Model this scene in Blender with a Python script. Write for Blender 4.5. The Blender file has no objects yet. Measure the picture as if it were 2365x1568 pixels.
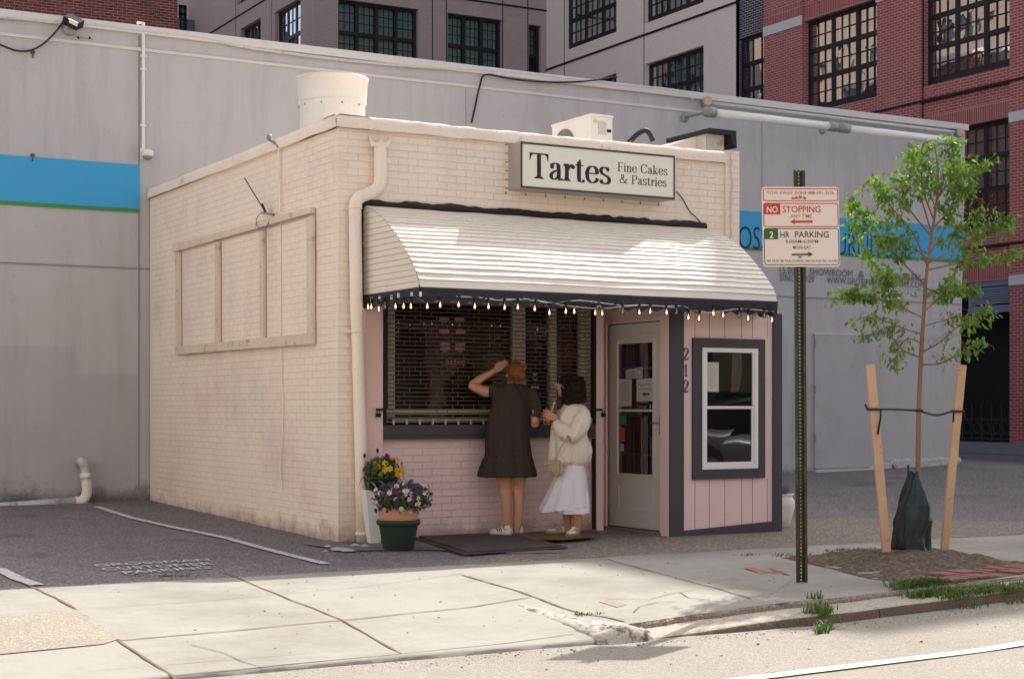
import bpy, bmesh, math, random
from mathutils import Vector, Matrix, noise as mnoise
random.seed(7)
SC = bpy.context.scene
COL = SC.collection
# ---------------------------------------------------------------- camera
TH = math.radians(29.6); FPX = 3700.0; HX, HY = 1182.5, 940.0
CAM = Vector((-5.75, -13.28, 1.22))
cd = bpy.data.cameras.new('camera'); cam = bpy.data.objects.new('camera', cd); COL.objects.link(cam)
cam.location = CAM; cam.rotation_euler = (math.radians(90), 0, -TH)
cd.sensor_width = 36; cd.lens = FPX/2365*36; cd.shift_y = (HY-784)/2365
cd.clip_start = .1; cd.clip_end = 600
SC.camera = cam
# ---------------------------------------------------------------- light
SUN = Vector((.93, .53, 1.0)).normalized()
w = bpy.data.worlds.new('World'); SC.world = w; w.use_nodes = True
nt = w.node_tree; bg = nt.nodes['Background']
sky = nt.nodes.new('ShaderNodeTexSky'); sky.sky_type = 'NISHITA'; sky.sun_disc = False
sky.sun_elevation = math.asin(SUN.z); sky.sun_rotation = math.atan2(SUN.x, SUN.y)
sky.air_density = 1.0; sky.dust_density = 3.0; sky.ozone_density = .6
hs = nt.nodes.new('ShaderNodeHueSaturation'); hs.inputs['Saturation'].default_value = .60
nt.links.new(sky.outputs[0], hs.inputs['Color']); nt.links.new(hs.outputs[0], bg.inputs[0]); bg.inputs[1].default_value = .125
sd = bpy.data.lights.new('sun', 'SUN'); sun = bpy.data.objects.new('sun', sd); COL.objects.link(sun)
sd.energy = 3.2; sd.angle = math.radians(.55); sd.color = (1.0, .95, .875)
sun.rotation_euler = (-SUN).to_track_quat('-Z', 'Y').to_euler()
SC.view_settings.view_transform = 'Standard'; SC.view_settings.look = 'None'
SC.view_settings.exposure = 1.13; SC.view_settings.gamma = 1
SC.cycles.max_bounces = 8; SC.cycles.diffuse_bounces = 5; SC.cycles.transparent_max_bounces = 12
SC.cycles.sample_clamp_indirect = 6
# ---------------------------------------------------------------- pixel -> world (2365 px wide copy of the photo)
cT, sT = math.cos(TH), math.sin(TH)
def ray(px, py):
    R = (px-HX)/FPX
    return Vector((R*cT+sT, -R*sT+cT, (HY-py)/FPX))
def PY(px, py, Y): d = ray(px, py); return CAM + d*((Y-CAM.y)/d.y)
def PX(px, py, X): d = ray(px, py); return CAM + d*((X-CAM.x)/d.x)
def PD(px, py, F): return CAM + ray(px, py)*F
def clamp(v, a=0., b=1.): return max(a, min(b, v))
def sst(a, b, v): t = clamp((v-a)/(b-a)); return t*t*(3-2*t)
def gh(x, y):
    """height of the walked ground"""
    if y > -2.15:
        z = .0175*max(0, y) + .01*min(0, y) + .02*clamp(x-4, 0, 9.5)*clamp(y/4)
        if x > 13.5: z -= .05*(x-13.5)*clamp(y/4)
        return max(z, -.4)
    t = sst(-1.0, 1.1, x)
    d = (-2.15-y)
    zr = -.0215 - .008*d
    zl = -.0215 - .034*d
    zr += .030*clamp(x-1.2, 0, 3.5)*clamp(d/3)
    tt = t
    return zl*(1-tt)+zr*tt
def PG(px, py, dz=0.):
    d = ray(px, py); z = 0.
    for _ in range(12):
        p = CAM + d*((z-CAM.z)/d.z); z = .5*z+.5*(gh(p.x, p.y)+dz)
    return Vector((p.x, p.y, gh(p.x, p.y)+dz))
# ---------------------------------------------------------------- object helpers
def tag(o, label=None, cat=None, group=None, kind=None):
    if label: o['label'] = label
    if cat: o['category'] = cat
    if group: o['group'] = group
    if kind: o['kind'] = kind
    return o
def root(name, loc, label, cat, group=None, rz=0.):
    o = bpy.data.objects.new(name, None); COL.objects.link(o)
    o.location = loc; o.rotation_euler = (0, 0, rz); o.empty_display_size = .1
    return tag(o, label, cat, group)
def nz(p, s=1., seed=0.): return mnoise.noise(Vector((p[0]*s+seed*7.3, p[1]*s-seed*3.1, p[2]*s+seed)))
class MB:
    def __init__(s): s.v = []; s.f = []; s.m = []
    def add(s, vs, fs, mi=0):
        b = len(s.v); s.v += [Vector(x) for x in vs]
        for f in fs: s.f.append([b+i for i in f]); s.m.append(mi)
    def quad(s, a, b, c, d, mi=0): s.add([a, b, c, d], [(0, 1, 2, 3)], mi)
    def poly(s, pts, mi=0): s.add(pts, [tuple(range(len(pts)))], mi)
    def box(s, x0, x1, y0, y1, z0, z1, mi=0):
        s.add([(x0,y0,z0),(x1,y0,z0),(x1,y1,z0),(x0,y1,z0),(x0,y0,z1),(x1,y0,z1),(x1,y1,z1),(x0,y1,z1)],
              [(3,2,1,0),(4,5,6,7),(0,1,5,4),(1,2,6,5),(2,3,7,6),(3,0,4,7)], mi)
    def bar(s, a, b, w, h, up=(0,0,1), mi=0, w2=None, h2=None):
        a = Vector(a); b = Vector(b); d = (b-a).normalized(); up = Vector(up)
        if abs(d.dot(up)) > .98: up = Vector((0,1,0)) if abs(d.y) < .9 else Vector((1,0,0))
        u = d.cross(up).normalized(); v = u.cross(d).normalized()
        w2 = w if w2 is None else w2; h2 = h if h2 is None else h2
        vs = []
        for p, ww, hh in ((a, w, h), (b, w2, h2)):
            vs += [p-u*ww/2-v*hh/2, p+u*ww/2-v*hh/2, p+u*ww/2+v*hh/2, p-u*ww/2+v*hh/2]
        s.add(vs, [(0,1,2,3),(7,6,5,4),(0,4,5,1),(1,5,6,2),(2,6,7,3),(3,7,4,0)], mi)
    def tube(s, pts, r, n=8, caps=True, mi=0, sx=1., axis=None):
        pts = [Vector(p) for p in pts]; k = len(pts)
        rs = r if isinstance(r, (list, tuple)) else [r]*k
        b = len(s.v); prev = None
        for i, p in enumerate(pts):
            d = (pts[min(i+1, k-1)]-pts[max(i-1, 0)])
            d = d.normalized() if d.length > 1e-9 else Vector((0,0,1))
            if prev is None:
                ref = Vector(axis) if axis else (Vector((0,0,1)) if abs(d.z) < .9 else Vector((1,0,0)))
                u = d.cross(ref).normalized()
            else:
                u = (prev - d*prev.dot(d))
                u = u.normalized() if u.length > 1e-6 else d.cross(Vector((0,0,1))).normalized()
            prev = u; v = d.cross(u)
            for j in range(n):
                a = 2*math.pi*j/n
                s.v.append(p + u*math.cos(a)*rs[i]*sx + v*math.sin(a)*rs[i])
        for i in range(k-1):
            for j in range(n):
                s.f.append([b+i*n+j, b+i*n+(j+1) % n, b+(i+1)*n+(j+1) % n, b+(i+1)*n+j]); s.m.append(mi)
        if caps:
            s.f.append([b+j for j in reversed(range(n))]); s.m.append(mi)
            s.f.append([b+(k-1)*n+j for j in range(n)]); s.m.append(mi)
    def lathe(s, c, prof, n=24, mi=0, jit=None, caps=(True, True), sq=None):
        b = len(s.v); k = len(prof)
        for (r, z) in prof:
            for j in range(n):
                a = 2*math.pi*j/n; rr = r
                if jit: rr = r*(1+jit(a, z))
                s.v.append(Vector((c[0]+rr*math.cos(a), c[1]+rr*math.sin(a), c[2]+z)))
        for i in range(k-1):
            for j in range(n):
                s.f.append([b+i*n+j, b+i*n+(j+1) % n, b+(i+1)*n+(j+1) % n, b+(i+1)*n+j]); s.m.append(mi)
        if caps[0]: s.f.append([b+j for j in reversed(range(n))]); s.m.append(mi)
        if caps[1]: s.f.append([b+(k-1)*n+j for j in range(n)]); s.m.append(mi)
    def grid(s, fn, nu, nv, mi=0):
        b = len(s.v)
        for j in range(nv+1):
            for i in range(nu+1): s.v.append(Vector(fn(i/nu, j/nv)))
        for j in range(nv):
            for i in range(nu):
                a = b+j*(nu+1)+i; s.f.append([a, a+1, a+nu+2, a+nu+1]); s.m.append(mi)
    def prism(s, pts, ext, mi=0):
        """closed outline pts pushed along the vector ext"""
        n = len(pts); pts = [Vector(p) for p in pts]; e = Vector(ext)
        s.add(pts+[p+e for p in pts], [tuple(range(n-1, -1, -1)), tuple(range(n, 2*n))]+[(i, (i+1) % n, n+(i+1) % n, n+i) for i in range(n)], mi)
    def ell(s, c, r, n=10, m=8, mi=0, rot=None):
        vs = []; c = Vector(c)
        for i in range(1, m):
            ph = math.pi*i/m
            for j in range(n):
                a = 2*math.pi*j/n
                p = Vector((math.sin(ph)*math.cos(a)*r[0], math.sin(ph)*math.sin(a)*r[1], math.cos(ph)*r[2]))
                if rot: p = rot @ p
                vs.append(c+p)
        top = Vector((0,0,r[2])); top = rot @ top if rot else top
        vs += [c+top, c-top]; T = len(vs)-2; fs = []
        for i in range(m-2):
            for j in range(n): fs.append((i*n+j, (i+1)*n+j, (i+1)*n+(j+1) % n, i*n+(j+1) % n))
        for j in range(n):
            fs.append((T, j, (j+1) % n)); fs.append((T+1, (m-2)*n+(j+1) % n, (m-2)*n+j))
        s.add(vs, fs, mi)
    def build(s, name, mats, parent=None, smooth=False, local=False, bevel=0, fix=True):
        me = bpy.data.meshes.new(name)
        off = Vector((0,0,0))
        if parent is not None and not local:
            p = parent
            while p is not None: off += p.location; p = p.parent
        me.from_pydata([tuple(v-off) for v in s.v], [], s.f)
        if fix:
            bm = bmesh.new(); bm.from_mesh(me); bmesh.ops.recalc_face_normals(bm, faces=bm.faces); bm.to_mesh(me); bm.free()
        me.polygons.foreach_set('material_index', s.m)
        uv = me.uv_layers.new(name='UVMap'); dat = [0.]*(2*len(me.loops))
        for p in me.polygons:
            n = p.normal; ax = max(range(3), key=lambda i: abs(n[i]))
            for li in p.loop_indices:
                q = me.vertices[me.loops[li].vertex_index].co+off
                if ax == 0: u, v_ = q.y, q.z
                elif ax == 1: u, v_ = q.x, q.z
                else: u, v_ = q.x, q.y
                dat[2*li] = u; dat[2*li+1] = v_
        uv.data.foreach_set('uv', dat)
        if smooth: me.polygons.foreach_set('use_smooth', [True]*len(me.polygons))
        for m_ in (mats if isinstance(mats, (list, tuple)) else [mats]): me.materials.append(m_)
        o = bpy.data.objects.new(name, me); COL.objects.link(o)
        if parent is not None: o.parent = parent
        if bevel:
            b = o.modifiers.new('bevel', 'BEVEL'); b.width = bevel; b.segments = 2; b.limit_method = 'ANGLE'
        return o
def box_obj(name, m, parent, *b, bevel=0):
    q = MB(); q.box(*b); return q.build(name, m, parent, bevel=bevel)
def struct(o, label=None): o['kind'] = 'structure'; return o
# ---------------------------------------------------------------- text
def text_geo(body, bold=0.):
    cu = bpy.data.curves.new('t', 'FONT'); cu.body = body; cu.size = 1; cu.resolution_u = 3; cu.offset = bold
    ob = bpy.data.objects.new('t', cu); COL.objects.link(ob)
    bpy.context.view_layer.update()
    dg = bpy.context.evaluated_depsgraph_get()
    me = bpy.data.meshes.new_from_object(ob.evaluated_get(dg))
    vs = [(v.co.x, v.co.y) for v in me.vertices]; fs = [tuple(p.vertices) for p in me.polygons]
    bpy.data.objects.remove(ob); bpy.data.curves.remove(cu); bpy.data.meshes.remove(me)
    return vs, fs
def put_text(mb, body, o, ux, uy, wid, cap, mi=0, bold=0., align='L', lift=None):
    """flat lettering: origin o (baseline), axes ux, uy, total width wid, capital height cap"""
    vs, fs = text_geo(body, bold)
    if not vs: return
    x0 = min(v[0] for v in vs); x1 = max(v[0] for v in vs)
    k = wid/(x1-x0) if wid else cap/.7; kc = cap/.70
    o = Vector(o); ux = Vector(ux); uy = Vector(uy)
    sh = 0 if align == 'L' else -(x1-x0)*k/2
    mb.add([o + ux*((v[0]-x0)*k+sh) + uy*(v[1]*kc) for v in vs], fs, mi)
def spl(pts, n=8, closed=False):
    """Catmull-Rom through 2D/3D points"""
    P = [Vector(p) for p in pts]; k = len(P); out = []
    rng = range(k if closed else k-1)
    for i in rng:
        if closed: a, b, c, d = P[i-1], P[i], P[(i+1) % k], P[(i+2) % k]
        else: a, b, c, d = P[max(i-1, 0)], P[i], P[i+1], P[min(i+2, k-1)]
        for j in range(n):
            t = j/n
            out.append(.5*((2*b)+(c-a)*t+(2*a-5*b+4*c-d)*t*t+(3*b-a-3*c+d)*t*t*t))
    if not closed: out.append(P[-1])
    return out
# serif letters drawn with a broad pen: units = cap height 1
def pen(pts, tk, tn, closed=False, n=8):
    P = spl(pts, n, closed); out = []; k = len(P)
    for i, p in enumerate(P):
        a = P[(i-1) % k] if closed else P[max(i-1, 0)]; b = P[(i+1) % k] if closed else P[min(i+1, k-1)]
        d = (b-a).normalized(); w_ = tn+(tk-tn)*abs(d.y)**1.3
        nrm = Vector((-d.y, d.x)); out.append((p+nrm*w_/2, p-nrm*w_/2))
    fs = []
    for i in range(k if closed else k-1):
        a, b = out[i], out[(i+1) % k]; fs.append([a[0], b[0], b[1], a[1]])
    return fs
def rect(x0, y0, x1, y1): return [[Vector((x0,y0)), Vector((x1,y0)), Vector((x1,y1)), Vector((x0,y1))]]
def disc(x, y, r, n=12): return [[Vector((x+r*math.cos(2*math.pi*i/n), y+r*math.sin(2*math.pi*i/n))) for i in range(n)]]
def tri(*p): return [[Vector(q) for q in p]]
def glyph(ch, B):
    """B = stem width. returns (polys, advance)"""
    t = .045
    def stem(x, y0, y1, sl=.1, top=True, bot=True, topL=False):
        g = rect(x-B/2, y0, x+B/2, y1)
        if bot: g += rect(x-B/2-sl, y0, x+B/2+sl, y0+t)+tri((x-B/2-sl*.7,y0+t),(x-B/2,y0+t),(x-B/2,y0+t+.06))+tri((x+B/2+sl*.7,y0+t),(x+B/2,y0+t+.06),(x+B/2,y0+t))
        if top: g += rect(x-B/2-sl, y1-t, x+B/2+sl, y1)
        if topL: g += [[Vector((x-B/2-sl, y1-.06)), Vector((x-B/2, y1-.12)), Vector((x-B/2, y1)), Vector((x-B/2-sl, y1-.045))]]
        return g
    X = .68
    if ch == 'T':
        g = stem(.36, 0, 1, .11, top=False); g += rect(.0, 1-t*1.3, .72, 1)
        g += tri((0,1),(0,.70),(.03,.70),(.06,.86),(.14,1-t))+tri((.72,1),(.58,1-t),(.66,.86),(.69,.70),(.72,.70)); return g, .74
    if ch == 'F':
        g = stem(.17, 0, 1, .08); g += rect(.17, 1-t, .62, 1)+tri((.62,1),(.50,1-t),(.59,.88),(.62,.76))+rect(.17,.48,.44,.48+t)+tri((.45,.36),(.47,.36),(.47,.64),(.45,.64),(.41,.52),(.41,.48)); return g, .66
    if ch == 'P':
        g = stem(.17, 0, 1, .08); g += pen([(.17,1-t/2),(.42,1-t/2),(.58,.90),(.60,.73),(.54,.56),(.38,.47),(.17,.47)], B, t); return g, .70
    if ch == 'C':
        g = pen([(.66,.76),(.58,.93),(.40,.98),(.20,.88),(.10,.66),(.09,.45),(.14,.20),(.30,.04),(.48,.02),(.62,.12),(.69,.27)], B*1.05, t)
        g += tri((.67,1.0),(.69,1.0),(.69,.68),(.66,.68),(.62,.82),(.60,.92)); return g, .78
    if ch == 'a':
        g = pen([(.37,0.06),(.37,.44),(.34,.60),(.25,.655),(.14,.62),(.09,.54)], B, t)
        g += disc(.115,.51,B*.52)+pen([(.37,.40),(.20,.33),(.09,.22),(.09,.10),(.17,.03),(.28,.06),(.37,.16)], B*.9, t)
        g += pen([(.37,.10),(.40,.02),(.47,.02),(.51,.07)], B*.7, t); return g, .53
    if ch == 'r':
        g = stem(.15, 0, X, .07, top=False, topL=True)+pen([(.20,.46),(.27,.60),(.34,.645),(.39,.62)], B*.6, t*1.2)+disc(.385,.57,B*.55); return g, .45
    if ch == 't':
        g = pen([(.17,.80),(.17,.14),(.22,.03),(.31,.02),(.37,.09)], B, t)+rect(.02,X-t,.34,X)+tri((.02,X-t),(.12,X+.06),(.17,.88),(.17+B*.45,.88),(.17+B*.45,X-t)); return g, .40
    if ch == 'e':
        g = pen([(.08,.38),(.50,.38)], t*1.2, t*1.2)
        g += pen([(.475,.38),(.46,.54),(.38,.64),(.28,.66),(.16,.60),(.09,.45),(.08,.32),(.12,.14),(.23,.03),(.35,.03),(.45,.10),(.50,.20)], B, t); return g, .55
    if ch == 's':
        g = pen([(.37,.54),(.32,.63),(.22,.66),(.11,.62),(.08,.52),(.12,.42),(.24,.35),(.36,.28),(.41,.18),(.37,.06),(.25,.015),(.13,.04),(.07,.15)], B*.95, t*1.3)
        g += tri((.37,.68),(.39,.68),(.39,.48),(.37,.48),(.34,.58))+tri((.06,0),(.08,0),(.12,.08),(.08,.20),(.06,.20)); return g, .47
    if ch == 'i': return stem(.13, 0, X, .06, top=False, topL=True)+disc(.13,.87,B*.62), .27
    if ch == 'n':
        g = stem(.13, 0, X, .06, top=False, topL=True)+stem(.44, 0, .50, .06, top=False)
        g += pen([(.15,.48),(.24,.61),(.33,.655),(.41,.62),(.44,.50)], B, t); return g, .57
    if ch == 'k':
        g = stem(.13, 0, 1, .06, top=False, topL=True)+pen([(.17,.24),(.42,.62)], t, t)+rect(.32,X-t,.52,X)
        g += pen([(.24,.36),(.45,.03)], B*1.2, B*.9)+rect(.36,0,.56,t); return g, .58
    if ch == '&':
        g = pen([(.78,.50),(.66,.22),(.50,.06),(.32,.01),(.14,.06),(.06,.22),(.10,.38),(.28,.52),(.44,.66),(.46,.84),(.38,.97),(.26,.94),(.21,.80),(.28,.60),(.48,.30),(.66,.06),(.78,.03),(.86,.12)], B*.85, t*1.2)
        g += rect(.66,.50-t,.90,.50); return g, .92
    if ch == '1': return stem(.22, 0, 1, .10, top=False)+tri((.05,.84),(.05,.80),(.22,.86),(.22,1)), .44
    if ch == '2':
        g = pen([(.10,.74),(.14,.90),(.28,.98),(.44,.92),(.50,.75),(.44,.56),(.26,.30),(.06,.06)], B*1.1, t*1.3)
        g += rect(.06,0,.52,.10)+tri((.52,0),(.56,.24),(.53,.24),(.46,.10))+disc(.12,.73,B*.5); return g, .58
    return [], .34
def put_serif(mb, s, o, ux, uy, wid, cap, B=.15, mi=0, gap=.02):
    """serif lettering of total width wid"""
    cur = 0.; gl = []
    for ch in s:
        g, a = glyph(ch, B); gl.append((g, cur)); cur += a+gap
    k = wid/cur; o = Vector(o); ux = Vector(ux); uy = Vector(uy); c = 0
    nrm = ux.cross(uy).normalized()
    for g, x in gl:
        for poly in g:
            c += 1
            mb.poly([o+ux*((p.x+x)*k)+uy*(p.y*cap)+nrm*(.00004*(c % 9)) for p in poly], mi)
# ---------------------------------------------------------------- materials
def lnk(nt, a, b): nt.links.new(a, b)
def newmat(name):
    m = bpy.data.materials.new(name); m.use_nodes = True; n = m.node_tree
    return m, n, n.nodes['Principled BSDF']
def srgb(h):
    h = h.lstrip('#'); c = [int(h[i:i+2], 16)/255 for i in (0, 2, 4)]
    return tuple(x/12.92 if x <= .04045 else ((x+.055)/1.055)**2.4 for x in c)
def node(n, t, **kw):
    d = n.nodes.new(t)
    for k, v in kw.items():
        if k in d.inputs: d.inputs[k].default_value = v
        else: setattr(d, k, v)
    return d
def ramp(n, src, p0, p1, c0=(0,0,0,1), c1=(1,1,1,1)):
    r = n.nodes.new('ShaderNodeValToRGB'); r.color_ramp.elements[0].position = p0; r.color_ramp.elements[1].position = p1
    r.color_ramp.elements[0].color = c0; r.color_ramp.elements[1].color = c1; lnk(n, src, r.inputs[0]); return r.outputs[0]
def mixc(n, fac, a, b, mode='MIX'):
    m = n.nodes.new('ShaderNodeMix'); m.data_type = 'RGBA'; m.blend_type = mode
    for i, v in ((0, fac), (6, a), (7, b)):
        if hasattr(v, 'links'): lnk(n, v, m.inputs[i])
        elif i == 0: m.inputs[0].default_value = v
        else: m.inputs[i].default_value = (*v[:3], 1)
    return m.outputs[2]
def mth(n, op, a, b=0.):
    m = n.nodes.new('ShaderNodeMath'); m.operation = op
    for i, v in ((0, a), (1, b)):
        if hasattr(v, 'links'): lnk(n, v, m.inputs[i])
        else: m.inputs[i].default_value = v
    return m.outputs[0]
def posn(n):
    g = n.nodes.new('ShaderNodeNewGeometry'); return g.outputs['Position']
def nzn(n, scale, detail=4, rough=.6, vec=None, dist=0.):
    t = node(n, 'ShaderNodeTexNoise'); t.inputs['Scale'].default_value = scale; t.inputs['Detail'].default_value = detail
    t.inputs['Roughness'].default_value = rough; t.inputs['Distortion'].default_value = dist
    lnk(n, vec if vec is not None else posn(n), t.inputs['Vector']); return t.outputs['Fac']
def mat(name, col, rough=.75, var=.12, scale=3., fine=.06, fscale=90., bump=.15, bscale=70., metal=0., stain=None, stscale=1.6, st=(.55,.75), spec=.35):
    m, n, b = newmat(name); v = Vector(col)
    dark = tuple(c*(1-var) for c in col); lite = tuple(min(1, c*(1+var)) for c in col)
    c = mixc(n, nzn(n, scale, 5), dark, lite)
    f = nzn(n, fscale, 2)
    fc = mixc(n, f, (1-fine*2,)*3, (1+fine*2,)*3)
    c = mixc(n, 1., c, fc, 'MULTIPLY')
    if stain: c = mixc(n, ramp(n, nzn(n, stscale, 8, .7), st[0], st[1]), c, stain)
    lnk(n, c, b.inputs['Base Color']); b.inputs['Roughness'].default_value = rough; b.inputs['Metallic'].default_value = metal
    b.inputs['Specular IOR Level'].default_value = spec
    if bump:
        bp = node(n, 'ShaderNodeBump'); bp.inputs['Strength'].default_value = bump; bp.inputs['Distance'].default_value = .01
        lnk(n, nzn(n, bscale, 4), bp.inputs['Height']); lnk(n, bp.outputs[0], b.inputs['Normal'])
    return m
def brick_mat(name, c1, c2, mort, bw=.2, bh=.065, ms=.009, rough=.8, bumpd=.006, paint=False, stains=(), off=.5, squash=1, bias=0., jit=.25, wob=.006, vert=False, msm=.3):
    m, n, b = newmat(name)
    uv = n.nodes.new('ShaderNodeUVMap'); uv.uv_map = 'UVMap'; vec = uv.outputs[0]
    if wob:
        nn = node(n, 'ShaderNodeTexNoise'); nn.inputs['Scale'].default_value = 2.3; nn.inputs['Detail'].default_value = 5; lnk(n, vec, nn.inputs['Vector'])
        sc = n.nodes.new('ShaderNodeVectorMath'); sc.operation = 'MULTIPLY_ADD'
        lnk(n, nn.outputs['Color'], sc.inputs[0]); sc.inputs[1].default_value = (wob*2, wob*2, 0); lnk(n, vec, sc.inputs[2]); vec = sc.outputs[0]
    if vert:
        mp = n.nodes.new('ShaderNodeMapping'); mp.inputs['Rotation'].default_value = (0, 0, math.pi/2); lnk(n, vec, mp.inputs[0]); vec = mp.outputs[0]
    t = n.nodes.new('ShaderNodeTexBrick'); lnk(n, vec, t.inputs['Vector'])
    t.inputs['Scale'].default_value = 1; t.inputs['Brick Width'].default_value = bw; t.inputs['Row Height'].default_value = bh
    t.inputs['Mortar Size'].default_value = ms; t.inputs['Mortar Smooth'].default_value = msm; t.inputs['Bias'].default_value = bias
    t.offset = off; t.inputs['Color1'].default_value = (*c1, 1); t.inputs['Color2'].default_value = (*c2, 1); t.inputs['Mortar'].default_value = (*mort, 1)
    c = t.outputs['Color']
    if paint:   # paint bridges part of the joints
        msk = ramp(n, nzn(n, 2.2, 8, .75), .46, .62)
        c = mixc(n, mth(n, 'MULTIPLY', t.outputs['Fac'], mth(n, 'ADD', mth(n, 'MULTIPLY', msk, .80), .20)), c1, mort)
    c = mixc(n, 1., c, mixc(n, nzn(n, 1.3, 6), (1-jit*.5,)*3, (1+jit*.5,)*3), 'MULTIPLY')
    c = mixc(n, 1., c, mixc(n, nzn(n, 60, 3), (.90,)*3, (1.10,)*3), 'MULTIPLY')
    if paint:   # splash dirt and bare patches close to the ground
        sp = n.nodes.new('ShaderNodeSeparateXYZ'); lnk(n, posn(n), sp.inputs[0])
        hg = mth(n, 'SUBTRACT', mth(n, 'MULTIPLY', nzn(n, 4.5, 8, .75), 1.5), mth(n, 'MULTIPLY', sp.outputs[2], 2.6))
        c = mixc(n, mth(n, 'MULTIPLY', ramp(n, hg, .30, .75), .75), c, tuple(x*.42 for x in mort))
        ch = ramp(n, nzn(n, 13., 5, .8), .70, .73); c = mixc(n, mth(n, 'MULTIPLY', ch, .6), c, tuple(x*.55 for x in mort))
    for (col, sc_, p0, p1) in stains: c = mixc(n, ramp(n, nzn(n, sc_, 8, .72), p0, p1), c, col)
    lnk(n, c, b.inputs['Base Color']); b.inputs['Roughness'].default_value = rough; b.inputs['Specular IOR Level'].default_value = .3
    h = mth(n, 'SUBTRACT', mth(n, 'MULTIPLY', nzn(n, 25, 4), .25 if paint else .15), t.outputs['Fac'])
    bp = node(n, 'ShaderNodeBump'); bp.inputs['Strength'].default_value = 1.; bp.inputs['Distance'].default_value = bumpd
    lnk(n, h, bp.inputs['Height']); lnk(n, bp.outputs[0], b.inputs['Normal'])
    return m
def asphalt_mat(name, col, pale, speck=.35, fs=160., patch=None, cracks=0):
    m, n, b = newmat(name)
    v = node(n, 'ShaderNodeTexVoronoi'); v.inputs['Scale'].default_value = fs; lnk(n, posn(n), v.inputs['Vector'])
    c = mixc(n, ramp(n, nzn(n, fs*.5, 3, .7), .45, .72), col, pale)
    bw = n.nodes.new('ShaderNodeRGBToBW'); lnk(n, v.outputs['Color'], bw.inputs[0])
    c = mixc(n, speck, c, bw.outputs[0], 'SOFT_LIGHT')
    big = mixc(n, nzn(n, .8, 6, .7), (.78,)*3, (1.22,)*3); c = mixc(n, 1., c, big, 'MULTIPLY')
    if patch: c = mixc(n, ramp(n, nzn(n, .9, 7, .7), .56, .66), c, patch)
    if cracks:
        vo = node(n, 'ShaderNodeTexVoronoi', feature='DISTANCE_TO_EDGE'); vo.inputs['Scale'].default_value = cracks
        nn = node(n, 'ShaderNodeTexNoise'); nn.inputs['Scale'].default_value = 2.; nn.inputs['Detail'].default_value = 6; lnk(n, posn(n), nn.inputs['Vector'])
        ad = n.nodes.new('ShaderNodeVectorMath'); ad.operation = 'MULTIPLY_ADD'; lnk(n, nn.outputs['Color'], ad.inputs[0]); ad.inputs[1].default_value = (.5,.5,.5); lnk(n, posn(n), ad.inputs[2])
        lnk(n, ad.outputs[0], vo.inputs['Vector'])
        c = mixc(n, ramp(n, vo.outputs['Distance'], .004, .012, (.55,.55,.55,1), (0,0,0,1)), c, tuple(x*.3 for x in col))
    lnk(n, c, b.inputs['Base Color']); b.inputs['Roughness'].default_value = .9; b.inputs['Specular IOR Level'].default_value = .25
    bp = node(n, 'ShaderNodeBump'); bp.inputs['Strength'].default_value = .6; bp.inputs['Distance'].default_value = .006
    lnk(n, v.outputs['Distance'], bp.inputs['Height']); lnk(n, bp.outputs[0], b.inputs['Normal'])
    return m
def concrete_mat(name, a, b_, stain, fs=150., spots=True):
    m, n, b = newmat(name); c = mixc(n, nzn(n, 1.3, 8, .7), a, b_)
    c = mixc(n, mth(n, 'MULTIPLY', ramp(n, nzn(n, .55, 7, .72), .44, .66), .9), c, stain)
    c = mixc(n, mth(n, 'MULTIPLY', ramp(n, nzn(n, 5.5, 8, .75), .56, .72), .5), c, stain)
    c = mixc(n, 1., c, mixc(n, nzn(n, fs, 3, .7), (.84,)*3, (1.14,)*3), 'MULTIPLY')
    if spots:
        v = node(n, 'ShaderNodeTexVoronoi'); v.inputs['Scale'].default_value = 2.6; lnk(n, posn(n), v.inputs['Vector'])
        c = mixc(n, ramp(n, v.outputs['Distance'], .020, .045, (.55,.55,.55,1), (0,0,0,1)), c, tuple(x*.35 for x in stain))
        v = node(n, 'ShaderNodeTexVoronoi'); v.inputs['Scale'].default_value = 11; lnk(n, posn(n), v.inputs['Vector'])
        c = mixc(n, ramp(n, v.outputs['Distance'], .05, .09, (.35,.35,.35,1), (0,0,0,1)), c, tuple(x*.5 for x in stain))
    lnk(n, c, b.inputs['Base Color']); b.inputs['Roughness'].default_value = .9; b.inputs['Specular IOR Level'].default_value = .2
    bp = node(n, 'ShaderNodeBump'); bp.inputs['Strength'].default_value = .4; bp.inputs['Distance'].default_value = .006
    lnk(n, nzn(n, 90, 5, .7), bp.inputs['Height']); lnk(n, bp.outputs[0], b.inputs['Normal']); return m
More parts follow.
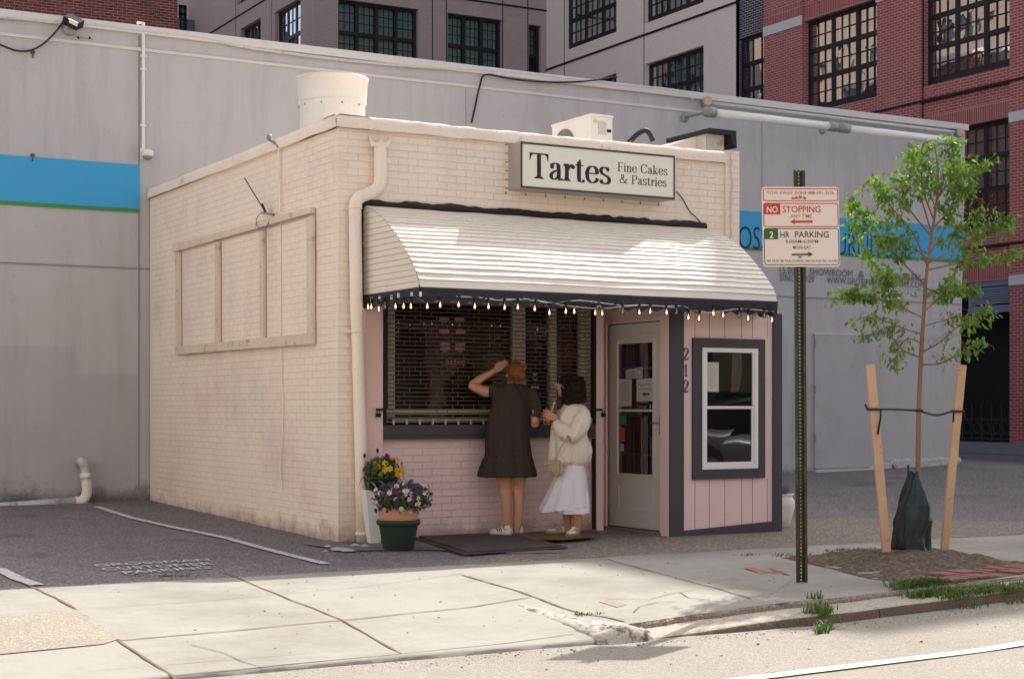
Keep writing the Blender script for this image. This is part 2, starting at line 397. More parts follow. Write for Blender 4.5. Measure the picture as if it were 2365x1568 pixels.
def glass_mat(name, tint=(.6,.65,.65), tr=.55, gloss=(.9,.92,.95), ior=1.5, rough=.01, wav=0., gain=1.1):
    """window glass: clear body with a fresnel mirror on top"""
    m = bpy.data.materials.new(name); m.use_nodes = True; n = m.node_tree; n.nodes.remove(n.nodes['Principled BSDF']); out = n.nodes['Material Output']
    a = node(n, 'ShaderNodeBsdfTransparent'); a.inputs[0].default_value = (*tint, 1)
    g = node(n, 'ShaderNodeBsdfGlossy'); g.inputs['Roughness'].default_value = rough; g.inputs[0].default_value = (*gloss, 1)
    fr = node(n, 'ShaderNodeFresnel'); fr.inputs[0].default_value = ior
    if wav:
        bp = node(n, 'ShaderNodeBump'); bp.inputs['Strength'].default_value = .5; bp.inputs['Distance'].default_value = wav
        lnk(n, nzn(n, 1.2, 2), bp.inputs['Height']); lnk(n, bp.outputs[0], g.inputs['Normal'])
    mx = node(n, 'ShaderNodeMixShader'); f2 = mth(n, 'ADD', mth(n, 'MULTIPLY', fr.outputs[0], gain), .0); 
    lnk(n, mth(n, 'MINIMUM', f2, 1.), mx.inputs[0]); lnk(n, a.outputs[0], mx.inputs[1]); lnk(n, g.outputs[0], mx.inputs[2]); lnk(n, mx.outputs[0], out.inputs[0])
    return m
def emit_mat(name, col, s):
    m, n, b = newmat(name); b.inputs['Base Color'].default_value = (*col, 1); b.inputs['Emission Color'].default_value = (*col, 1); b.inputs['Emission Strength'].default_value = s; return m
# ================================================================= materials used
M = {}
M['cream'] = brick_mat('painted_cream_brick', (.86,.735,.62), (.83,.71,.60), (.66,.49,.38), ms=.0032, paint=True, bumpd=.003, jit=.14, wob=.005, msm=.6,
    stains=[((.74,.55,.51), 1.0, .52, .76), ((.66,.58,.50), .6, .55, .75), ((.34,.24,.20), 9., .74, .80)])
M['pink'] = brick_mat('painted_pink_brick', (.80,.60,.59), (.76,.56,.555), (.58,.40,.38), ms=.0035, paint=True, bumpd=.003, jit=.14, wob=.005, msm=.6, stains=[((.30,.18,.16), 10., .74, .80)])
M['coping'] = mat('cream_coping', (.84,.73,.63), .8, .12, 2.5, stain=(.46,.33,.25), stscale=3.5, st=(.60,.72), bump=.8, bscale=22)
M['cream_paint'] = mat('cream_paint', (.84,.72,.61), .6, .06, 3, bump=.15, bscale=30, stain=(.55,.40,.34), stscale=4, st=(.66,.78))
M['pink_paint'] = mat('pink_paint', (.78,.56,.54), .6, .08, 3, bump=.15, stain=(.42,.26,.22), stscale=3, st=(.62,.78))
M['rose_paint'] = mat('rose_paint', (.78,.58,.56), .6, .05, 2, bump=.1)
M['wood_cream'] = mat('weathered_cream_wood', (.70,.58,.47), .8, .14, 4, stain=(.36,.30,.27), stscale=7, st=(.56,.66), bump=.6, bscale=40)
M['groove'] = mat('groove_shadow_paint', (.30,.19,.17), .8)
M['stucco'] = mat('grey_stucco', (.47,.45,.455), .9, .10, .55, fine=.05, fscale=160, bump=.3, bscale=120, stain=(.40,.385,.40), stscale=.7, st=(.48,.62))
def stucco_grime():
    m, n, b = newmat('grey_stucco_wall'); p = posn(n)
    c = mixc(n, nzn(n, .5, 6), (.43,.41,.415), (.52,.50,.495))
    c = mixc(n, 1., c, mixc(n, nzn(n, 140, 3), (.93,)*3, (1.07,)*3), 'MULTIPLY')
    sp = n.nodes.new('ShaderNodeSeparateXYZ'); lnk(n, p, sp.inputs[0])
    # painted-over lower patches (different batches of paint)
    st = node(n, 'ShaderNodeMapping'); st.inputs['Scale'].default_value = (.8, 1, .25); lnk(n, p, st.inputs[0])
    vt = node(n, 'ShaderNodeMapping'); vt.inputs['Scale'].default_value = (5, 1, .5); lnk(n, p, vt.inputs[0])
    c = mixc(n, mth(n, 'MULTIPLY', ramp(n, nzn(n, 1., 6, .7, vt.outputs[0]), .46, .75), .6), c, (.35,.33,.33))
    c = mixc(n, mth(n, 'MULTIPLY', ramp(n, nzn(n, 3., 7, .75), .58, .66), .35), c, (.36,.33,.33)); c = mixc(n, mth(n, 'MULTIPLY', ramp(n, nzn(n, 12., 4, .7), .70, .74), .5), c, (.25,.2,.18))
    # darker repaint steps at the lower left
    xa_, xb_ = PY(177,800,5.7).x, PY(322,860,5.7).x
    m1 = mth(n, 'MULTIPLY', mth(n, 'LESS_THAN', sp.outputs[0], xa_), mth(n, 'LESS_THAN', sp.outputs[2], 1.93)); m2 = mth(n, 'MULTIPLY', mth(n, 'LESS_THAN', sp.outputs[0], xb_), mth(n, 'LESS_THAN', sp.outputs[2], 1.62))
    c = mixc(n, mth(n, 'MULTIPLY', mth(n, 'MAXIMUM', m1, m2), mth(n, 'MULTIPLY', nzn(n, 1.2, 5), .8)), c, (.36,.335,.36))
    # damp mildew rising from the ground, patchy
    hgt = mth(n, 'SUBTRACT', mth(n, 'ADD', mth(n, 'MULTIPLY', nzn(n, 1.6, 8, .75), 1.6), mth(n, 'MULTIPLY', nzn(n, .5, 3), .9)), mth(n, 'MULTIPLY', sp.outputs[2], 2.0))
    c = mixc(n, mth(n, 'MULTIPLY', ramp(n, hgt, .62, 1.0), .85), c, (.085,.095,.07))
    lnk(n, c, b.inputs['Base Color']); b.inputs['Roughness'].default_value = .9; b.inputs['Specular IOR Level'].default_value = .2
    bp = node(n, 'ShaderNodeBump'); bp.inputs['Strength'].default_value = .35; bp.inputs['Distance'].default_value = .006
    lnk(n, nzn(n, 110, 4), bp.inputs['Height']); lnk(n, bp.outputs[0], b.inputs['Normal']); return m
M['stucco_wall'] = stucco_grime()
M['stucco_cap'] = mat('pale_stucco_cap', (.60,.57,.55), .8, .08, 2, bump=.3)
M['blue'] = mat('blue_band_paint', (.05,.34,.62), .7, .04, 1, fine=.03, bump=.2, bscale=110)
M['green_paint'] = mat('green_band_paint', (.05,.24,.06), .7, .05, 1, bump=.2, bscale=110)
M['letter'] = mat('dark_letter_paint', (.03,.03,.05), .7, .2, 2)
M['letter_navy'] = mat('navy_letter_paint', (.10,.11,.17), .7, .3, 3)
M['asphalt'] = asphalt_mat('old_asphalt', (.135,.118,.118), (.32,.275,.265), fs=75., speck=.6, patch=(.115,.10,.10), cracks=0)
M['aggregate'] = asphalt_mat('exposed_aggregate', (.165,.135,.112), (.40,.33,.265), fs=70., speck=.5)
M['aggregate_pale'] = asphalt_mat('pale_exposed_aggregate', (.27,.235,.19), (.42,.37,.31), fs=90., speck=.3)
M['concrete'] = concrete_mat('pavement_concrete', (.300,.285,.250), (.362,.344,.304), (.225,.205,.17))
M['concrete_old'] = asphalt_mat('old_pavement_concrete', (.38,.33,.27), (.50,.45,.38), fs=110., speck=.35, cracks=0)
M['kerbstone'] = asphalt_mat('worn_kerb_stone', (.24,.19,.15), (.38,.33,.28), fs=110., speck=.45)
M['road'] = asphalt_mat('road_asphalt', (.265,.236,.20), (.37,.335,.29), fs=140., speck=.4)
M['joint'] = mat('joint_dirt', (.17,.115,.075), .95, .3, 9)
M['joint_faint'] = mat('joint_faint_dirt', (.30,.25,.20), .95, .2, 9)
M['line'] = mat('white_road_paint', (.62,.62,.58), .7, .08, 6, stain=(.34,.31,.28), stscale=14, st=(.60,.68))
M['line_worn'] = mat('worn_white_paint', (.55,.54,.52), .8, .12, 6, stain=(.14,.13,.13), stscale=22, st=(.55,.62))
M['soil'] = asphalt_mat('dry_soil', (.075,.05,.036), (.19,.14,.10), fs=45., speck=.4)
M['redspray'] = mat('red_spray_paint', (.55,.12,.12), .8, .2, 6)
M['white_paint'] = mat('white_vinyl', (.78,.76,.73), .45, .03, 2, bump=0, spec=.5)
M['door_paint'] = mat('dull_white_door_paint', (.63,.59,.56), .5, .05, 3, bump=.08, spec=.4)
M['char'] = mat('charcoal_trim_paint', (.062,.055,.065), .65, .08, 3, bump=.1)
M['navy'] = mat('dark_navy_fabric', (.03,.03,.042), .85, .12, 5, bump=.2)
M['tar'] = mat('black_tar', (.012,.011,.014), .55, .3, 6, bump=1., bscale=25)
M['awning'] = mat('cream_aluminium_slat', (.74,.67,.58), .5, .05, 2, fine=.03, bump=.06, stain=(.62,.55,.47), stscale=5, st=(.62,.76), spec=.4)
M['rod'] = mat('bronze_grille_rod', (.15,.11,.085), .5, .2, 20, metal=.3, bump=0)
M['link'] = mat('grille_link_metal', (.15,.12,.10), .5, .2, 20, metal=.3, bump=0)
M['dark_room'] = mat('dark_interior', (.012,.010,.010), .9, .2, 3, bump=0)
M['glass'] = glass_mat('shop_glass', tint=(.75,.75,.72), wav=.012, gain=2.2)
M['glass_far'] = glass_mat('mill_window_glass', tint=(.70,.76,.76), wav=.008, ior=1.5, gain=.7)
M['blind'] = mat('pale_roller_blind', (.36,.43,.43), .9, .15, .4, bump=0)
M['blind_warm'] = mat('buff_roller_blind', (.55,.46,.38), .9, .2, .5, bump=0)
M['void'] = mat('unlit_room', (.02,.022,.026), .9, .2, 1, bump=0)
M['black_frame'] = mat('black_steel_frame', (.012,.012,.016), .5, .1, 2, bump=0)
M['beige'] = brick_mat('beige_brick', (.82,.70,.63), (.79,.67,.60), (.70,.58,.52), ms=.012, bumpd=.004, jit=.1, bh=.0677, wob=0)
M['beige_dark'] = brick_mat('mauve_brick', (.42,.33,.31), (.39,.305,.29), (.35,.28,.26), ms=.012, bumpd=.004, jit=.12, bh=.0677, wob=0)
M['red'] = brick_mat('red_brick', (.40,.095,.080), (.33,.07,.062), (.46,.32,.31), ms=.010, bumpd=.005, jit=.2, bh=.0750, bw=.22, wob=0)
M['red_soldier'] = brick_mat('red_soldier_brick', (.38,.09,.075), (.32,.068,.06), (.46,.32,.31), bw=.4, bh=.0750, ms=.010, off=0., bumpd=.005, wob=0, vert=True)
M['purple'] = brick_mat('purple_black_brick', (.055,.04,.055), (.035,.028,.04), (.36,.33,.34), ms=.011, bumpd=.005, bh=.0750, bw=.22, wob=0)
M['oldred'] = brick_mat('old_red_brick', (.20,.04,.032), (.09,.022,.022), (.28,.18,.155), ms=.011, bumpd=.006, bh=.0750, bw=.24, jit=.6, wob=.002, stains=[((.26,.05,.03), 2.2, .60, .70)])
M['lime'] = mat('pale_limestone', (.58,.54,.54), .85, .08, 1)
M['granite'] = mat('grey_granite', (.22,.23,.25), .8, .12, 3, fine=.1, fscale=120)
M['louvre'] = mat('blue_grey_louvre', (.16,.19,.26), .5, .1, 2, bump=0)
M['black'] = mat('matt_black', (.012,.012,.012), .8, .2, 3, bump=0)
M['alu'] = mat('sign_box_metal', (.42,.38,.36), .5, .08, 4, metal=.1, bump=.05)
M['signface'] = mat('sign_face_plastic', (.80,.80,.69), .35, .03, 1, fine=.01, bump=0, spec=.5)
M['sign_black'] = mat('sign_lettering', (.03,.018,.015), .5, .1, 2, bump=0)
M['galv'] = mat('cream_duct_metal', (.70,.68,.64), .45, .08, 3, metal=.0, bump=.05, spec=.5)
M['plastic_white'] = mat('white_unit_casing', (.74,.71,.66), .5, .05, 3, bump=0)
M['grey_metal'] = mat('grey_metal', (.30,.29,.30), .5, .15, 8, metal=.3, bump=.05)
M['pvc'] = mat('pale_pvc_pipe', (.52,.51,.50), .5, .08, 6, bump=.03, stain=(.34,.34,.33), stscale=8, st=(.55,.7))
M['cable'] = mat('black_cable', (.02,.02,.025), .6, .1, 5, bump=0)
M['plate'] = mat('sign_plate_white', (.74,.64,.59), .4, .02, 2, fine=.02, bump=0, spec=.4)
M['sred'] = mat('sign_red', (.48,.045,.022), .45, .04, 2, bump=0)
M['sgreen'] = mat('sign_green', (.02,.115,.025), .45, .05, 2, bump=0)
M['sdark'] = mat('sign_dark_green', (.03,.06,.03), .45, .05, 2, bump=0)
M['post'] = mat('dark_green_post', (.045,.042,.022), .55, .25, 7, metal=.2, stain=(.09,.085,.05), stscale=12, st=(.5,.7))
M['bark'] = mat('sapling_bark', (.26,.145,.095), .85, .22, 14, bump=.5, bscale=60)
M['stake'] = mat('raw_pine_stake', (.58,.38,.25), .8, .18, 6, stain=(.22,.11,.06), stscale=9, st=(.62,.70), bump=.3)
M['strap'] = mat('dark_webbing', (.018,.02,.016), .7, .1, 6)
M['bag'] = mat('dark_teal_woven_plastic', (.010,.020,.022), .33, .25, 6, bump=.3, bscale=180, stain=(.02,.055,.075), stscale=3, st=(.5,.65), spec=.35)
def leaf_mat(name, c1, c2, tr=.4):
    m, n, b = newmat(name); oi = nzn(n, 9., 2)
    c = mixc(n, ramp(n, oi, .35, .65), c1, c2); lnk(n, c, b.inputs['Base Color']); b.inputs['Roughness'].default_value = .5
    t = node(n, 'ShaderNodeBsdfTranslucent'); lnk(n, mixc(n, 1., c, (1.5,1.6,.8), 'MULTIPLY'), t.inputs[0])
    mx = node(n, 'ShaderNodeMixShader'); mx.inputs[0].default_value = tr; out = n.nodes['Material Output']
    lnk(n, b.outputs[0], mx.inputs[1]); lnk(n, t.outputs[0], mx.inputs[2]); lnk(n, mx.outputs[0], out.inputs[0]); return m
M['leaf'] = leaf_mat('sapling_leaf', (.05,.14,.022), (.18,.30,.06), .42)
M['grass'] = leaf_mat('grass_blade', (.035,.085,.015), (.10,.17,.035), .3)
M['foliage'] = leaf_mat('bedding_foliage', (.035,.075,.018), (.09,.14,.04), .25)
M['terracotta'] = mat('terracotta', (.46,.24,.15), .8, .1, 6)
M['greenpot'] = mat('dark_green_pot', (.018,.035,.022), .6, .15, 8, bump=.1)
M['mat_black'] = mat('dark_rubber_mat', (.085,.066,.062), .9, .15, 5, fine=.2, fscale=220, bump=.8, bscale=200)
M['mat_brown'] = mat('brown_coir_mat', (.16,.085,.045), .95, .2, 8, fine=.2, fscale=200, bump=.8, bscale=200)
M['plaster'] = mat('crumbled_white_plaster', (.52,.49,.47), .9, .15, 9, bump=.8, bscale=40)
M['paver'] = mat('red_clay_paver', (.23,.105,.085), .85, .25, 5, bump=.4)
# ================================================================= ground
def ground_grid(name, x0, x1, y0, y1, mt, step=.25, dz=0., noise_a=0., edge=0., kind='structure'):
    mb = MB(); nu = max(1, int((x1-x0)/step)); nv = max(1, int((y1-y0)/step))
    def fn(u, v):
        x = x0+(x1-x0)*u; y = y0+(y1-y0)*v
        if edge and (v == 0 or v == 1): y += edge*nz((x, y, 3), 6)
        return (x, y, gh(x, y)+dz+noise_a*nz((x, y, 0), 2.2))
    mb.grid(fn, nu, nv); o = mb.build(name, mt, None, smooth=True, fix=False); o['kind'] = kind; return o
q = MB(); q.quad((-250,-250,-.55), (250,-250,-.55), (250,250,-.55), (-250,250,-.55)); struct(q.build('ground', M['asphalt'], None, fix=False))
ground_grid('parking_lot', -16, 30, -2.15, 40, M['asphalt'], .5, 0, .004)
ground_grid('pavement', -16, 34, -5.15, -2.15, M['concrete'], .12, .004, .003, edge=.02)
def flat_poly(name, pts, mt, dz, sub=10, kind='structure'):
    """polygon draped on the ground (fan grid between two chains)"""
    mb = MB(); mb.poly([Vector((p[0], p[1], gh(p[0], p[1])+dz)) for p in pts])
    bm = bmesh.new(); me = bpy.data.meshes.new(name)
    me.from_pydata([tuple(v) for v in mb.v], [], mb.f); bm.from_mesh(me)
    bmesh.ops.triangulate(bm, faces=bm.faces)
    for _ in range(sub): 
        long = [e for e in bm.edges if e.calc_length() > .22]
        if not long: break
        bmesh.ops.subdivide_edges(bm, edges=long, cuts=1); bmesh.ops.triangulate(bm, faces=bm.faces)
    for v in bm.verts: v.co.z = gh(v.co.x, v.co.y)+dz
    bmesh.ops.recalc_face_normals(bm, faces=bm.faces)
    if sum(f.normal.z for f in bm.faces) < 0: bmesh.ops.reverse_faces(bm, faces=bm.faces)
    bm.to_mesh(me); bm.free(); me.materials.append(mt)
    o = bpy.data.objects.new(name, me); COL.objects.link(o); o['kind'] = kind; return o
def gpix(*pp): return [PG(*p) for p in pp]
# exposed aggregate forecourt in front of the shop and beyond it
fc = [(.1,-2.16),(.30,-1.75),(1.2,-1.5),(1.25,.20),(6.2,.2),(7.5,-1.2),(12,-1.3),(12,-2.18)]
flat_poly('forecourt', fc, M['aggregate'], .006)
cp = [(-.35,-.05),(-.25,-.75),(.45,-1.05),(.9,-1.62),(1.3,-1.75),(1.3,.2),(-.02,.2)]
flat_poly('threshold_slab', cp, mat('grimy_concrete', (.20,.175,.16), .9, .2, 3, stain=(.11,.09,.08), stscale=3, st=(.45,.6), bump=.5), .011)
# pale aggregate patch in the driveway crossing
ap = gpix((-60,1432),(40,1425),(180,1410),(275,1478),(240,1490),(90,1505),(-60,1520))
flat_poly('aggregate_patch', [(p.x, p.y) for p in ap], M['aggregate_pale'], .010)
# older cracked slab on the corner
os_ = gpix((1075,1330),(1240,1322),(1420,1300),(1600,1338),(1735,1388),(1640,1392),(1500,1440),(1440,1425),(1330,1420),(1238,1381))
# joints
def strip(mb, pts, wd, dz, jit=.25, seg=.05, mi=0):
    P = []
    for a, b in zip(pts[:-1], pts[1:]):
        n = max(2, int((b-a).length/seg))
        for i in range(n): P.append(a.lerp(b, i/n))
    P.append(pts[-1]); L = []
    for i, p in enumerate(P):
        d = (P[min(i+1, len(P)-1)]-P[max(i-1, 0)]); d.z = 0; d.normalize(); nn = Vector((-d.y, d.x, 0))
        ww = wd*(1+jit*2*nz(p, 9)); c = p+nn*wd*.8*nz(p, 3, 5) if jit > .1 else p
        L.append([c+nn*ww/2, c-nn*ww/2])
    for q_ in L:
        for v in q_: v.z = gh(v.x, v.y)+dz
    for a, b in zip(L[:-1], L[1:]): mb.quad(a[0], b[0], b[1], a[1], mi)
jn = MB()
for pts, wd, mi in [
    ([(60,1351),(170,1405),(275,1482),(398,1566),(470,1620)], .018, 0), ([(519,1324),(605,1360),(782,1430),(928,1513)], .014, 0),
    ([(1065,1329),(1150,1353),(1238,1381),(1300,1406),(1355,1421),(1400,1427),(1440,1438)], .018, 0), ([(1400,1292),(1429,1301),(1540,1330),(1645,1358),(1735,1384)], .012, 0),
    ([(-40,1424),(174,1409),(452,1391),(823,1358),(1065,1327)], .006, 1), ([(275,1482),(504,1461),(782,1435),(1085,1404),(1230,1380)], .014, 0),
    ([(398,1563),(740,1530),(928,1513),(1150,1490),(1325,1466)], .010, 0), ([(-40,1477),(100,1479),(170,1485)], .006, 1),
    ([(440,1490),(520,1510),(560,1530),(640,1556)], .006, 0),
    ([(1580,1352),(1640,1347),(1700,1338)], .006, 0), ([(1760,1385),(1850,1330),(2365,1262)], .004, 1),
    ([(1400,1385),(1450,1384),(1500,1386),(1550,1372),(1600,1366)], .008, 0), ([(1465,1416),(1475,1403),(1520,1392),(1560,1391)], .009, 0), ([(1572,1370),(1590,1382),(1640,1387)], .007, 0),
    ([(1838,1264),(1960,1275),(2035,1268)], .008, 0), ([(2190,1278),(2300,1270),(2400,1266)], .006, 0)]:
    strip(jn, [PG(*p) for p in pts], wd, .009, mi=mi)
struct(jn.build('pavement_joints', [M['joint'], M['joint_faint']], None, fix=False))
# ---- kerb
def kz(x): return gh(x, -5.15)-.034+.006*clamp(x-1, 0, 2)
def rz_(x): return -.150+.030*clamp(x-1, 0, 4)
kb = MB()
def kerb(x0, x1):
    def fn(u, v):
        x = x0+(x1-x0)*u; e = .007*nz((x, v, 0), 3)+.004*nz((x, v, 1), 18)
        prof = [(-5.13, kz(x)+.0), (-5.16, kz(x)+.002), (-5.42, kz(x)-.003), (-5.455, kz(x)-.012), (-5.475, rz_(x)-.03)]
        i = int(round(v*4)); y, z = prof[i]
        return (x, y+e*(1 if i > 1 else .3), z+.003*nz((x, 0, 5), 2)+(e*.3 if i < 4 else 0))
    k0 = len(kb.f); n_u = int((x1-x0)/.05); kb.grid(fn, n_u, 4)
    for q_ in range(k0+3*n_u, k0+4*n_u): kb.m[q_] = 1
for a in [(-.42, 1.42), (1.426, 4.0), (4.006, 7), (7.006, 12), (12.006, 24)]: kerb(*a)
struct(kb.build('kerb', [M['concrete_old'], mat('dark_kerb_face', (.115,.085,.062), .95, .25, 8, fine=.2, fscale=80, bump=.9, bscale=40)], None, smooth=True, fix=False))
# broken slab edge facing the kerb
se = MB()
def sfn(u, v):
    x = -.5+34*u*.999
    y = -5.15+.025*nz((x,0,0),4)+.02*nz((x,0,0),13); zt = gh(x, -5.15)+.004
    return (x, y+(0, -.012, -.018)[int(round(v*2))], (zt+.0, zt-.012, zt-.075)[int(round(v*2))])
se.grid(sfn, 680, 2); struct(se.build('pavement_edge', M['kerbstone'], None, smooth=False, fix=False))
# dropped apron lip on the left
al = MB()
def afn(u, v):
    x = -16+15.6*u; i = int(round(v*3)); zt = gh(x, -5.15)+.004
    ys = (-5.13, -5.40, -5.455, -5.47); zs = (zt, zt-.004, zt-.012, -.20)
    return (x, ys[i]+.012*nz((x, i, 0), 4), zs[i])
al.grid(afn, 220, 3); struct(al.build('apron_lip', M['concrete'], None, smooth=True, fix=False))
# worn stone nose where the kerb starts
nb = MB()
A = PG(1205, 1398); B_ = PG(1245, 1390)
def nose(u, v):
    # u along towards the road, v across
    y = -4.0-1.55*u; wdt = .05+.36*u**1.3
    xc = -.50-.16*u+.0*v; x = xc+(v-.5)*wdt+ .10*u
    hgt = (.008+.085*u**1.6)*math.sin(math.pi*clamp(v, .0, 1))**.5
    end = 1-sst(.93, 1.0, u)**2
    base = min(gh(x, y), gh(-1, y)) if u > .3 else gh(x, y)
    return (x+.02*nz((x,y,0),7), y+.01*nz((x,y,3),9), base-.005+(hgt+(.014*nz((x,y,1),12)+.010*nz((x,y,5),34))*u*u)*end - (1-end)*.10)
nb.grid(nose, 60, 26); struct(nb.build('worn_kerb_nose', mat('worn_pale_stone', (.46,.42,.37), .9, .15, 3, stain=(.10,.08,.065), stscale=9, st=(.50,.60), bump=.9, bscale=30), None, smooth=True, fix=False))
# road
def road_grid():
    mb = MB()
    def fn(u, v):
        x = -18+58*u; y = -13.2+7.85*v
        return (x, y, rz_(x)+.012*sst(-5.5,-8,y)*0+.004*nz((x,y,0),1.5))
    mb.grid(fn, 230, 40); struct(mb.build('road', M['road'], None, smooth=True, fix=False))
road_grid()
rl = MB()
def rline(pts, wd, z):
    for a, b in zip(pts[:-1], pts[1:]):
        rl.quad(Vector((a[0],a[1]-wd/2,z)), Vector((b[0],b[1]-wd/2,z)), Vector((b[0],b[1]+wd/2,z)), Vector((a[0],a[1]+wd/2,z)))
def RZ(px, py):
    z = -.14
    for _ in range(6): p = PZ(px, py, z); z = rz_(p.x)
    return p
def PZ(px, py, z): d = ray(px, py); return CAM+d*((z-CAM.z)/d.z)
L0 = RZ(1754, 1566); L1 = RZ(2365, 1487)
n_ = 90; Xa = L0.x-.6; Xb = 14.
for i in range(n_):
    xa = Xa+(Xb-Xa)*i/n_; xb = Xa+(Xb-Xa)*(i+1)/n_; sl = (L1.y-L0.y)/(L1.x-L0.x); ya = L0.y+sl*(xa-L0.x); yb = L0.y+sl*(xb-L0.x)
    rl.add([(xa,ya-.05,rz_(xa)+.008),(xb,yb-.05,rz_(xb)+.008),(xb,yb+.05,rz_(xb)+.008),(xa,ya+.05,rz_(xa)+.008)], [(0,1,2,3)])
struct(rl.build('road_edge_line', M['line'], None, fix=False))
# gutter grit: a thin scatter of small stones and leaf crumbs along the kerb
gr = MB()
for i in range(760):
    x = random.uniform(-2.8, 5.5); y = -5.53-abs(random.gauss(0, .09)) if x > -.3 else -5.49-abs(random.gauss(0,.12)); r = random.uniform(.0015, .0075)*random.uniform(.4,1)
    gr.ell((x, y, rz_(x)+r*.4), (r*random.uniform(.8,1.8), r, r*.5), 5, 4, mi=random.choice([0,0,2,1,2]))
for i in range(150):
    x = random.uniform(-3., 6.); y = random.uniform(-5.1, -2.3); r = random.uniform(.002,.007); gr.ell((x, y, gh(x,y)+.006+r*.3), (r*random.uniform(1,2.2), r, r*.4), 5, 4, mi=random.choice([0,1,1,2]))
for i in range(90):
    x = random.uniform(-3., 6.); y = -5.6-random.random()**2*2.; r = random.uniform(.003,.009); gr.ell((x, y, rz_(x)+.006), (r*1.5, r, r*.5), 5, 4, mi=random.choice([0,1,2]))
tag(gr.build('gutter_grit', [M['kerbstone'], M['mat_brown'], M['lime']], None), 'small stones and leaf crumbs scattered in the gutter along the kerb', 'grit', kind='stuff')
# far side of the street (behind the camera; seen in reflections and bouncing light)
q = MB(); q.box(-40, 60, -18, -13.2, -.5, -.02); struct(q.build('far_pavement', M['concrete'], None))
# parking stripes and lettering
ps = MB()
strip(ps, [PG(*p) for p in [(222,1171),(300,1196),(400,1219),(520,1243),(640,1276),(752,1304)]], .085, .010, jit=.06, seg=.1)
strip(ps, [PG(*p) for p in [(-60,1306),(0,1317),(40,1337),(86,1353)]], .10, .010, jit=.06, seg=.1)
o = ps.build('parking_stripes', M['line_worn'], None, fix=False); struct(o)
gt = MB()
def ground_text(s, a, b, c):
    A_, B2, C_ = PG(*a), PG(*b), PG(*c); ux = (B2-A_); wdt = ux.length; ux.normalize(); uy = (C_-A_); cap = uy.length*.82; uy.normalize()
    k = len(gt.v); put_text(gt, s, A_, ux, uy, wdt, cap, bold=.0)
    for v in gt.v[k:]: v.z = gh(v.x, v.y)+.012
ground_text('GROSSMAN', (222,1311), (488,1297), (212,1305)); ground_text('CUSTOMER', (240,1320), (497,1306), (228,1313)); ground_text('PARKING', (290,1328), (488,1315), (278,1321))
struct(gt.build('parking_lettering', M['line_worn'], None, fix=False))
# red spray marks on the pavement
rs = MB()
for a, b in [((1722,1312),(1760,1328)),((1732,1312),(1775,1321)),((1742,1318),(1800,1325)),((1780,1314),(1822,1330)),((1760,1326),(1812,1320))]:
    strip(rs, [PG(*a), PG(*b)], .020, .013, jit=.8)
struct(rs.build('spray_mark', M['redspray'], None, fix=False))
# yellowish stain is left to the concrete; small drain cover
dc = root('drain_cover', PG(1412,1392), 'small square metal cover set in the sunlit pavement near the kerb', 'drain cover')
cvp = gpix((1382,1391),(1405,1386),(1448,1398),(1425,1404)); mb = MB(); mb.prism([p+Vector((0,0,.004)) for p in cvp], (0,0,.003)); mb.build('cover_plate', mat('rusty_iron', (.30,.22,.16), .7, .2, 8), dc)
mb = MB()
for i in range(5):
    for j in range(5):
        a = cvp[0].lerp(cvp[1], (i+.5)/5); b = cvp[3].lerp(cvp[2], (i+.5)/5); p = a.lerp(b, (j+.5)/5); mb.ell(p+Vector((0,0,.008)), (.008,.008,.002), 6, 4)
mb.build('tread_studs', M['grey_metal'], dc)
# soil pit with mound, grass, pavers
def in_poly(x, y, P):
    c = False; j = len(P)-1
    for i in range(len(P)):
        if (P[i][1] > y) != (P[j][1] > y) and x < (P[j][0]-P[i][0])*(y-P[i][1])/(P[j][1]-P[i][1])+P[i][0]: c = not c
        j = i
    return c
def dseg(x, y, P):
    b = 9
    for i in range(len(P)):
        ax, ay = P[i-1]; bx, by = P[i]; t = clamp(((x-ax)*(bx-ax)+(y-ay)*(by-ay))/((bx-ax)**2+(by-ay)**2+1e-9)); b = min(b, math.hypot(x-ax-t*(bx-ax), y-ay-t*(by-ay)))
    return b
pit = [(p.x, p.y) for p in gpix((1800,1289),(1900,1280),(2036,1270),(2110,1266),(2235,1281),(2325,1296),(2420,1303),(2420,1352),(2240,1366),(2115,1381),(2098,1350),(1998,1337),(1900,1312))]
pit = [(x_, max(y_, -5.135)) for x_, y_ in pit]
so = MB(); X0 = min(p[0] for p in pit)-.05; X1 = max(p[0] for p in pit)+.05; Y0 = min(p[1] for p in pit)-.05; Y1 = max(p[1] for p in pit)+.05
N = int((X1-X0)/.03); K = int((Y1-Y0)/.03); idx = {}
TB = PG(2112, 1290)
def pitz(x, y):
    d = dseg(x, y, pit); m = math.exp(-((x-TB.x)**2+(y-TB.y)**2)/.30)
    return gh(x, y)+.006+sst(0, .12, d)*(.008+.050*m+.026*nz((x,y,0),3.5)+.020*nz((x,y,1),11)+.010*nz((x,y,2),26))
for j in range(K+1):
    for i in range(N+1):
        x = X0+(X1-X0)*i/N; y = Y0+(Y1-Y0)*j/K
        if in_poly(x, y, pit): idx[(i,j)] = len(so.v); so.v.append(Vector((x, y, pitz(x, y))))
for j in range(K):
    for i in range(N):
        ks = [(i,j),(i+1,j),(i+1,j+1),(i,j+1)]
        if all(k in idx for k in ks): so.f.append([idx[k] for k in ks]); so.m.append(0)
struct(so.build('tree_pit_soil', M['soil'], None, smooth=True, fix=False))
pv = MB(); pa = PG(2150,1352); pb = PG(2420,1318)
pn = int((pb-pa).length/.098)+4
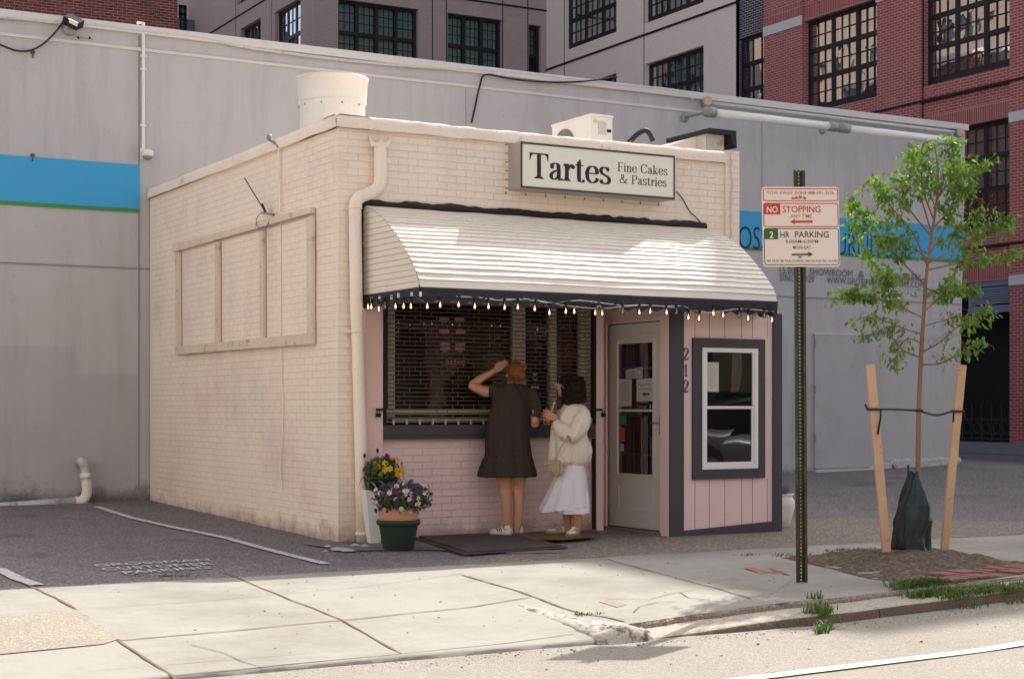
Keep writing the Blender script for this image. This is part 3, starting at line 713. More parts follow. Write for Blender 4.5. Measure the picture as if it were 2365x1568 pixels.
for i in range(pn):
    for j in range(2):
        c = pa+(pb-pa).normalized()*(.098*i)+Vector((.05*j, .19*j+.06, 0)); r = random.uniform(-.05,.05)
        u = Vector((math.cos(r+1.75), math.sin(r+1.75), 0)); v = Vector((-u.y, u.x, 0)); z = pitz(c.x, c.y) if in_poly(c.x, c.y, pit) else gh(c.x,c.y)
        c.z = z-.01+random.uniform(-.004,.006)+(i*.0004)
        pv.prism([c+u*.092-v*.045, c+u*.092+v*.045, c-u*.092+v*.045, c-u*.092-v*.045], (0,0,.018))
struct(pv.build('clay_pavers', M['paver'], None, bevel=.003))
gs = MB()
def blade(x, y, z, h, l, w_, az):
    d = Vector((math.cos(az), math.sin(az), 0)); s_ = Vector((-d.y, d.x, 0))*w_; p = Vector((x, y, z))
    m_ = p+d*l*.4+Vector((0,0,h*.7)); e = p+d*l+Vector((0,0,h))
    gs.add([p-s_, p+s_, m_+s_*.8, m_-s_*.8, e], [(0,1,2,3),(3,2,4)])
def tuft(px, py, n, rad, hh):
    c = PG(px, py)
    for _ in range(n):
        x = c.x+random.gauss(0, rad); y = c.y+random.gauss(0, rad*.6); h = hh*random.uniform(.4,1.2)
        zb = gh(x, y) if y > -5.13 else kz(x)-.01
        if y < -5.5: zb = rz_(x)
        blade(x, y, zb, h, h*random.uniform(.3,1.2), .004, random.uniform(0, 6.28))
for i in range(60):
    t = random.random(); tuft(2075+295*t, 1368-22*t+random.gauss(0,5)-(8 if t < .2 else 0), 45, .06, .055 if t < .35 else .035)
for i in range(8): tuft(random.uniform(2085,2200), random.uniform(1352,1375), 60, .05, .07)
for i in range(6): tuft(1885+random.gauss(0,16), 1396+random.gauss(0,7), 45, .035, .06)
for i in range(2): tuft(1905+random.gauss(0,6), 1422+random.gauss(0,10), 35, .03, .07)
for i in range(10): tuft(random.uniform(1700,2000), 1284-random.uniform(-2,2)-(9 if i%2 else 0)*0, 10, .04, .03)
for i in range(12): tuft(1905+random.uniform(0,130), 1279-9*random.random(), 14, .03, .03)
for i in range(5): tuft(random.uniform(1330,1400), random.uniform(1418,1424), 14, .02, .02)
for i in range(14): tuft(random.uniform(300,460), 1331-.05*i, 8, .03, .015)
tag(gs.build('grass', M['grass'], None, fix=False), 'tufts of short green grass and weeds along the kerb and tree pit', 'grass', kind='stuff')
# ================================================================= buildings behind
def wall_holes(mb, ax, val, a0, a1, z0, z1, holes, dep=.25, mi=0, mir=0):
    """vertical wall sheet on plane ax=val from a0..a1, with openings (a,b,za,zb) and reveals going in by dep"""
    A = sorted(set([a0, a1]+[h[0] for h in holes]+[h[1] for h in holes])); Z = sorted(set([z0, z1]+[h[2] for h in holes]+[h[3] for h in holes]))
    A = [a for a in A if a0 <= a <= a1]; Z = [z for z in Z if z0 <= z <= z1]
    P = (lambda a, d, z: Vector((val+d, a, z))) if ax == 'x' else (lambda a, d, z: Vector((a, val+d, z)))
    for i in range(len(A)-1):
        for j in range(len(Z)-1):
            ca = (A[i]+A[i+1])/2; cz = (Z[j]+Z[j+1])/2
            if any(h[0] < ca < h[1] and h[2] < cz < h[3] for h in holes): continue
            mb.quad(P(A[i],0,Z[j]), P(A[i+1],0,Z[j]), P(A[i+1],0,Z[j+1]), P(A[i],0,Z[j+1]), mi)
    for (a, b, za, zb) in holes:
        a = max(a, a0); b = min(b, a1); za = max(za, z0); zb = min(zb, z1)
        mb.quad(P(a,0,za), P(b,0,za), P(b,dep,za), P(a,dep,za), mir); mb.quad(P(a,0,zb), P(b,0,zb), P(b,dep,zb), P(a,dep,zb), mir)
        mb.quad(P(a,0,za), P(a,0,zb), P(a,dep,zb), P(a,dep,za), mir); mb.quad(P(b,0,za), P(b,0,zb), P(b,dep,zb), P(b,dep,za), mir)
def pbox(mb, ax, val, a0, a1, d0, d1, z0, z1, mi=0):
    if ax == 'x': mb.box(val+d0, val+d1, a0, a1, z0, z1, mi)
    else: mb.box(a0, a1, val+d0, val+d1, z0, z1, mi)
def mill_window(parent, ax, val, a0, a1, z0, z1, cols, rows, mx=3, my=2, dep=.16, fw=.10, bar=.13, sill=.22, blinds=None, rowz=None, rev=False):
    fr = MB(); gl = MB(); bl = MB()
    pbox(fr, ax, val, a0, a0+fw, dep, dep+.08, z0, z1); pbox(fr, ax, val, a1-fw, a1, dep, dep+.08, z0, z1)
    pbox(fr, ax, val, a0+fw, a1-fw, dep, dep+.08, z1-fw, z1); pbox(fr, ax, val, a0+fw, a1-fw, dep, dep+.08, z0, z0+sill)
    ia, ib = a0+fw, a1-fw; za, zb = z0+sill, z1-fw; cw = (ib-ia-bar*(cols-1))/cols; rh = (zb-za-bar*(rows-1))/rows
    for c in range(cols-1): x = ia+cw*(c+1)+bar*c; pbox(fr, ax, val, x, x+bar, dep+.01, dep+.075, za, zb)
    for r in range(rows-1):
        z = za+rh*(r+1)+bar*r
        for c in range(cols): x = ia+(cw+bar)*c; pbox(fr, ax, val, x, x+cw, dep+.01, dep+.07, z, z+bar)
    rnd = random.Random(int(a0*97+z0*31))
    for c in range(cols):
        for r in range(rows):
            x = ia+(cw+bar)*c; z = za+(rh+bar)*r
            for i in range(1, mx): t = x+cw*i/mx; pbox(fr, ax, val, t-.013, t+.013, dep+.02, dep+.045, z, z+rh)
            for i in range(1, my): t = z+rh*i/my; pbox(fr, ax, val, x, x+cw, dep+.021, dep+.044, t-.013, t+.013)
            d = dep+.05; tl = rnd.uniform(-.012, .012)
            pts = [(x,d,z),(x+cw,d+tl,z),(x+cw,d+tl,z+rh),(x,d,z+rh)]
            gl.add([(val+p[1], p[0], p[2]) if ax == 'x' else (p[0], val+p[1], p[2]) for p in pts], [(0,1,2,3)])
            k = (blinds or {}).get((c, r), rnd.choice([0, 0, 0, .35, 1]) if blinds is None else 0)
            mi = 2 if k < 0 else (0 if k > 0 else 1); k = abs(k); d = dep+.20
            if k: pbox(bl, ax, val, x-.02, x+cw+.02, d, d+.01, z+rh*(1-k), z+rh+.02, mi)
    pbox(bl, ax, val, a0-.05, a1+.05, dep+.8, dep+.82, z0-.05, z1+.05, 1); pbox(bl, ax, val, a0-.05, a0-.02, dep+.1, dep+.8, z0-.05, z1+.05, 1); pbox(bl, ax, val, a1+.02, a1+.05, dep+.1, dep+.8, z0-.05, z1+.05, 1)
    pbox(bl, ax, val, a0-.02, a1+.02, dep+.1, dep+.8, z1+.02, z1+.05, 1); pbox(bl, ax, val, a0-.02, a1+.02, dep+.1, dep+.8, z0-.05, z0-.02, 1)
    w_ = fr.build('window', M['black_frame'], parent); gl.build('pane', M['glass_far'], w_, fix=False); bl.build('blind', [M['blind'], M['void'], M['blind_warm']], w_)
    return w_
XF = 24.5; YA = 37.4; XC = 15.3; HB = 25.2; YR0 = 7.45
def ax_(px, py, X=XF): p = PX(px, py, X); return p.y, p.z
def ay_(px, py, Y=YA): p = PY(px, py, Y); return p.x, p.z
# ---- red brick building (right)
rb = root('brick_apartment_building', (XF, 12, -.35), 'tall red brick mill style apartment building with black gridded windows at the right edge', 'building')
yr = lambda px: ax_(px, 300)[0]
y1769, y1857, y2030, y2133, y2337, y2204 = [yr(v) for v in (1769, 1857, 2030, 2133, 2337, 2204)]
R1 = (y2030, y1857, ax_(2030,222)[1], ax_(2030,0)[1]+.05)
R2 = (y2337, y2133, ax_(2337,151)[1], ax_(2337,151)[1]+(R1[3]-R1[2])*1.0)
R3 = (y2337, yr(2133), ax_(2337,518)[1], ax_(2337,269)[1])
OP = (y2337, yr(2110), ax_(2337,1022)[1], ax_(2337,645)[1])
def mirrored(y0, y1): return (y0, y1)
stp = R2[2]-R3[2]
holes = [R1, R2, R3, OP, (R1[0], R1[1], R1[2]-stp, R1[3]-stp)]
ZT = HB
wm = MB()
# wall from its near end to the dark strip
wall_holes(wm, 'x', XF, YR0, y1769, -.4, ZT, holes, .3)
wm.quad((XF, YR0, -.4), (XF+14, YR0, -.4), (XF+14, YR0, ZT), (XF, YR0, ZT))
wm.quad((XF, YR0, ZT), (XF+14, YR0, ZT), (XF+14, YA+12, ZT), (XF, YA+12, ZT)); wm.quad((XF+14, YR0, -.4), (XF+14, YA+12, -.4), (XF+14, YA+12, ZT), (XF+14, YR0, ZT)); 
wm.quad((XF, YA+12, -.4), (XF+14, YA+12, -.4), (XF+14, YA+12, ZT), (XF, YA+12, ZT)); wm.build('wall', M['red'], rb)
# pilasters standing 6 cm proud
pl = MB()
pbox(pl, 'x', XF, y1857, y1769, -.08, 0, -.4, ZT); pbox(pl, 'x', XF, YR0, y2337, -.08, 0, -.4, ax_(2337,637)[1]); pbox(pl, 'x', XF, y2133+.02, y2030, -.08, 0, -.4, ZT)
pbox(pl, 'x', XF, YR0, y2337, -.08, 0, ax_(2337,660)[1], ZT)
pl.build('pilaster', M['red'], rb)
zl0, zl1 = ax_(1857,59)[1], ax_(1857,37)[1]; hL = zl1-zl0
lm = MB(); pbox(lm, 'x', XF, y1857-.02, y1769+.01, -.11, -.081, zl0, zl1); lm.build('stone_band', M['lime'], rb)
zb2, zt2 = ax_(2337,285)[1], ax_(2337,262)[1]; lm = MB(); pbox(lm, 'x', XF, YR0, y2337+.01, -.11, -.081, zb2, zt2); lm.build('stone_band', M['lime'], rb)
zb3, zt3 = ax_(2337,660)[1], ax_(2337,637)[1]; lm = MB(); pbox(lm, 'x', XF, YR0, y2337+.01, -.11, -.081, zb3, zt3); lm.build('stone_band', M['lime'], rb)
lm = MB(); pbox(lm, 'x', XF, y2133+.02, y2030+.01, -.11, -.081, ax_(2030,8)[1], ax_(2030,-14)[1]); lm.build('stone_band', M['lime'], rb)

def soldier(a0, a1, z0, z1, d0=-.012, d1=.02):
    sl = MB(); pbox(sl, 'x', XF, a0, a1, d0, d1, z0, z1); sl.build('soldier_course', M['red_soldier'], rb)
soldier(y2337+.0, yr(2150), R3[3]+.02, R3[3]+.02+.42); soldier(y2337, yr(2150), OP[3]+.02, OP[3]+.42)
soldier(R1[0], R1[1], R1[3]+.02, R1[3]+.4); soldier(y1857, y1769, zl1, zl1+.42, -.10, -.082)
bt = MB()
zb = ax_(2337,192)[1]; pbox(bt, 'x', XF, YR0, y1857, -.095, -.0, zb, zb+.07)
zc = ax_(2337,566)[1]; pbox(bt, 'x', XF, YR0, y1857, -.094, -.001, zc, zc+.06)
pbox(bt, 'x', XF, y2133, y2133+.05, -.02, .02, -.3, ZT)
bt.build('belt_course', M['black'], rb)
mill_window(rb, 'x', XF, *R1, 3, 3, blinds={(2,2):-1,(2,1):-1,(2,0):0,(1,2):1,(1,1):1,(1,0):1,(0,2):1,(0,1):1,(0,0):.2})
mill_window(rb, 'x', XF, *R2, 3, 3, blinds={(0,0):1,(1,0):0,(2,0):.15,(0,1):0})
mill_window(rb, 'x', XF, *R3, 3, 3, blinds={(2,2):-1,(1,2):-1,(0,2):-1,(0,1):1,(1,1):-1,(2,1):-1,(0,0):0})
mill_window(rb, 'x', XF, *holes[4], 3, 3, blinds={})
# garage opening with louvre and low iron screen
lv = MB(); z0_, z1_ = ax_(2337,719)[1], OP[3]; la, lb = y2337, yr(2235)
pbox(lv, 'x', XF, la, lb, .02, .14, z0_, z0_+.18); pbox(lv, 'x', XF, la, lb, .02, .14, z1_-.12, z1_); pbox(lv, 'x', XF, lb-.12, lb, .021, .139, z0_+.18, z1_-.12)
for i in range(7):
    z = z0_+.25+(z1_-z0_-.40)*i/6.6; lv.quad((XF+.03, la, z), (XF+.03, lb-.12, z), (XF+.12, lb-.12, z+.10), (XF+.12, la, z+.10)); lv.box(XF+.025, XF+.04, la, lb-.12, z-.03, z+.012)
lv.build('louvre', M['louvre'], rb)
ob = MB(); pbox(ob, 'x', XF, OP[0], OP[1], .9, .95, OP[2], OP[3]); pbox(ob, 'x', XF, OP[0], OP[1], .2, .26, z0_-.08, z0_-.01); ob.build('dark_opening_backing', M['black'], rb)  # black sheet stands in for the shade deep in the garage opening
ir = MB(); zi = OP[2]
for i in range(26):
    y = OP[0]+.1+i*.33
    if y > OP[1]-.1: break
    ir.tube([(XF+.1, y, zi), (XF+.1, y, zi+.85)], .018, 5); 
    pts = [(XF+.1, y+.165+.12*math.cos(a), zi+.35+.14*math.sin(a)) for a in [k*math.pi/5 for k in range(11)]]; ir.tube(pts, .014, 4, caps=False)
    ir.ell((XF+.1, y, zi+.88), (.03,.03,.05), 6, 4)
for z in (.08, .2, .55): ir.tube([(XF+.1, OP[0], zi+z), (XF+.1, OP[1], zi+z)], .016, 4)
ir.build('iron_screen', mat('green_black_iron', (.03,.04,.035), .6, .1, 5, bump=0), rb)
gn = MB(); pbox(gn, 'x', XF, YR0, y1857, -.16, -.082, -.45, ax_(2337,1050)[1]); pbox(gn, 'x', XF, YR0, y1857, -.12, -.083, ax_(2337,1050)[1]+.01, OP[2]-.01)
gn.build('granite_base', M['granite'], rb)
# dark strip bay (set back) with its window
yst0, yst1 = yr(1769), yr(1700)
dk = MB(); Wd = (yst0+.0, yst1, ax_(1769,218)[1]-.6, ax_(1769,67)[1])
wall_holes(dk, 'x', XF+.12, yst0, yst1, -.4, ZT, [Wd], .25); dk.build('dark_brick_bay', M['purple'], rb)
mill_window(rb, 'x', XF+.12, Wd[0], Wd[1], Wd[2], Wd[3], 1, 3, mx=3, my=1, dep=.1, blinds={(0,2):.25})
# ---- beige building
bb = root('beige_apartment_building', (XF, 30, -.35), 'tall beige brick apartment building with black gridded windows behind the grey wall', 'building')
yB1, yB0 = yst1, YA
def bw(pl_, pr_, pyb, h): # window on the X plane given left px, right px, bottom y at left px, height
    a, b = yr(pr_), yr(pl_); z = ax_(pl_, pyb)[1]; return (a, b, z, z+h)
sH = ax_(1490,149.6)[1]; top2 = sH; WH = 2.9
w1z = ax_(1305,118)[1]; w2z = ax_(1488,56)[1]; w3 = ax_(1490,149.6)[1]; w0 = ax_(1424,169)[1]
BW = [(yr(1424), yr(1305), w1z, w1z+WH), (yr(1625), yr(1488), w2z, w2z+WH), (yr(1625), yr(1490), w3-WH, w3), (yr(1424), yr(1305), w0-WH, w0)]
mb = MB(); wall_holes(mb, 'x', XF, yB1, yB0, -.4, ZT, BW, .3)
xA0, xA1 = XC, XF
ya = lambda px: ay_(px, 30)[0]
a1b, a1t = ay_(781,0); 
wa_t = ay_(781,-3)[1]; wb_t = ay_(1033,29.6)[1]; wc_t = ay_(1221,57)[1]
BA = [(ya(781), ya(966), wa_t-3.4, wa_t), (ya(1033.5), ya(1159.5), wb_t-3.4, wb_t), (ya(1221), ya(1249.5), wc_t-3.4, wc_t)]
m2 = MB(); wall_holes(m2, 'y', YA, xA0, xA1, -.4, ZT, BA, .3)
m2.quad((XC, YA, -.4), (XC, YA, ZT), (XC, YA+14, ZT), (XC, YA+14, -.4)) if False else None
cx = lambda px, py: (PX(px, py, XC).y, PX(px, py, XC).z)
c1 = (cx(694,0)[0], cx(635,29)[0], cx(635,29)[1]-3.4, cx(635,29)[1]); c2 = (cx(602,49)[0], cx(556,68)[0], cx(556,68)[1]-3, cx(556,68)[1]); c3 = (cx(602,0)[0], cx(548,14)[0], cx(548,14)[1], cx(548,14)[1]+3)
wall_holes(m2, 'x', XC, YA, YA+16, -.4, ZT, [c1, c2, c3], .3)
m2.quad((XC, YA+16, -.4), (XF+14, YA+16, -.4), (XF+14, YA+16, ZT), (XC, YA+16, ZT)); m2.quad((XC, YA, ZT), (XF+14, YA, ZT), (XF+14, YA+16, ZT), (XC, YA+16, ZT))
mb.build('side_wall', M['beige'], bb); m2.build('rear_wall', M['beige_dark'], bb)
for h, c, b_ in ((BW[0], 3, {(2,1):0,(1,1):-1,(0,1):-1,(2,0):1,(1,0):-1,(0,0):-1}), (BW[1], 3, {}), (BW[2], 3, {(0,2):1,(1,2):1,(2,2):.3,(0,1):1}), (BW[3], 3, {})):
    mill_window(bb, 'x', XF, *h, c, 3 if h is not BW[0] else 3, blinds=b_)
for h, c in ((BA[0], 4), (BA[1], 3), (BA[2], 1)): mill_window(bb, 'y', YA, *h, c, 3, mx=3, my=3, blinds={(i,j):1 for i in range(4) for j in (1,2)} if c > 1 else {(0,2):1})
for h, c in ((c1, 3), (c2, 3), (c3, 3)): mill_window(bb, 'x', XC, *h, c, 3, mx=2, my=2, blinds={(i,j):1 for i in range(3) for j in (1,2)})
bj = MB()
z = ax_(1276,160)[1]; pbox(bj, 'x', XF, yB1, yB0, -.03, .0, z, z+.07); z = ax_(1695,26)[1]; 
for px in (1304.5, 1489): y = yr(px); pbox(bj, 'x', XF, y+.02, y+.055, -.006, .001, -.3, ZT)
for px in (999, 1031, 1161, 1219): x = ya(px); pbox(bj, 'y', YA, x-.02, x+.015, -.006, .001, -.3, ZT)
z = ay_(1249,26)[1]; pbox(bj, 'y', YA, XC, XF, -.03, 0, z, z+.06); z = cx(545,43)[1]; pbox(bj, 'x', XC, YA, YA+16, -.03, 0, z, z+.05)
for px in (545, 628): y = cx(px, 50)[0]; pbox(bj, 'x', XC, y, y+.03, -.006, .001, -.3, ZT)
bj.build('joint_lines', M['black'], bb)
# ---- older buildings at upper left
ob_ = root('old_brick_building', (2, 30, -.3), 'old dark red brick building rising behind the grey wall at upper left', 'building')
xe = PY(410, 30, 30).x
mb = MB(); mb.quad((-22,30,-.3), (xe,30,-.3), (xe,30,15), (-22,30,15)); mb.quad((xe,30,-.3), (xe,40,-.3), (xe,40,15), (xe,30,15)); mb.quad((-22,30,15),(xe,30,15),(xe,40,15),(-22,40,15)); mb.build('wall', M['oldred'], ob_)
mb = MB(); mb.box(-22,xe+.05,29.95,40,15,15.2); mb.build('parapet_cap', M['lime'], ob_)
db = root('dark_townhouse', (8, 50, -.3), 'dark mauve brick building with one narrow sash window beside the old red brick', 'building')
p0, p1, p2 = PY(405,20,50).x, PY(474,20,50).x, PY(503,20,50).x; wx0, wx1 = PY(415,20,50).x, PY(433,20,50).x; wz1, wz0 = PY(415,10,50).z, PY(433,54,50).z
mb = MB(); wall_holes(mb, 'y', 50, p0-3, p1, -.3, 17, [(wx0, wx1, wz0-1, wz1)], .2); mb.build('wall', brick_mat('mauve_dark_brick', (.15,.12,.145), (.12,.095,.12), (.19,.17,.18), ms=.012, bumpd=.003, bh=.0677), db)
mb = MB(); mb.box(p1, p2, 49.8, 52, -.3, 17); mb.build('chimney_breast', M['purple'], db)
mb = MB(); mb.box(p0-3, p2, 50.5, 51, 0, 17); mb.build('back_wall', M['void'], db)
fr = MB(); 
for b_ in ((wx0,wx0+.12,wz0-1,wz1),(wx1-.12,wx1,wz0-1,wz1),(wx0,wx1,wz1-.12,wz1),(wx0,wx1,(wz0+wz1)/2-.05,(wz0+wz1)/2+.05)): fr.box(b_[0],b_[1],50.1,50.16,b_[2],b_[3])
w_ = fr.build('window', M['black_frame'], db); q = MB(); q.quad((wx0,50.13,wz0-1),(wx1,50.13,wz0-1),(wx1,50.13,wz1),(wx0,50.13,wz1)); q.build('pane', M['glass_far'], w_, fix=False)
q = MB(); q.box((wx0+wx1)/2-.1,wx1,50.3,50.31,wz0-1,wz1); q.build('curtain', M['blind'], w_)
# ================================================================= grey furniture building
YG = 5.7; GX1 = 13.5; GZ = 5.80
fs = root('furniture_store', (4, YG, .1), 'long low grey stucco building with a blue painted band, right behind the little shop', 'building')
gm = MB()
def gwall(u, v):
    x = -16+(GX1+16)*u; z = -.2+(GZ+.2-.10)*v; x -= (0 if u < .995 else .17*(1-v))
    return (x, YG+.006*nz((x,0,z), .8), z)
gm.grid(gwall, 120, 30)
gm.quad((GX1-.17,YG,-.4),(GX1-.17,YG+17,-.4),(GX1,YG+17,GZ),(GX1,YG,GZ)); gm.quad((-16,YG,GZ-.1),(GX1,YG,GZ-.1),(GX1,YG+17,GZ-.1),(-16,YG+17,GZ-.1)); gm.quad((-16,YG,-.4),(-16,YG+17,-.4),(-16,YG+17,GZ),(-16,YG,GZ))
gm.quad((-16,YG+17,-.4),(GX1,YG+17,-.4),(GX1,YG+17,GZ),(-16,YG+17,GZ))
gm.build('wall', M['stucco_wall'], fs, fix=False)
cp = MB(); cp.box(-16, GX1+.03, YG-.05, YG+.35, GZ-.10, GZ+.0); cp.box(-16, GX1+.02, YG-.018, YG-.0, GZ-.30, GZ-.26)
for i in range(12): cp.box(-16+i*2.5, -16+i*2.5+.012, YG-.053, YG-.04, GZ-.1, GZ+.003)
cp.build('parapet_cap', M['stucco_cap'], fs, bevel=.01)
xs0, xs1 = PY(322,440,YG).x, PY(1500,500,YG).x
bn = MB(); bn.box(-16, xs0, YG-.012, YG+.0, 3.60, 4.13); bn.box(xs1, GX1-.06, YG-.012, YG+.0, 3.60, 4.13); bn.build('blue_band', M['blue'], fs)
bn = MB(); bn.box(-16, xs0, YG-.013, YG+.0, 3.555, 3.599); bn.box(xs1, GX1-.065, YG-.013, YG+.0, 3.555, 3.599); bn.build('green_line', M['green_paint'], fs)
# seam lines in the render
sm = MB(); sm.box(-16, GX1-.10, YG-.010, YG, 2.88, 2.893)
for px in (322,): x = PY(px,300,YG).x; sm.box(x-.012, x, YG-.009, YG, .2, GZ-.12)
for px in (1076, 1760): x = PY(px,300,YG).x; sm.box(x-.005, x, YG-.009, YG, 4.2, GZ-.32)
sm.build('render_seam', mat('seam_grey', (.24,.23,.24), .9), fs)
U = Vector((1,0,0)); V = Vector((0,0,1))
def gtext(s, a, b, z, cap, mi=0, bold=0.):
    xa = PY(a[0], a[1], YG-.016).x; xb = PY(b[0], b[1], YG-.016).x; lt = MB(); put_text(lt, s, (xa, YG-.016, z), U, V, xb-xa, cap, 0, bold); lt.build('lettering', M['letter_navy' if mi else 'letter'], fs, fix=False)
zt = PY(1740,577,YG).z
gtext('GROSSMAN', (1650,570), (1862,570), zt, .35, bold=-.006); gtext('FURNITURE', (1915,570), (2104,590), zt, .35, bold=-.006)
z1 = PY(1850,634,YG).z; z2 = PY(1850,651,YG).z
gtext('15,000 SF SHOWROOM', (1801,630), (1969,630), z1, .105, 1); gtext('&', (1983,640), (1996,640), z1, .105, 1); gtext('CATALOG LIBRARY', (2010,640), (2128,650), z1, .105, 1)
gtext('SINCE 1929', (1801,650), (1881,650), z2, .10, 1); gtext('WWW.GROSSMANFURNITURE.COM', (1910,650), (2133,680), z2, .10, 1)
dr = MB(); xd0, xd1 = PY(1879,900,YG).x, PY(2011,900,YG).x; zd = PY(1879,768,YG).z; zg = gh(xd0, YG)
dr.box(xd0, xd1, YG-.03, YG, zg+.06, zd-.03)
d_ = dr.build('metal_door', mat('grey_door_paint', (.43,.41,.425), .7, .08, .8, bump=.15, stain=(.36,.335,.34), stscale=1, st=(.5,.7)), fs)
hn = MB()
for z in (.45, 1.2, 1.9): hn.box(xd0-.012, xd0+.014, YG-.05, YG-.028, zg+z, zg+z+.13)
hn.build('hinge', M['grey_metal'], d_); dl = MB(); dl.box(xd0-.03, xd1+.03, YG-.036, YG+.0, zd-.028, zd-.010); dl.box(xd0-.02, xd1+.03, YG-.09, YG+.0, zg+.0, zg+.045); dl.build('door_frame', M['lime'], d_)
rr = MB()
for i in range(60):   # crumbled base where render has fallen off
    px = 2010+random.random()*200; p = PY(px, 1090, YG); x = p.x; r = random.uniform(.04,.14); rr.ell((x, YG-.01, gh(x,YG)+random.uniform(0,.10)), (r, .03, r*.5), 7, 5)
rr.build('broken_base', M['plaster'], fs)
# ---- fittings on the grey wall
def cable(name, pts, r, mt, label, cat, group=None, spline=True):
    P = spl([tuple(p) for p in pts], 8) if spline and len(pts) > 2 else pts
    mb = MB(); mb.tube(P, r, 6); o = mb.build(name, mt, None, smooth=True); return tag(o, label, cat, group)
yc = YG-.05
cable('wall_conduit', [PY(*p, YG-.035) for p in [(-30,38),(200,57),(322,72),(450,86),(560,108),(700,128),(850,145),(1000,157),(1130,164),(1280,178),(1420,196),(1560,210),(1600,230)]], .022, M['pvc'], 'long pale conduit sagging just below the grey wall parapet', 'conduit')
cable('black_wire', [PY(*p, YG-.06) for p in [(1089,284),(1098,245),(1108,200),(1122,173),(1180,183),(1260,190),(1340,189),(1425,178)]], .013, M['cable'], 'thin black wire hanging from the conduit down behind the shop parapet', 'wire')
cable('floodlight_cable', [PY(*p, YG-.06) for p in [(-20,95),(10,108),(40,118),(70,117),(100,102),(128,75),(152,43)]], .012, M['cable'], 'black cable looping from the floodlight to the left edge', 'cable')
fl = root('floodlight', PY(165,62,YG-.02), 'small black box floodlight tilted on the grey wall at upper left', 'floodlight')
mb = MB(); mb.bar(PY(152,43,YG-.22), PY(186,60,YG-.32), .16, .10, up=(0,-.6,.8)); mb.build('housing', M['black'], fl, bevel=.01)
mb = MB(); mb.bar(PY(158,47,YG-.315), PY(179,57.5,YG-.385), .02, .045, up=(0,-.6,.8)); mb.build('lens', M['plastic_white'], fl)
mb = MB(); mb.tube([PY(162,64,YG-.0), PY(163,58,YG-.22)], .035, 10); mb.ell(PY(161,70,YG-.04), (.09,.05,.07), 10, 6); mb.build('bracket', M['grey_metal'], fl, smooth=True)
sp_ = root('wall_bracket', PY(194,88,YG-.01), 'small rusty flat plate screwed to the grey wall under the floodlight', 'plate')
mb = MB(); a = PY(173,83,YG-.02); b = PY(215,93,YG-.02); mb.box(a.x, b.x, YG-.03, YG-.002, b.z+.012, a.z-.01); mb.build('plate', mat('rusted_pale_plate', (.50,.40,.33), .8, .2, 9, stain=(.28,.13,.06), stscale=14, st=(.55,.65)), sp_)
mb = MB()
for px in (181, 207): c = PY(px,88,YG-.034); mb.ell(c, (.014,.008,.014), 8, 5)
mb.build('screw', M['black'], sp_)
for i, (px, py, lb) in enumerate([(76,121,'rusty bolt head in the grey wall below the floodlight cable'), (75,359,'rusty bolt head on the top edge of the blue band at left')]):
    c = PY(px, py, YG-.02); mb = MB(); mb.ell(c, (.028,.02,.024), 8, 6); mb.tube([c+Vector((0,.0,0)), c+Vector((0,.005,-.07))], .008, 5); tag(mb.build('wall_bolt', mat('rust', (.16,.07,.04), .9, .3, 20), None, smooth=True), lb, 'bolt', 'bolts in the grey wall')
sc_ = root('security_camera', PY(334,357,YG-.02), 'white dome security camera at the end of a vertical conduit on the grey wall', 'security camera')
a = PY(322.5,343,YG); b = PY(333,370,YG); mb = MB(); mb.box(a.x, b.x, YG-.06, YG-.003, b.z, a.z); mb.build('mount_box', M['plastic_white'], sc_, bevel=.006)
mb = MB(); mb.ell(PY(341,355,YG-.13), (.075,.08,.055), 14, 8); mb.build('camera_hood', M['plastic_white'], sc_, smooth=True); mb = MB(); mb.ell(PY(341,360,YG-.13), (.06,.065,.055), 12, 8); mb.build('dome', M['grey_metal'], sc_, smooth=True)
mb = MB(); xcn = PY(331,200,YG-.03).x; mb.tube([(xcn, YG-.03, PY(331,343,YG-.03).z), (xcn, YG-.03, GZ+.04), (xcn-.03, YG+.1, GZ+.06)], .020, 8)
for py in (130, 160, 290): c = PY(331,py,YG-.03); mb.box(xcn-.035, xcn+.035, YG-.04, YG-.004, c.z-.012, c.z+.012)
mb.build('conduit', M['plastic_white'], sc_, smooth=False)
# tube lamps
for k, (pa_, pb_, lb) in enumerate([((1632,259),(1930,294),'left half of the long tube lamp hung off the grey wall near the roofline'), ((1942,296),(2205,327),'right half of the long tube lamp, ending above the young tree')]):
    a = PY(*pa_, YG-.62); b = PY(*pb_, YG-.62); t = root('tube_lamp', a, lb, 'tube lamp', 'tube lamps along the grey wall')
    mb = MB(); mb.tube([a, b], .060, 12); mb.build('tube', mat('dusty_lamp_tube%d' % k, (.80,.79,.76), .4, .05, 2, bump=0), t, smooth=True)
    d = (b-a).normalized()
    for c in ((a, a+d*.13), (b-d*.13, b)): mb = MB(); mb.tube([c[0]-d*.01, c[1]+d*.01], .074, 12); mb.ell(c[0]-d*.0, (.07,.06,.075), 10, 6); mb.build('end_cap', M['grey_metal'], t, smooth=True)
    mb = MB(); fa = a if k == 0 else b; mb.tube([fa, (fa.x+.05, YG, fa.z+.02)], .022, 8); mb.ell((fa.x+.05, YG-.03, fa.z+.02), (.07,.03,.07), 8, 6); mb.build('wall_arm', M['grey_metal'], t, smooth=True)
c = PY(1898,302,YG); mb = MB(); mb.ell(c, (.06,.06,.06), 8, 6); tag(mb.build('metal_stud', M['grey_metal'], None, smooth=True), 'small grey stud on the grey wall under the middle of the tube lamps', 'stud')
cable('lamp_rail', [PY(1633,238,YG-.10), PY(2215,308,YG-.10)], .030, M['pvc'], 'pale straight rail on the grey wall above the tube lamps', 'rail', spline=False)
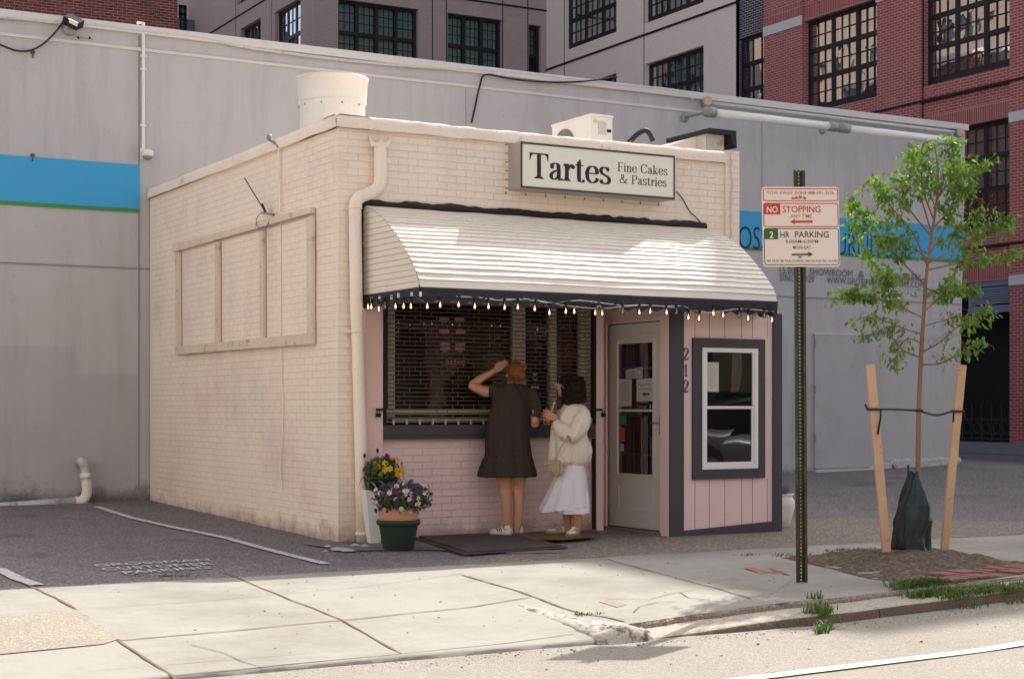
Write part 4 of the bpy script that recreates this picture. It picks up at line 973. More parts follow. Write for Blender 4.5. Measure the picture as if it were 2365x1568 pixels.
for px, py, lb in ((1633,236,'round tan cap on the left end of the rail above the tube lamps'), (2216,308,'round tan cap on the right end of the rail near the wall corner')):
    c = PY(px, py, YG-.12); mb = MB(); mb.tube([c+Vector((-.03,-.06,0)), c+Vector((.03,.10,0))], .070, 16); mb.tube([c+Vector((-.035,-.068,0)), c+Vector((-.03,-.06,0))], .062, 16, mi=1); tag(mb.build('rail_cap', [M['grey_metal'], M['stake']], None, smooth=False), lb, 'cap', 'caps on the lamp rail')
# drain pipe, lower left
dp = root('drain_pipe', PG(190,1166), 'pale plastic drain pipe leaving the grey wall and running along its base to the left', 'drain pipe')
yp = YG-.16; e0 = PY(183,1150,yp)
mb = MB(); mb.tube([PY(-60,1176,yp), PY(60,1168,yp), PY(176,1158,yp)], .058, 12); mb.build('long_run', mat('stained_pvc', (.50,.52,.56), .6, .1, 8, stain=(.20,.21,.22), stscale=9, st=(.5,.65)), dp, smooth=True)
mb = MB(); mb.tube(spl([tuple(PY(174,1158,yp)), tuple(PY(190,1156,yp)), tuple(PY(200,1140,yp)), tuple(PY(200,1120,yp)), tuple(PY(197,1094,yp))], 6), .060, 12); mb.tube([PY(198,1106,yp), PY(197,1092,yp)], .066, 12); mb.build('lower_elbow', M['plastic_white'], dp, smooth=True)
mb = MB(); mb.tube(spl([tuple(PY(197,1094,yp)), tuple(PY(195,1078,yp)), tuple(PY(188,1066,yp)), tuple(PY(184,1068,YG))], 6), .052, 12); mb.build('upper_elbow', M['pvc'], dp, smooth=True)
# ================================================================= the pastry shop
WX = PY(1700,350,0).x      # right end of the front
shop = root('pastry_shop', (WX/2, 0, 0), 'tiny single storey cream and pink painted brick bakery with a cream slatted awning', 'shop')
ZW = 3.73; ZC = 3.845; YB = YG-.02
def rough_wall(mb, ax, val, a0, a1, z0, z1, sgn, amp=.006, step=.12, seed=0, mi=0):
    nu = max(2, int((a1-a0)/step)); nv = max(2, int((z1-z0)/step))
    def fn(u, v):
        a = a0+(a1-a0)*u; z = z0+(z1-z0)*v; d = sgn*amp*nz((a, z, seed), 1.6) if 0 < u < 1 else 0
        return (val+d, a, z) if ax == 'x' else (a, val+d, z)
    mb.grid(fn, nu, nv, mi)
mb = MB(); rough_wall(mb, 'x', 0, 0, YB, -.15, ZW, -1, .010); mb.quad((0,YB,-.15),(0,YB,ZW),(.3,YB,ZW),(.3,YB,-.15))
mb.quad((.25,.25,3.45),(WX,.25,3.45),(WX,YB,3.45),(.25,YB,3.45)); mb.quad((.25,.25,3.45),(.25,YB,3.45),(.25,YB,ZW),(.25,.25,ZW)); mb.quad((.25,.25,3.45),(WX,.25,3.45),(WX,.25,ZW),(.25,.25,ZW))
mb.build('side_wall', M['cream'], shop, smooth=True)
mb = MB()
rough_wall(mb, 'y', 0, 0, WX, 2.30, ZW, -1, .006); rough_wall(mb, 'y', 0, 0, .27, -.15, 2.30, -1, .003); mb.quad((.27,0,-.15),(.27,.2,-.15),(.27,.2,2.3),(.27,0,2.3))
mb.quad((0,0,2.30),(WX,0,2.30),(WX,.3,2.30),(0,.3,2.30))
mb.quad((WX,0,-.1),(WX,YB,-.1),(WX,YB,ZW),(WX,0,ZW)); mb.build('front_wall', M['cream'], shop)
# end pilaster with rounded battered top on the right
mb = MB(); xe0 = PY(1672,360,0).x; ztp = PY(1690,350,0).z
mb.grid(lambda u, v: (xe0+(WX+.02-xe0)*u, -.03-.004*nz((u,v,0),3), 2.3+(ztp+.03*(1-u)*0-2.3)*v), 4, 20); mb.quad((xe0,-.03,2.3),(xe0,-.03,ztp),(xe0,0,ztp),(xe0,0,2.3)); mb.quad((xe0,-.03,ztp),(WX+.02,-.03,ztp),(WX+.02,.3,ztp),(xe0,.3,ztp))
mb.quad((WX+.02,-.03,2.0),(WX+.02,-.03,ztp),(WX+.02,.3,ztp),(WX+.02,.3,2.0)); mb.build('end_pilaster', M['cream'], shop)
mb = MB(); mb.grid(lambda u, v: (xe0+.05+.03*nz((0,v*3,0),2)+.022*u*(1+nz((0,v*9,3),2)), -.036, ztp-.02-(1.3*v)), 1, 26); mb.build('pink_drip', mat('pink_drip_paint', (.70,.48,.46), .7, .1, 6), shop, fix=False)
# lumpy coping
def coping(mb, p0, p1, nrm, L, w_=.30, z0=ZW, h=ZC-ZW, over=.035):
    n = int(L/.045); prof = [(-over, 0), (-over-.006, .5), (-over+.005, .93), (-over+.03, 1.0), (w_-.03, 1.03), (w_, .9), (w_, 0)]
    d = (Vector(p1)-Vector(p0)).normalized()
    def fn(u, v):
        i = int(round(v*6)); a, b = prof[i]; c = Vector(p0)+d*(L*u); s_ = nz((c.x, c.y, i*.4), 7)*.010+nz((c.x, c.y, i), 24)*.006
        q_ = c+Vector(nrm)*(a+(s_ if 0 < i < 5 else s_*.5)); q_.z = z0+h*b+(s_*.9 if i in (2,3,4) else (0 if i < 2 else 0))+(.008*nz((c.x,c.y,9),3) if i == 0 else 0); return q_
    mb.grid(fn, n, 6)
mb = MB(); coping(mb, (0,-.035,0), (0,YB,0), (1,0,0), YB+.035); coping(mb, (-.035,0,0), (xe0,0,0), (0,1,0), xe0+.035); mb.poly([(xe0,-.035,ZW),(xe0,.3,ZW),(xe0,.3,ZC),(xe0,-.03,ZC)]); mb.build('coping', M['coping'], shop, smooth=True)
# tar on top of the awning and down its left edge
XA0 = .243; XA1 = PY(1630,528,0).x
prof = spl([(0,3.04),(-.30,2.945),(-.61,2.78),(-.87,2.58),(-1.05,2.41),(-1.13,2.30),(-1.15,2.23)], 30)
L_ = [0]
for a, b in zip(prof[:-1], prof[1:]): L_.append(L_[-1]+(b-a).length)
def along(s):
    s = clamp(s, 0, L_[-1]-1e-6)
    for i in range(len(L_)-1):
        if L_[i+1] >= s: t = (s-L_[i])/(L_[i+1]-L_[i]); p = prof[i].lerp(prof[i+1], t); d = (prof[i+1]-prof[i]).normalized(); return p, Vector((d.y, -d.x))
    return prof[-1], Vector((-1,0))
NS = 21
def awn(mb, xa, xb, nx):
    rows = []
    for k in range(NS):
        s0 = L_[-1]*k/NS; s1 = L_[-1]*(k+1)/NS
        for f, o_ in ((.02, .000), (.55, .004), (.92, .011), (.985, .010)):
            rows.append((s0+(s1-s0)*f, o_))
        rows.append((s1-.0005, -.004))
    def fn(u, v):
        r = rows[int(round(v*(len(rows)-1)))]; x = xa+(xb-xa)*u; p, nn = along(r[0]); nn = nn if nn.x < 0 or nn.y > 0 else -nn
        if nn.y < -.01: nn = -nn
        o_ = r[1]*(1+.5*nz((x, r[0]*9, 0), 1.5))+.016*nz((x, r[0], 2), .9)*(r[0]/L_[-1])+.004*nz((x, r[0], 7), 4)
        return (x, p.x+nn.x*o_, p.y+nn.y*o_)
    mb.grid(fn, nx, len(rows)-1)
mb = MB(); awn(mb, XA0, XA1, 60); aw = mb.build('awning', M['awning'], shop, smooth=False, fix=False)
# gussets (slatted cheeks)
def cheek(X, sg):
    mb = MB(); n = 15; zb = 2.23
    for k in range(n):
        z0 = zb+(3.02-zb)*k/n; z1 = zb+(3.02-zb)*(k+1)/n
        def yat(z): 
            for a, b in zip(prof[:-1], prof[1:]):
                if b.y <= z <= a.y: return a.x+(b.x-a.x)*(a.y-z)/(a.y-b.y+1e-9)
            return -1.15 if z < 2.3 else 0
        ya0, ya1 = yat(z0), yat(z1); o0 = sg*.005; o1 = sg*.001
        mb.quad((X+o0, 0, z0+.003), (X+o0, ya0, z0+.003), (X+o1, ya1, z1-.001), (X+o1, 0, z1-.001)); mb.quad((X+o0, 0, z0+.003), (X+o0, ya0, z0+.003), (X-sg*.004, ya0, z0), (X-sg*.004, 0, z0))
    return mb.build('awning_cheek', M['awning'], aw, fix=False)
cheek(XA0, -1); cheek(XA1, 1)
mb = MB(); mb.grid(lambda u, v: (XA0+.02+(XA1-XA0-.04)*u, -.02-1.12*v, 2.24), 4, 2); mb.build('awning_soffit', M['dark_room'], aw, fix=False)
# ridge seam where slats overlap near the right end
# tar
mb = MB()
def tarf(u, v):
    x = XA0-.05+(XA1-XA0+.05)*u; h = (.070+.022*nz((x,0,0),3)+.016*nz((x,0,4),11)); i = v
    return (x, -.006-.022*math.sin(math.pi*v)-.006*nz((x,v,2),14), 3.015+h*v+.02)
mb.grid(tarf, 160, 4)
mb.grid(lambda u, v: (XA0-.045+.05*u*(1+.5*nz((0,0,v*8),3)), -.012-.010*math.sin(math.pi*u), 2.16+.90*v), 3, 50); mb.build('tar_flashing', M['tar'], shop, smooth=True, fix=False)
# valance: dark navy scalloped cloth
def valance(P0, P1, n, top, bot, sc, lift=.0):
    mb = MB(); P0 = Vector(P0); P1 = Vector(P1); d = (P1-P0); L = d.length; nn = Vector((d.y, -d.x, 0)).normalized()
    def fn(u, v):
        s = u*L; k = abs(math.sin(math.pi*s/sc)); zl = bot+.030*(1-k)*1+.006*nz((s,0,0),2.)
        z = top+(zl-top)*v; p = P0+d*u+nn*(.010*math.sin(math.pi*s/sc*2)*v+.012*nz((s,v,1),3)*v); p.z = z; return p
    mb.grid(fn, n, 4); return mb
mb = valance((XA0+.01,-1.155,0), (XA1,-1.155,0), 300, 2.235, 2.095, .155); mb2 = valance((XA0-.002,0,0), (XA0-.002,-1.15,0), 90, 2.235, 2.105, .15); mb.add(mb2.v, mb2.f)
mb2 = valance((XA1,-1.15,0), (XA1,0,0), 90, 2.235, 2.09, .15); mb.add(mb2.v, mb2.f); va = mb.build('valance', M['navy'], aw, smooth=True, fix=False)
mb = MB()
for px, py in [(858,692),(877,690),(904,687),(920,683),(951,681),(971,680)]:
    c = PX(px, py, XA0-.02) if px < 965 else PY(px, py, -1.17); mb.box(c.x-.008, c.x+.010, c.y-.008, c.y+.008, c.z-.018, c.z+.022)
mb.build('clip', M['plastic_white'], va)
# ---- window bay
YS = .06; xs = [PY(p,900,.02).x for p in (845,885,1375,1392)]
zs_t = 2.36; zsl = PY(1100,975,YS).z; zsb = PY(1100,1013,YS-.03).z
mb = MB(); rough_wall(mb, 'y', .10, .27, xs[3]+.02, -.15, zsb, -1, .004); mb.build('dado_wall', M['pink'], shop, smooth=True)
mb = MB(); mb.box(xs[0], xs[1], .02, .10, -.05, zs_t); mb.box(.27, xs[0], .055, .10, -.05, zs_t); mb.box(xs[2], xs[3], .0, .30, -.05, zs_t); mb.box(xs[3], xs[3]+.03, .14, .30, -.05, zs_t); mb.box(xs[1]+.002, xs[2]-.002, .10, .30, 2.2, zs_t); mb.build('window_post', M['pink_paint'], shop, bevel=.004)
mb = MB(); mb.box(xs[2]-.020, xs[2]-.012, -.004, .055, .02, zsb-.01); mb.build('post_gap', M['black'], shop)
mb = MB(); mb.box(xs[1], xs[2]-.001, .015, .35, zsb, zsl-.02); mb.box(xs[1], xs[2]-.001, .005, .015, zsb+.035, zsb+.05); mb.build('window_sill', M['char'], shop, bevel=.004)
# grille
gr_ = root('roller_grille', ((xs[1]+xs[2])/2, .06, zsl), 'lowered open bronze roller grille of thin rods across the shop front window', 'roller grille')
mb = MB(); zb = zsl+.045; pit_ = .0392; k = 0; z = zb; xg0, xg1 = xs[1]+.025, xs[2]-.03; rows_ = []
while z < 2.34: rows_.append(z); z += pit_
for i, z in enumerate(rows_):
    n = 24; pts = [(xg0+(xg1-xg0)*j/n, .045+.002*nz((j,i,0),1), z+.0035*nz((j*.4, i*.7, 0), 1)) for j in range(n+1)]; mb.tube(pts, .0060, 5, mi=0)
for i, z in enumerate(rows_[:-1]):
    x = xg0+.028+(.056 if i % 2 else 0)
    while x < xg1:
        if random.random() < .5: mb.box(x-.0025, x+.0025, .037, .041, z-.004, z+pit_+.004, 1)
        x += .112
mb.build('rods_and_links', [M['rod'], M['link']], gr_)
mb = MB(); mb.box(xg0, xg1, .036, .056, zb-.012, zb-.004); mb.box(xg0, xg1, .030, .058, zb-.045, zb-.030)
for i in range(17):
    x = xg0+.084+i*.134; mb.box(x-.010, x+.010, .026, .030, zb-.062, zb-.012, 1)
mb.build('bottom_bar', [M['rod'], M['alu']], gr_)
mb = MB(); mb.box(xs[1]+.001, xs[1]+.024, .0, .07, zsl-.02, 2.34); mb.box(xs[2]-.026, xs[2]-.002, .0, .07, zsl-.02, 2.34); mb.build('guide_rail', M['black'], gr_)
for px, lb in ((876,'left'), (1384,'right')):
    c = PY(px, 948, -.01); L = root('padlock', c, 'black padlock and hasp on the %s side post of the roller grille' % ('left' if px < 1000 else 'right'), 'padlock')
    mb = MB(); s_ = 1 if px < 1000 else 1; mb.box(c.x-.03, c.x+.045 if px < 1000 else c.x+.03, c.y-.012, c.y+.012, c.z-.002, c.z+.020); mb.build('hasp', M['black'], L, bevel=.003)
    mb = MB(); o_ = -.02 if px < 1000 else .035; mb.box(c.x+o_-.022, c.x+o_+.022, c.y-.035, c.y-.010, c.z-.06, c.z-.022); mb.tube([(c.x+o_-.012,c.y-.02,c.z-.022),(c.x+o_-.012,c.y-.02,c.z+.0),(c.x+o_+.012,c.y-.02,c.z+.0),(c.x+o_+.012,c.y-.02,c.z-.022)], .004, 5); mb.build('lock_body', M['black'], L, bevel=.003)
# window behind
wf = MB(); yw = .20
def wx(px): return PY(px, 850, yw).x
for a, b in ((893,909),(1181,1210),(1266,1282),(1335,1350)): wf.box(wx(a), wx(b), yw-.03, yw+.03, zsl, 2.3)
zq = PY(1000,950,yw).z; wf.box(xs[1]+.01, xs[2]-.01, yw-.04, yw+.03, zq-.03, zq+.02); wf.box(xs[1]+.01, xs[2]-.01, yw-.03, yw+.03, zsl, zsl+.05)
wfo = wf.build('display_window', mat('shaded_cream_frame', (.46,.38,.33), .6, .08, 6), shop)
q = MB(); 
for a, b in ((909,1181),(1210,1266),(1282,1335),(1350,1372)): q.quad((wx(a),yw,zsl+.05),(wx(b),yw,zsl+.05),(wx(b),yw+.0,2.3),(wx(a),yw,2.3))
q.build('pane', M['glass'], wfo, fix=False)
# painted emblem and small marks on the glass
em = MB(); ye = yw-.012
def wp(px, py): return PY(px, py, ye)
def lobes(cx, cy, rx, ry, n=16): em.poly([wp(cx+rx*math.cos(2*math.pi*i/n), cy+ry*math.sin(2*math.pi*i/n)) for i in range(n)])
for cx, cy in ((1026,738),(1061,738),(1026,766),(1064,766),(1028,796),(1063,796),(1028,806),(1062,806)): lobes(cx, cy, 12, 7)
def wtext(s, a, b, py, cap, serif=False):
    p = wp(a, py); q_ = wp(b, py); (put_serif if serif else put_text)(em, s, p, Vector((1,0,0)), Vector((0,0,1)), (q_-p).length, cap)
dpk = mat('dusty_pink_decal', (.42,.20,.20), .7, .1, 3, bump=0); em.build('window_emblem', dpk, wfo, fix=False); em = MB(); wtext('artes', 1028, 1076, 842, .060, True); em.build('window_lettering', dpk, wfo, fix=False)
rd = MB(); em = rd
for i, (s, w0, w1) in enumerate([('tarts', 1292, 1318), ('cakes', 1292, 1324), ('cookies', 1291, 1330), ('muffins', 1298, 1325), ('brownies', 1286, 1330), ('coffee', 1288, 1322)]): wtext(s, w0, w1, 756+i*16.5, .035)
rd.build('menu_lettering', mat('red_decal', (.34,.05,.035), .7, .1, 3, bump=0), wfo, fix=False)
sk = MB(); em = sk
lobes(1236, 863, 4.6, 4.4); em.poly([wp(1233.5,867),wp(1238.5,867),wp(1238,870),wp(1234,870)])
for a, b in (((1229,880),(1243,873)),((1229,873),(1243,880))):
    p, q_ = wp(*a), wp(*b); em.tube([p, q_], .003, 4)
em.poly([wp(1226,892),wp(1245,892),wp(1245,899),wp(1226,899)])
sk.build('skull_sticker', mat('pale_decal', (.42,.40,.30), .7, .1, 3, bump=0), wfo, fix=False)
# room behind the window
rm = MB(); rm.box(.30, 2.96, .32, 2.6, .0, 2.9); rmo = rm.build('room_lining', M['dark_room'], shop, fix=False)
it = root('display_shelf', (1.2, .6, zsl-.05), 'dim shelves of boxes and jars behind the roller grille window', 'shelf')
mb = MB()
for z in (1.28, 1.62, 1.98): mb.box(.45, 2.7, 1.10, 1.45, z, z+.03)
mb.box(.45,2.7,.35,.9, zsl+.0, zsl+.03); mb.build('shelf_board', mat('pale_shelf', (.20,.16,.13), .7, .1, 4, bump=0), it)
mb = MB()
for i in range(46):
    x = random.uniform(.5, 2.6); z = random.choice([1.31,1.65,2.01,zsl+.03]); w_ = random.uniform(.05,.14); h = random.uniform(.06,.22)
    mb.box(x, x+w_, 1.12 if z > 1.2 else .5, 1.12+.15 if z > 1.2 else .62, z, z+h, random.randint(0,4))
mb.build('goods', [mat('goods%d' % i, c, .6, .2, 5, bump=0) for i, c in enumerate([(.30,.24,.20),(.35,.10,.08),(.08,.12,.10),(.42,.40,.36),(.10,.07,.05)])], it)
# ---- vestibule with the door on its left side
XV = 3.03; YV = -.85; XR = PY(1799,1222,YV).x; ZV = 2.16
zf = lambda x: gh(x, YV)-.03
def fy(px, py): p = PY(px, py, YV); return p.x, p.z
mb = MB(); dX0 = fy(1577, 900)[0]; gx = dX0
n = 12; pit2 = (XR-XV)/12.6
mb.quad((XV,YV,-.1),(XR,YV,-.1),(XR,YV,ZV),(XV,YV,ZV)); mb.quad((XR,YV,-.1),(XR,0,-.1),(XR,0,ZV),(XR,YV,ZV)); mb.quad((XV,YV,ZV),(XR,YV,ZV),(XR,0,ZV+.15),(XV,0,ZV+.15)); 
# side wall around the door
dy0, dy1 = PX(1531,1000,XV).y, PX(1405,1000,XV).y; dzt = PX(1531,737,XV).z; dzb = PX(1531,1228,XV).z
mb.quad((XV,YV,-.1),(XV,dy0,-.1),(XV,dy0,ZV),(XV,YV,ZV)); mb.quad((XV,dy0,dzt),(XV,.35,dzt),(XV,.35,ZV+.3),(XV,dy0,ZV+.3)); mb.quad((XV,dy1,-.1),(XV,.35,-.1),(XV,.35,dzt),(XV,dy1,dzt))
# window hole: built as ring instead
mb.build('vestibule_wall', M['rose_paint'], shop)
mb = MB()
for px in (1605,1638,1674,1713,1738,1772): 
    x = fy(px, 900)[0]
    for (pa, pb) in ((700,780),(1103,1245)):
        z1 = fy(px,pa)[1]; z0 = fy(px,pb)[1]; z1 = min(z1, ZV); mb.box(x-.003, x+.003, YV-.0015, YV+.001, max(z0, .04), z1)
mb.build('board_groove', M['groove'], shop)
mb = MB(); T = .022
x0, x1 = fy(1545,900)[0], fy(1577,900)[0]; mb.box(x0, x1, YV-T, YV, -.08, ZV)
x0, x1 = fy(1783,900)[0], fy(1800,900)[0]; mb.box(x0, x1, YV-T, YV, -.03, ZV-.02); mb.box(x1-.002, x1+.02, YV-T, YV+.10, -.02, ZV-.02)
xa, xb = fy(1577,1240)[0], fy(1783,1225)[0]; za0, za1, zb0, zb1 = fy(1577,1247)[1], fy(1577,1225)[1], fy(1783,1224)[1], fy(1783,1203)[1]
mb.prism([(xa,YV-T+.002,za0-.03),(xb,YV-T+.002,zb0-.03),(xb,YV-T+.002,zb1),(xa,YV-T+.002,za1)], (0,T-.002,0))
mb.build('corner_trim', M['char'], shop, bevel=.003)
# window
A0 = fy(1597,780); A1 = fy(1763,1103); I0 = fy(1617,803); I1 = fy(1745,1081)
wn = MB(); 
for b_ in ((A0[0],I0[0],A1[1],A0[1]),(I1[0],A1[0],A1[1],A0[1]),(I0[0],I1[0],I0[1],A0[1]),(I0[0],I1[0],A1[1],I1[1])): wn.box(b_[0],b_[1],YV-.034,YV,b_[2],b_[3])
wo = wn.build('side_window', M['char'], shop, bevel=.004)
fr = MB(); t = .042
for b_ in ((I0[0],I0[0]+t,I1[1],I0[1]),(I1[0]-t,I1[0],I1[1],I0[1]),(I0[0]+t,I1[0]-t,I0[1]-t,I0[1]),(I0[0]+t,I1[0]-t,I1[1],I1[1]+t)): fr.box(b_[0],b_[1],YV-.044,YV-.001,b_[2],b_[3])
zm = fy(1680,941)[1]; fr.box(I0[0]+t, I1[0]-t, YV-.030, YV-.002, zm-.014, zm+.014)
for b_ in ((I0[0]+t,I0[0]+t+.018,zm+.014,I0[1]-t),(I1[0]-t-.018,I1[0]-t,zm+.014,I0[1]-t)): fr.box(b_[0],b_[1],YV-.036,YV-.002,b_[2],b_[3])
for b_ in ((I0[0]+t,I0[0]+t+.022,I1[1]+t,zm-.014),(I1[0]-t-.022,I1[0]-t,I1[1]+t,zm-.014),(I0[0]+t+.022,I1[0]-t-.022,I1[1]+t,I1[1]+t+.025)): fr.box(b_[0],b_[1],YV-.026,YV-.002,b_[2],b_[3])
fr.build('sash_frame', M['white_paint'], wo, bevel=.004)
q = MB(); q.quad((I0[0]+t,YV-.012,I1[1]+t),(I1[0]-t,YV-.014,I1[1]+t),(I1[0]-t,YV-.012,zm),(I0[0]+t,YV-.014,zm)); q.quad((I0[0]+t,YV-.020,zm),(I1[0]-t,YV-.019,zm),(I1[0]-t,YV-.021,I0[1]-t),(I0[0]+t,YV-.020,I0[1]-t))
q.build('pane', glass_mat('vestibule_glass', tint=(.5,.52,.52), wav=.004, ior=1.5), wo, fix=False)
q = MB(); q.quad((I0[0]+t,YV-.006,I1[1]+t),(I1[0]-t,YV-.006,I1[1]+t),(I1[0]-t,YV-.006,I0[1]-t),(I0[0]+t,YV-.006,I0[1]-t)); q.build('reflection_backing', mat('teal_reflection_paint', (.07,.085,.08), .9, .4, 2, bump=0), wo, fix=False); q = MB(); q.poly([PY(a_,b_,YV-.0075) for a_,b_ in ((1692,818),(1712,818),(1714,850),(1711,885),(1706,905),(1688,905),(1690,860))]); q.build('pale_reflection_strip', mat('pale_reflection_paint', (.50,.42,.38), .9, .2, 20, bump=0), wo, fix=False)  # teal backing and pale strip carry the pane's reflection as painted colour
def paper(name, P, M_, label, lines=10, par=None, qr=False):
    """P(px,py)->point on the surface; four corner px"""
    pass
q = MB(); pc = [PY(px,py,YV-.0225) for px,py in ((1627,836),(1660,837),(1660,905),(1626,904))]; q.poly([pc[0],pc[1],pc[2],pc[3]])
no = q.build('paper_notice', mat('faded_paper', (.50,.50,.43), .8, .05, 3, bump=0), wo, fix=False)
q = MB()
for i in range(9):
    py = 845+i*5.5; a = 1632+random.random()*4; b = 1655-random.random()*4; p = PY(a,py,YV-.0235); r = PY(b,py,YV-.0235); q.quad(p, r, r+Vector((0,0,.005)), p+Vector((0,0,.005)))
q.build('print_lines', M['grey_metal'], no, fix=False)
# the pale vertical strip above is a reflection painted behind the glass
# house number
hn = root('house_number', (fy(1584,900)[0], YV-.01, fy(1584,850)[1]), 'three black serif house number digits 212 on the pink boards', 'house number')
for ch, py in (('2',831),('1',869),('2',906)):
    mb = MB(); a = PY(1577.5, py, YV-.012); b = PY(1591.5, py, YV-.012); cap = PY(1584,py-28,YV).z-PY(1584,py,YV).z; wd = b.x-a.x
    if ch == '1': a.x += .012; wd *= .72
    k = len(mb.v); put_serif(mb, ch, a, (1,0,0), (0,0,1), wd, cap, B=.13)
    top = [Vector(v) for v in mb.v]; mb.build('digit', M['sign_black'], hn, fix=False)
# ---- door (faces left, on plane X=XV)
dd = .02
def dpx(px, py, off=0.): return PX(px, py, XV+dd-off)
door = MB(); ds = [dpx(1405,1000).y, dpx(1531,1000).y]  # far, near
def dy(px): return PX(px, 1000, XV+dd).y
def dz(px, py): return PX(px, py, XV+dd).z
zt_, zb_ = dz(1531,742), dz(1531,1226)
Y0d, Y1d = dy(1531), dy(1407)
def dbox(mb, pa, pb, za, zb, o0=-.045, o1=0., mi=0): mb.box(XV+dd+o0 if False else XV+dd-o1, XV+dd-o0, min(dy(pa),dy(pb)), max(dy(pa),dy(pb)), za, zb, mi)
gl0, gl1 = 1428, 1509; gz1, gz0 = dz(1509,790), dz(1509,1097)
dbox(door, 1407, gl0, zb_, zt_); dbox(door, gl1, 1531, zb_, zt_); dbox(door, gl0, gl1, gz1, zt_); dbox(door, gl0, gl1, zb_, gz0)
do_ = door.build('door', M['door_paint'], shop)
mb = MB(); F_ = .012
for (pa, pb, za, zb) in ((gl0-6, gl0, gz0-.02, gz1+.03), (gl1, gl1+5, gz0-.02, gz1+.03), (gl0-6, gl1+5, gz1+.03, gz1+.045), (gl0, gl1, gz0-.02, gz0), (gl0-8, gl1+7, gz1+.065, gz1+.08)): dbox(mb, pa, pb, za, zb, .001, F_)
zmid = dz(1509,948); dbox(mb, gl0, gl1, zmid-.012, zmid+.012, -.01, .004)
for (za, zb) in ((zb_+.17, zb_+.40),):
    for (pa, pb, a, b) in ((1427,1430,za,zb),(1506,1509,za,zb),(1430,1506,zb-.012,zb),(1430,1506,za,za+.012)): dbox(mb, pa, pb, a, b, .001, .006)
dbox(mb, 1418, 1522, gz1+.10, gz1+.105, .001, .004)
mb.build('door_moulding', M['door_paint'], do_)
q = MB(); x_ = XV+dd+.006; q.quad((x_,dy(gl0),gz0),(x_,dy(gl1),gz0),(x_+.001,dy(gl1),gz1),(x_,dy(gl0),gz1)); q.build('door_pane', M['glass'], do_, fix=False)
ig = MB(); x_ = XV+dd+.05
for px in (1440,1468,1472,1500): ig.box(x_, x_+.012, dy(px)-.008, dy(px)+.008, gz0, gz1)
for py in (850, 960, 1050): z = dz(1470, py); ig.box(x_-.004, x_+.010, dy(gl1), dy(gl0), z-.012, z+.012)
for i in range(9): y = dy(gl1)+(dy(gl0)-dy(gl1))*(i+.5)/9; ig.box(x_+.02, x_+.026, y-.004, y+.004, gz0, gz1)
ig.build('inner_bars', mat('dim_bars', (.16,.13,.12), .6, .1, 3, bump=0), do_)
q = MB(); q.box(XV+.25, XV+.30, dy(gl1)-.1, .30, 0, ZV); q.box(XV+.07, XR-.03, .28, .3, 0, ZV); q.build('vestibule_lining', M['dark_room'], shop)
# notices on the door glass
def dnote(name, c, m_, par=do_, o=.000):
    q = MB(); q.poly([PX(px,py,XV+dd+.004-o) for px,py in c]); return q.build(name, m_, par, fix=False)
def dtext(par, m_, items, o=.0015, serif=True):
    q = MB()
    for s, a, b, py0, py1, cap in items:
        A_ = PX(a,py0,XV+dd+.004-o); B2 = PX(b,py1,XV+dd+.004-o); u = B2-A_; L = u.length; u.normalize()
        if serif == 'sans': put_text(q, s, A_, u, (0,0,1), L, cap)
        else: put_serif(q, s, A_, u, (0,0,1), L, cap)
    return q.build('print', m_, par, fix=False)
pw = mat('notice_paper', (.52,.46,.44), .8, .04, 3, bump=0); ink = M['letter']; bl_ = mat('blue_notice_ink', (.03,.10,.36), .7, .1, 3, bump=0)
a = dnote('closed_sign', ((1444,852),(1485,844),(1485,876),(1444,876)), bl_, o=.000); b = dnote('closed_sign_face', ((1445.5,855),(1484,848),(1484,873),(1445.5,874)), pw, a, .001)
dtext(a, M['sign_black'], [('CLOSED',1447,1469,872,870,.055)], o=.002, serif='sans')
q = MB(); c = PX(1477,860,XV+dd+.0015); q.poly([(c.x-.0005, c.y+.042*math.cos(k*.3927), c.z+.040*math.sin(k*.3927)) for k in range(16)]); q.build('clock_dial', bl_, a, fix=False); q = MB(); q.poly([(c.x-.001, c.y+.033*math.cos(k*.3927), c.z+.031*math.sin(k*.3927)) for k in range(16)]); q.build('dial_face', pw, a, fix=False)
a = dnote('menu_notice', ((1429,875),(1459,876),(1459,937),(1429,940)), pw, o=.0004)
q = MB()
for i in range(11):
    py = 882+i*4.2; p = PX(1433+random.random()*4,py,XV+dd+.002); r = PX(1455-random.random()*4,py,XV+dd+.002); q.quad(p, r, r+Vector((0,0,.006)), p+Vector((0,0,.006)))
q.build('print', M['grey_metal'], a, fix=False)
a = dnote('order_notice', ((1470,876),(1511,873),(1511,926),(1470,927)), pw, o=.0008)
dtext(a, ink, [('Please Order',1474,1505,891,889.5,.022),('at Window',1476,1503,901,899.5,.022)], o=.002, serif='sans')
q = MB()
for pts in (((1483,910),(1489,904.5),(1489,908),(1500,907.5),(1500,912),(1489,912.5),(1489,916)),): q.poly([PX(a_,b_,XV+dd+.0018) for a_,b_ in pts])
q.build('arrow', M['sign_black'], a, fix=False)
a = dnote('private_sign', ((1475,932),(1511,930),(1511,945),(1475,946)), M['black'], o=.0004); dtext(a, pw, [('Private',1477,1494,942,941,.024)], o=.002, serif='sans')
q = MB(); c = PX(1502,938,XV+dd+.0018); q.poly([(c.x, c.y+.012*math.cos(k*.785), c.z+.020*math.sin(k*.785)) for k in range(8)]); q.build('hand_symbol', pw, a, fix=False)
dnote('green_sticker', ((1432,958),(1447,957),(1447,980),(1432,981)), mat('green_sticker', (.03,.20,.08), .6, bump=0), o=.0004)
dnote('red_sticker', ((1432,988),(1443,988),(1443,1018),(1432,1019)), mat('red_sticker', (.50,.06,.03), .6, bump=0), o=.0004)
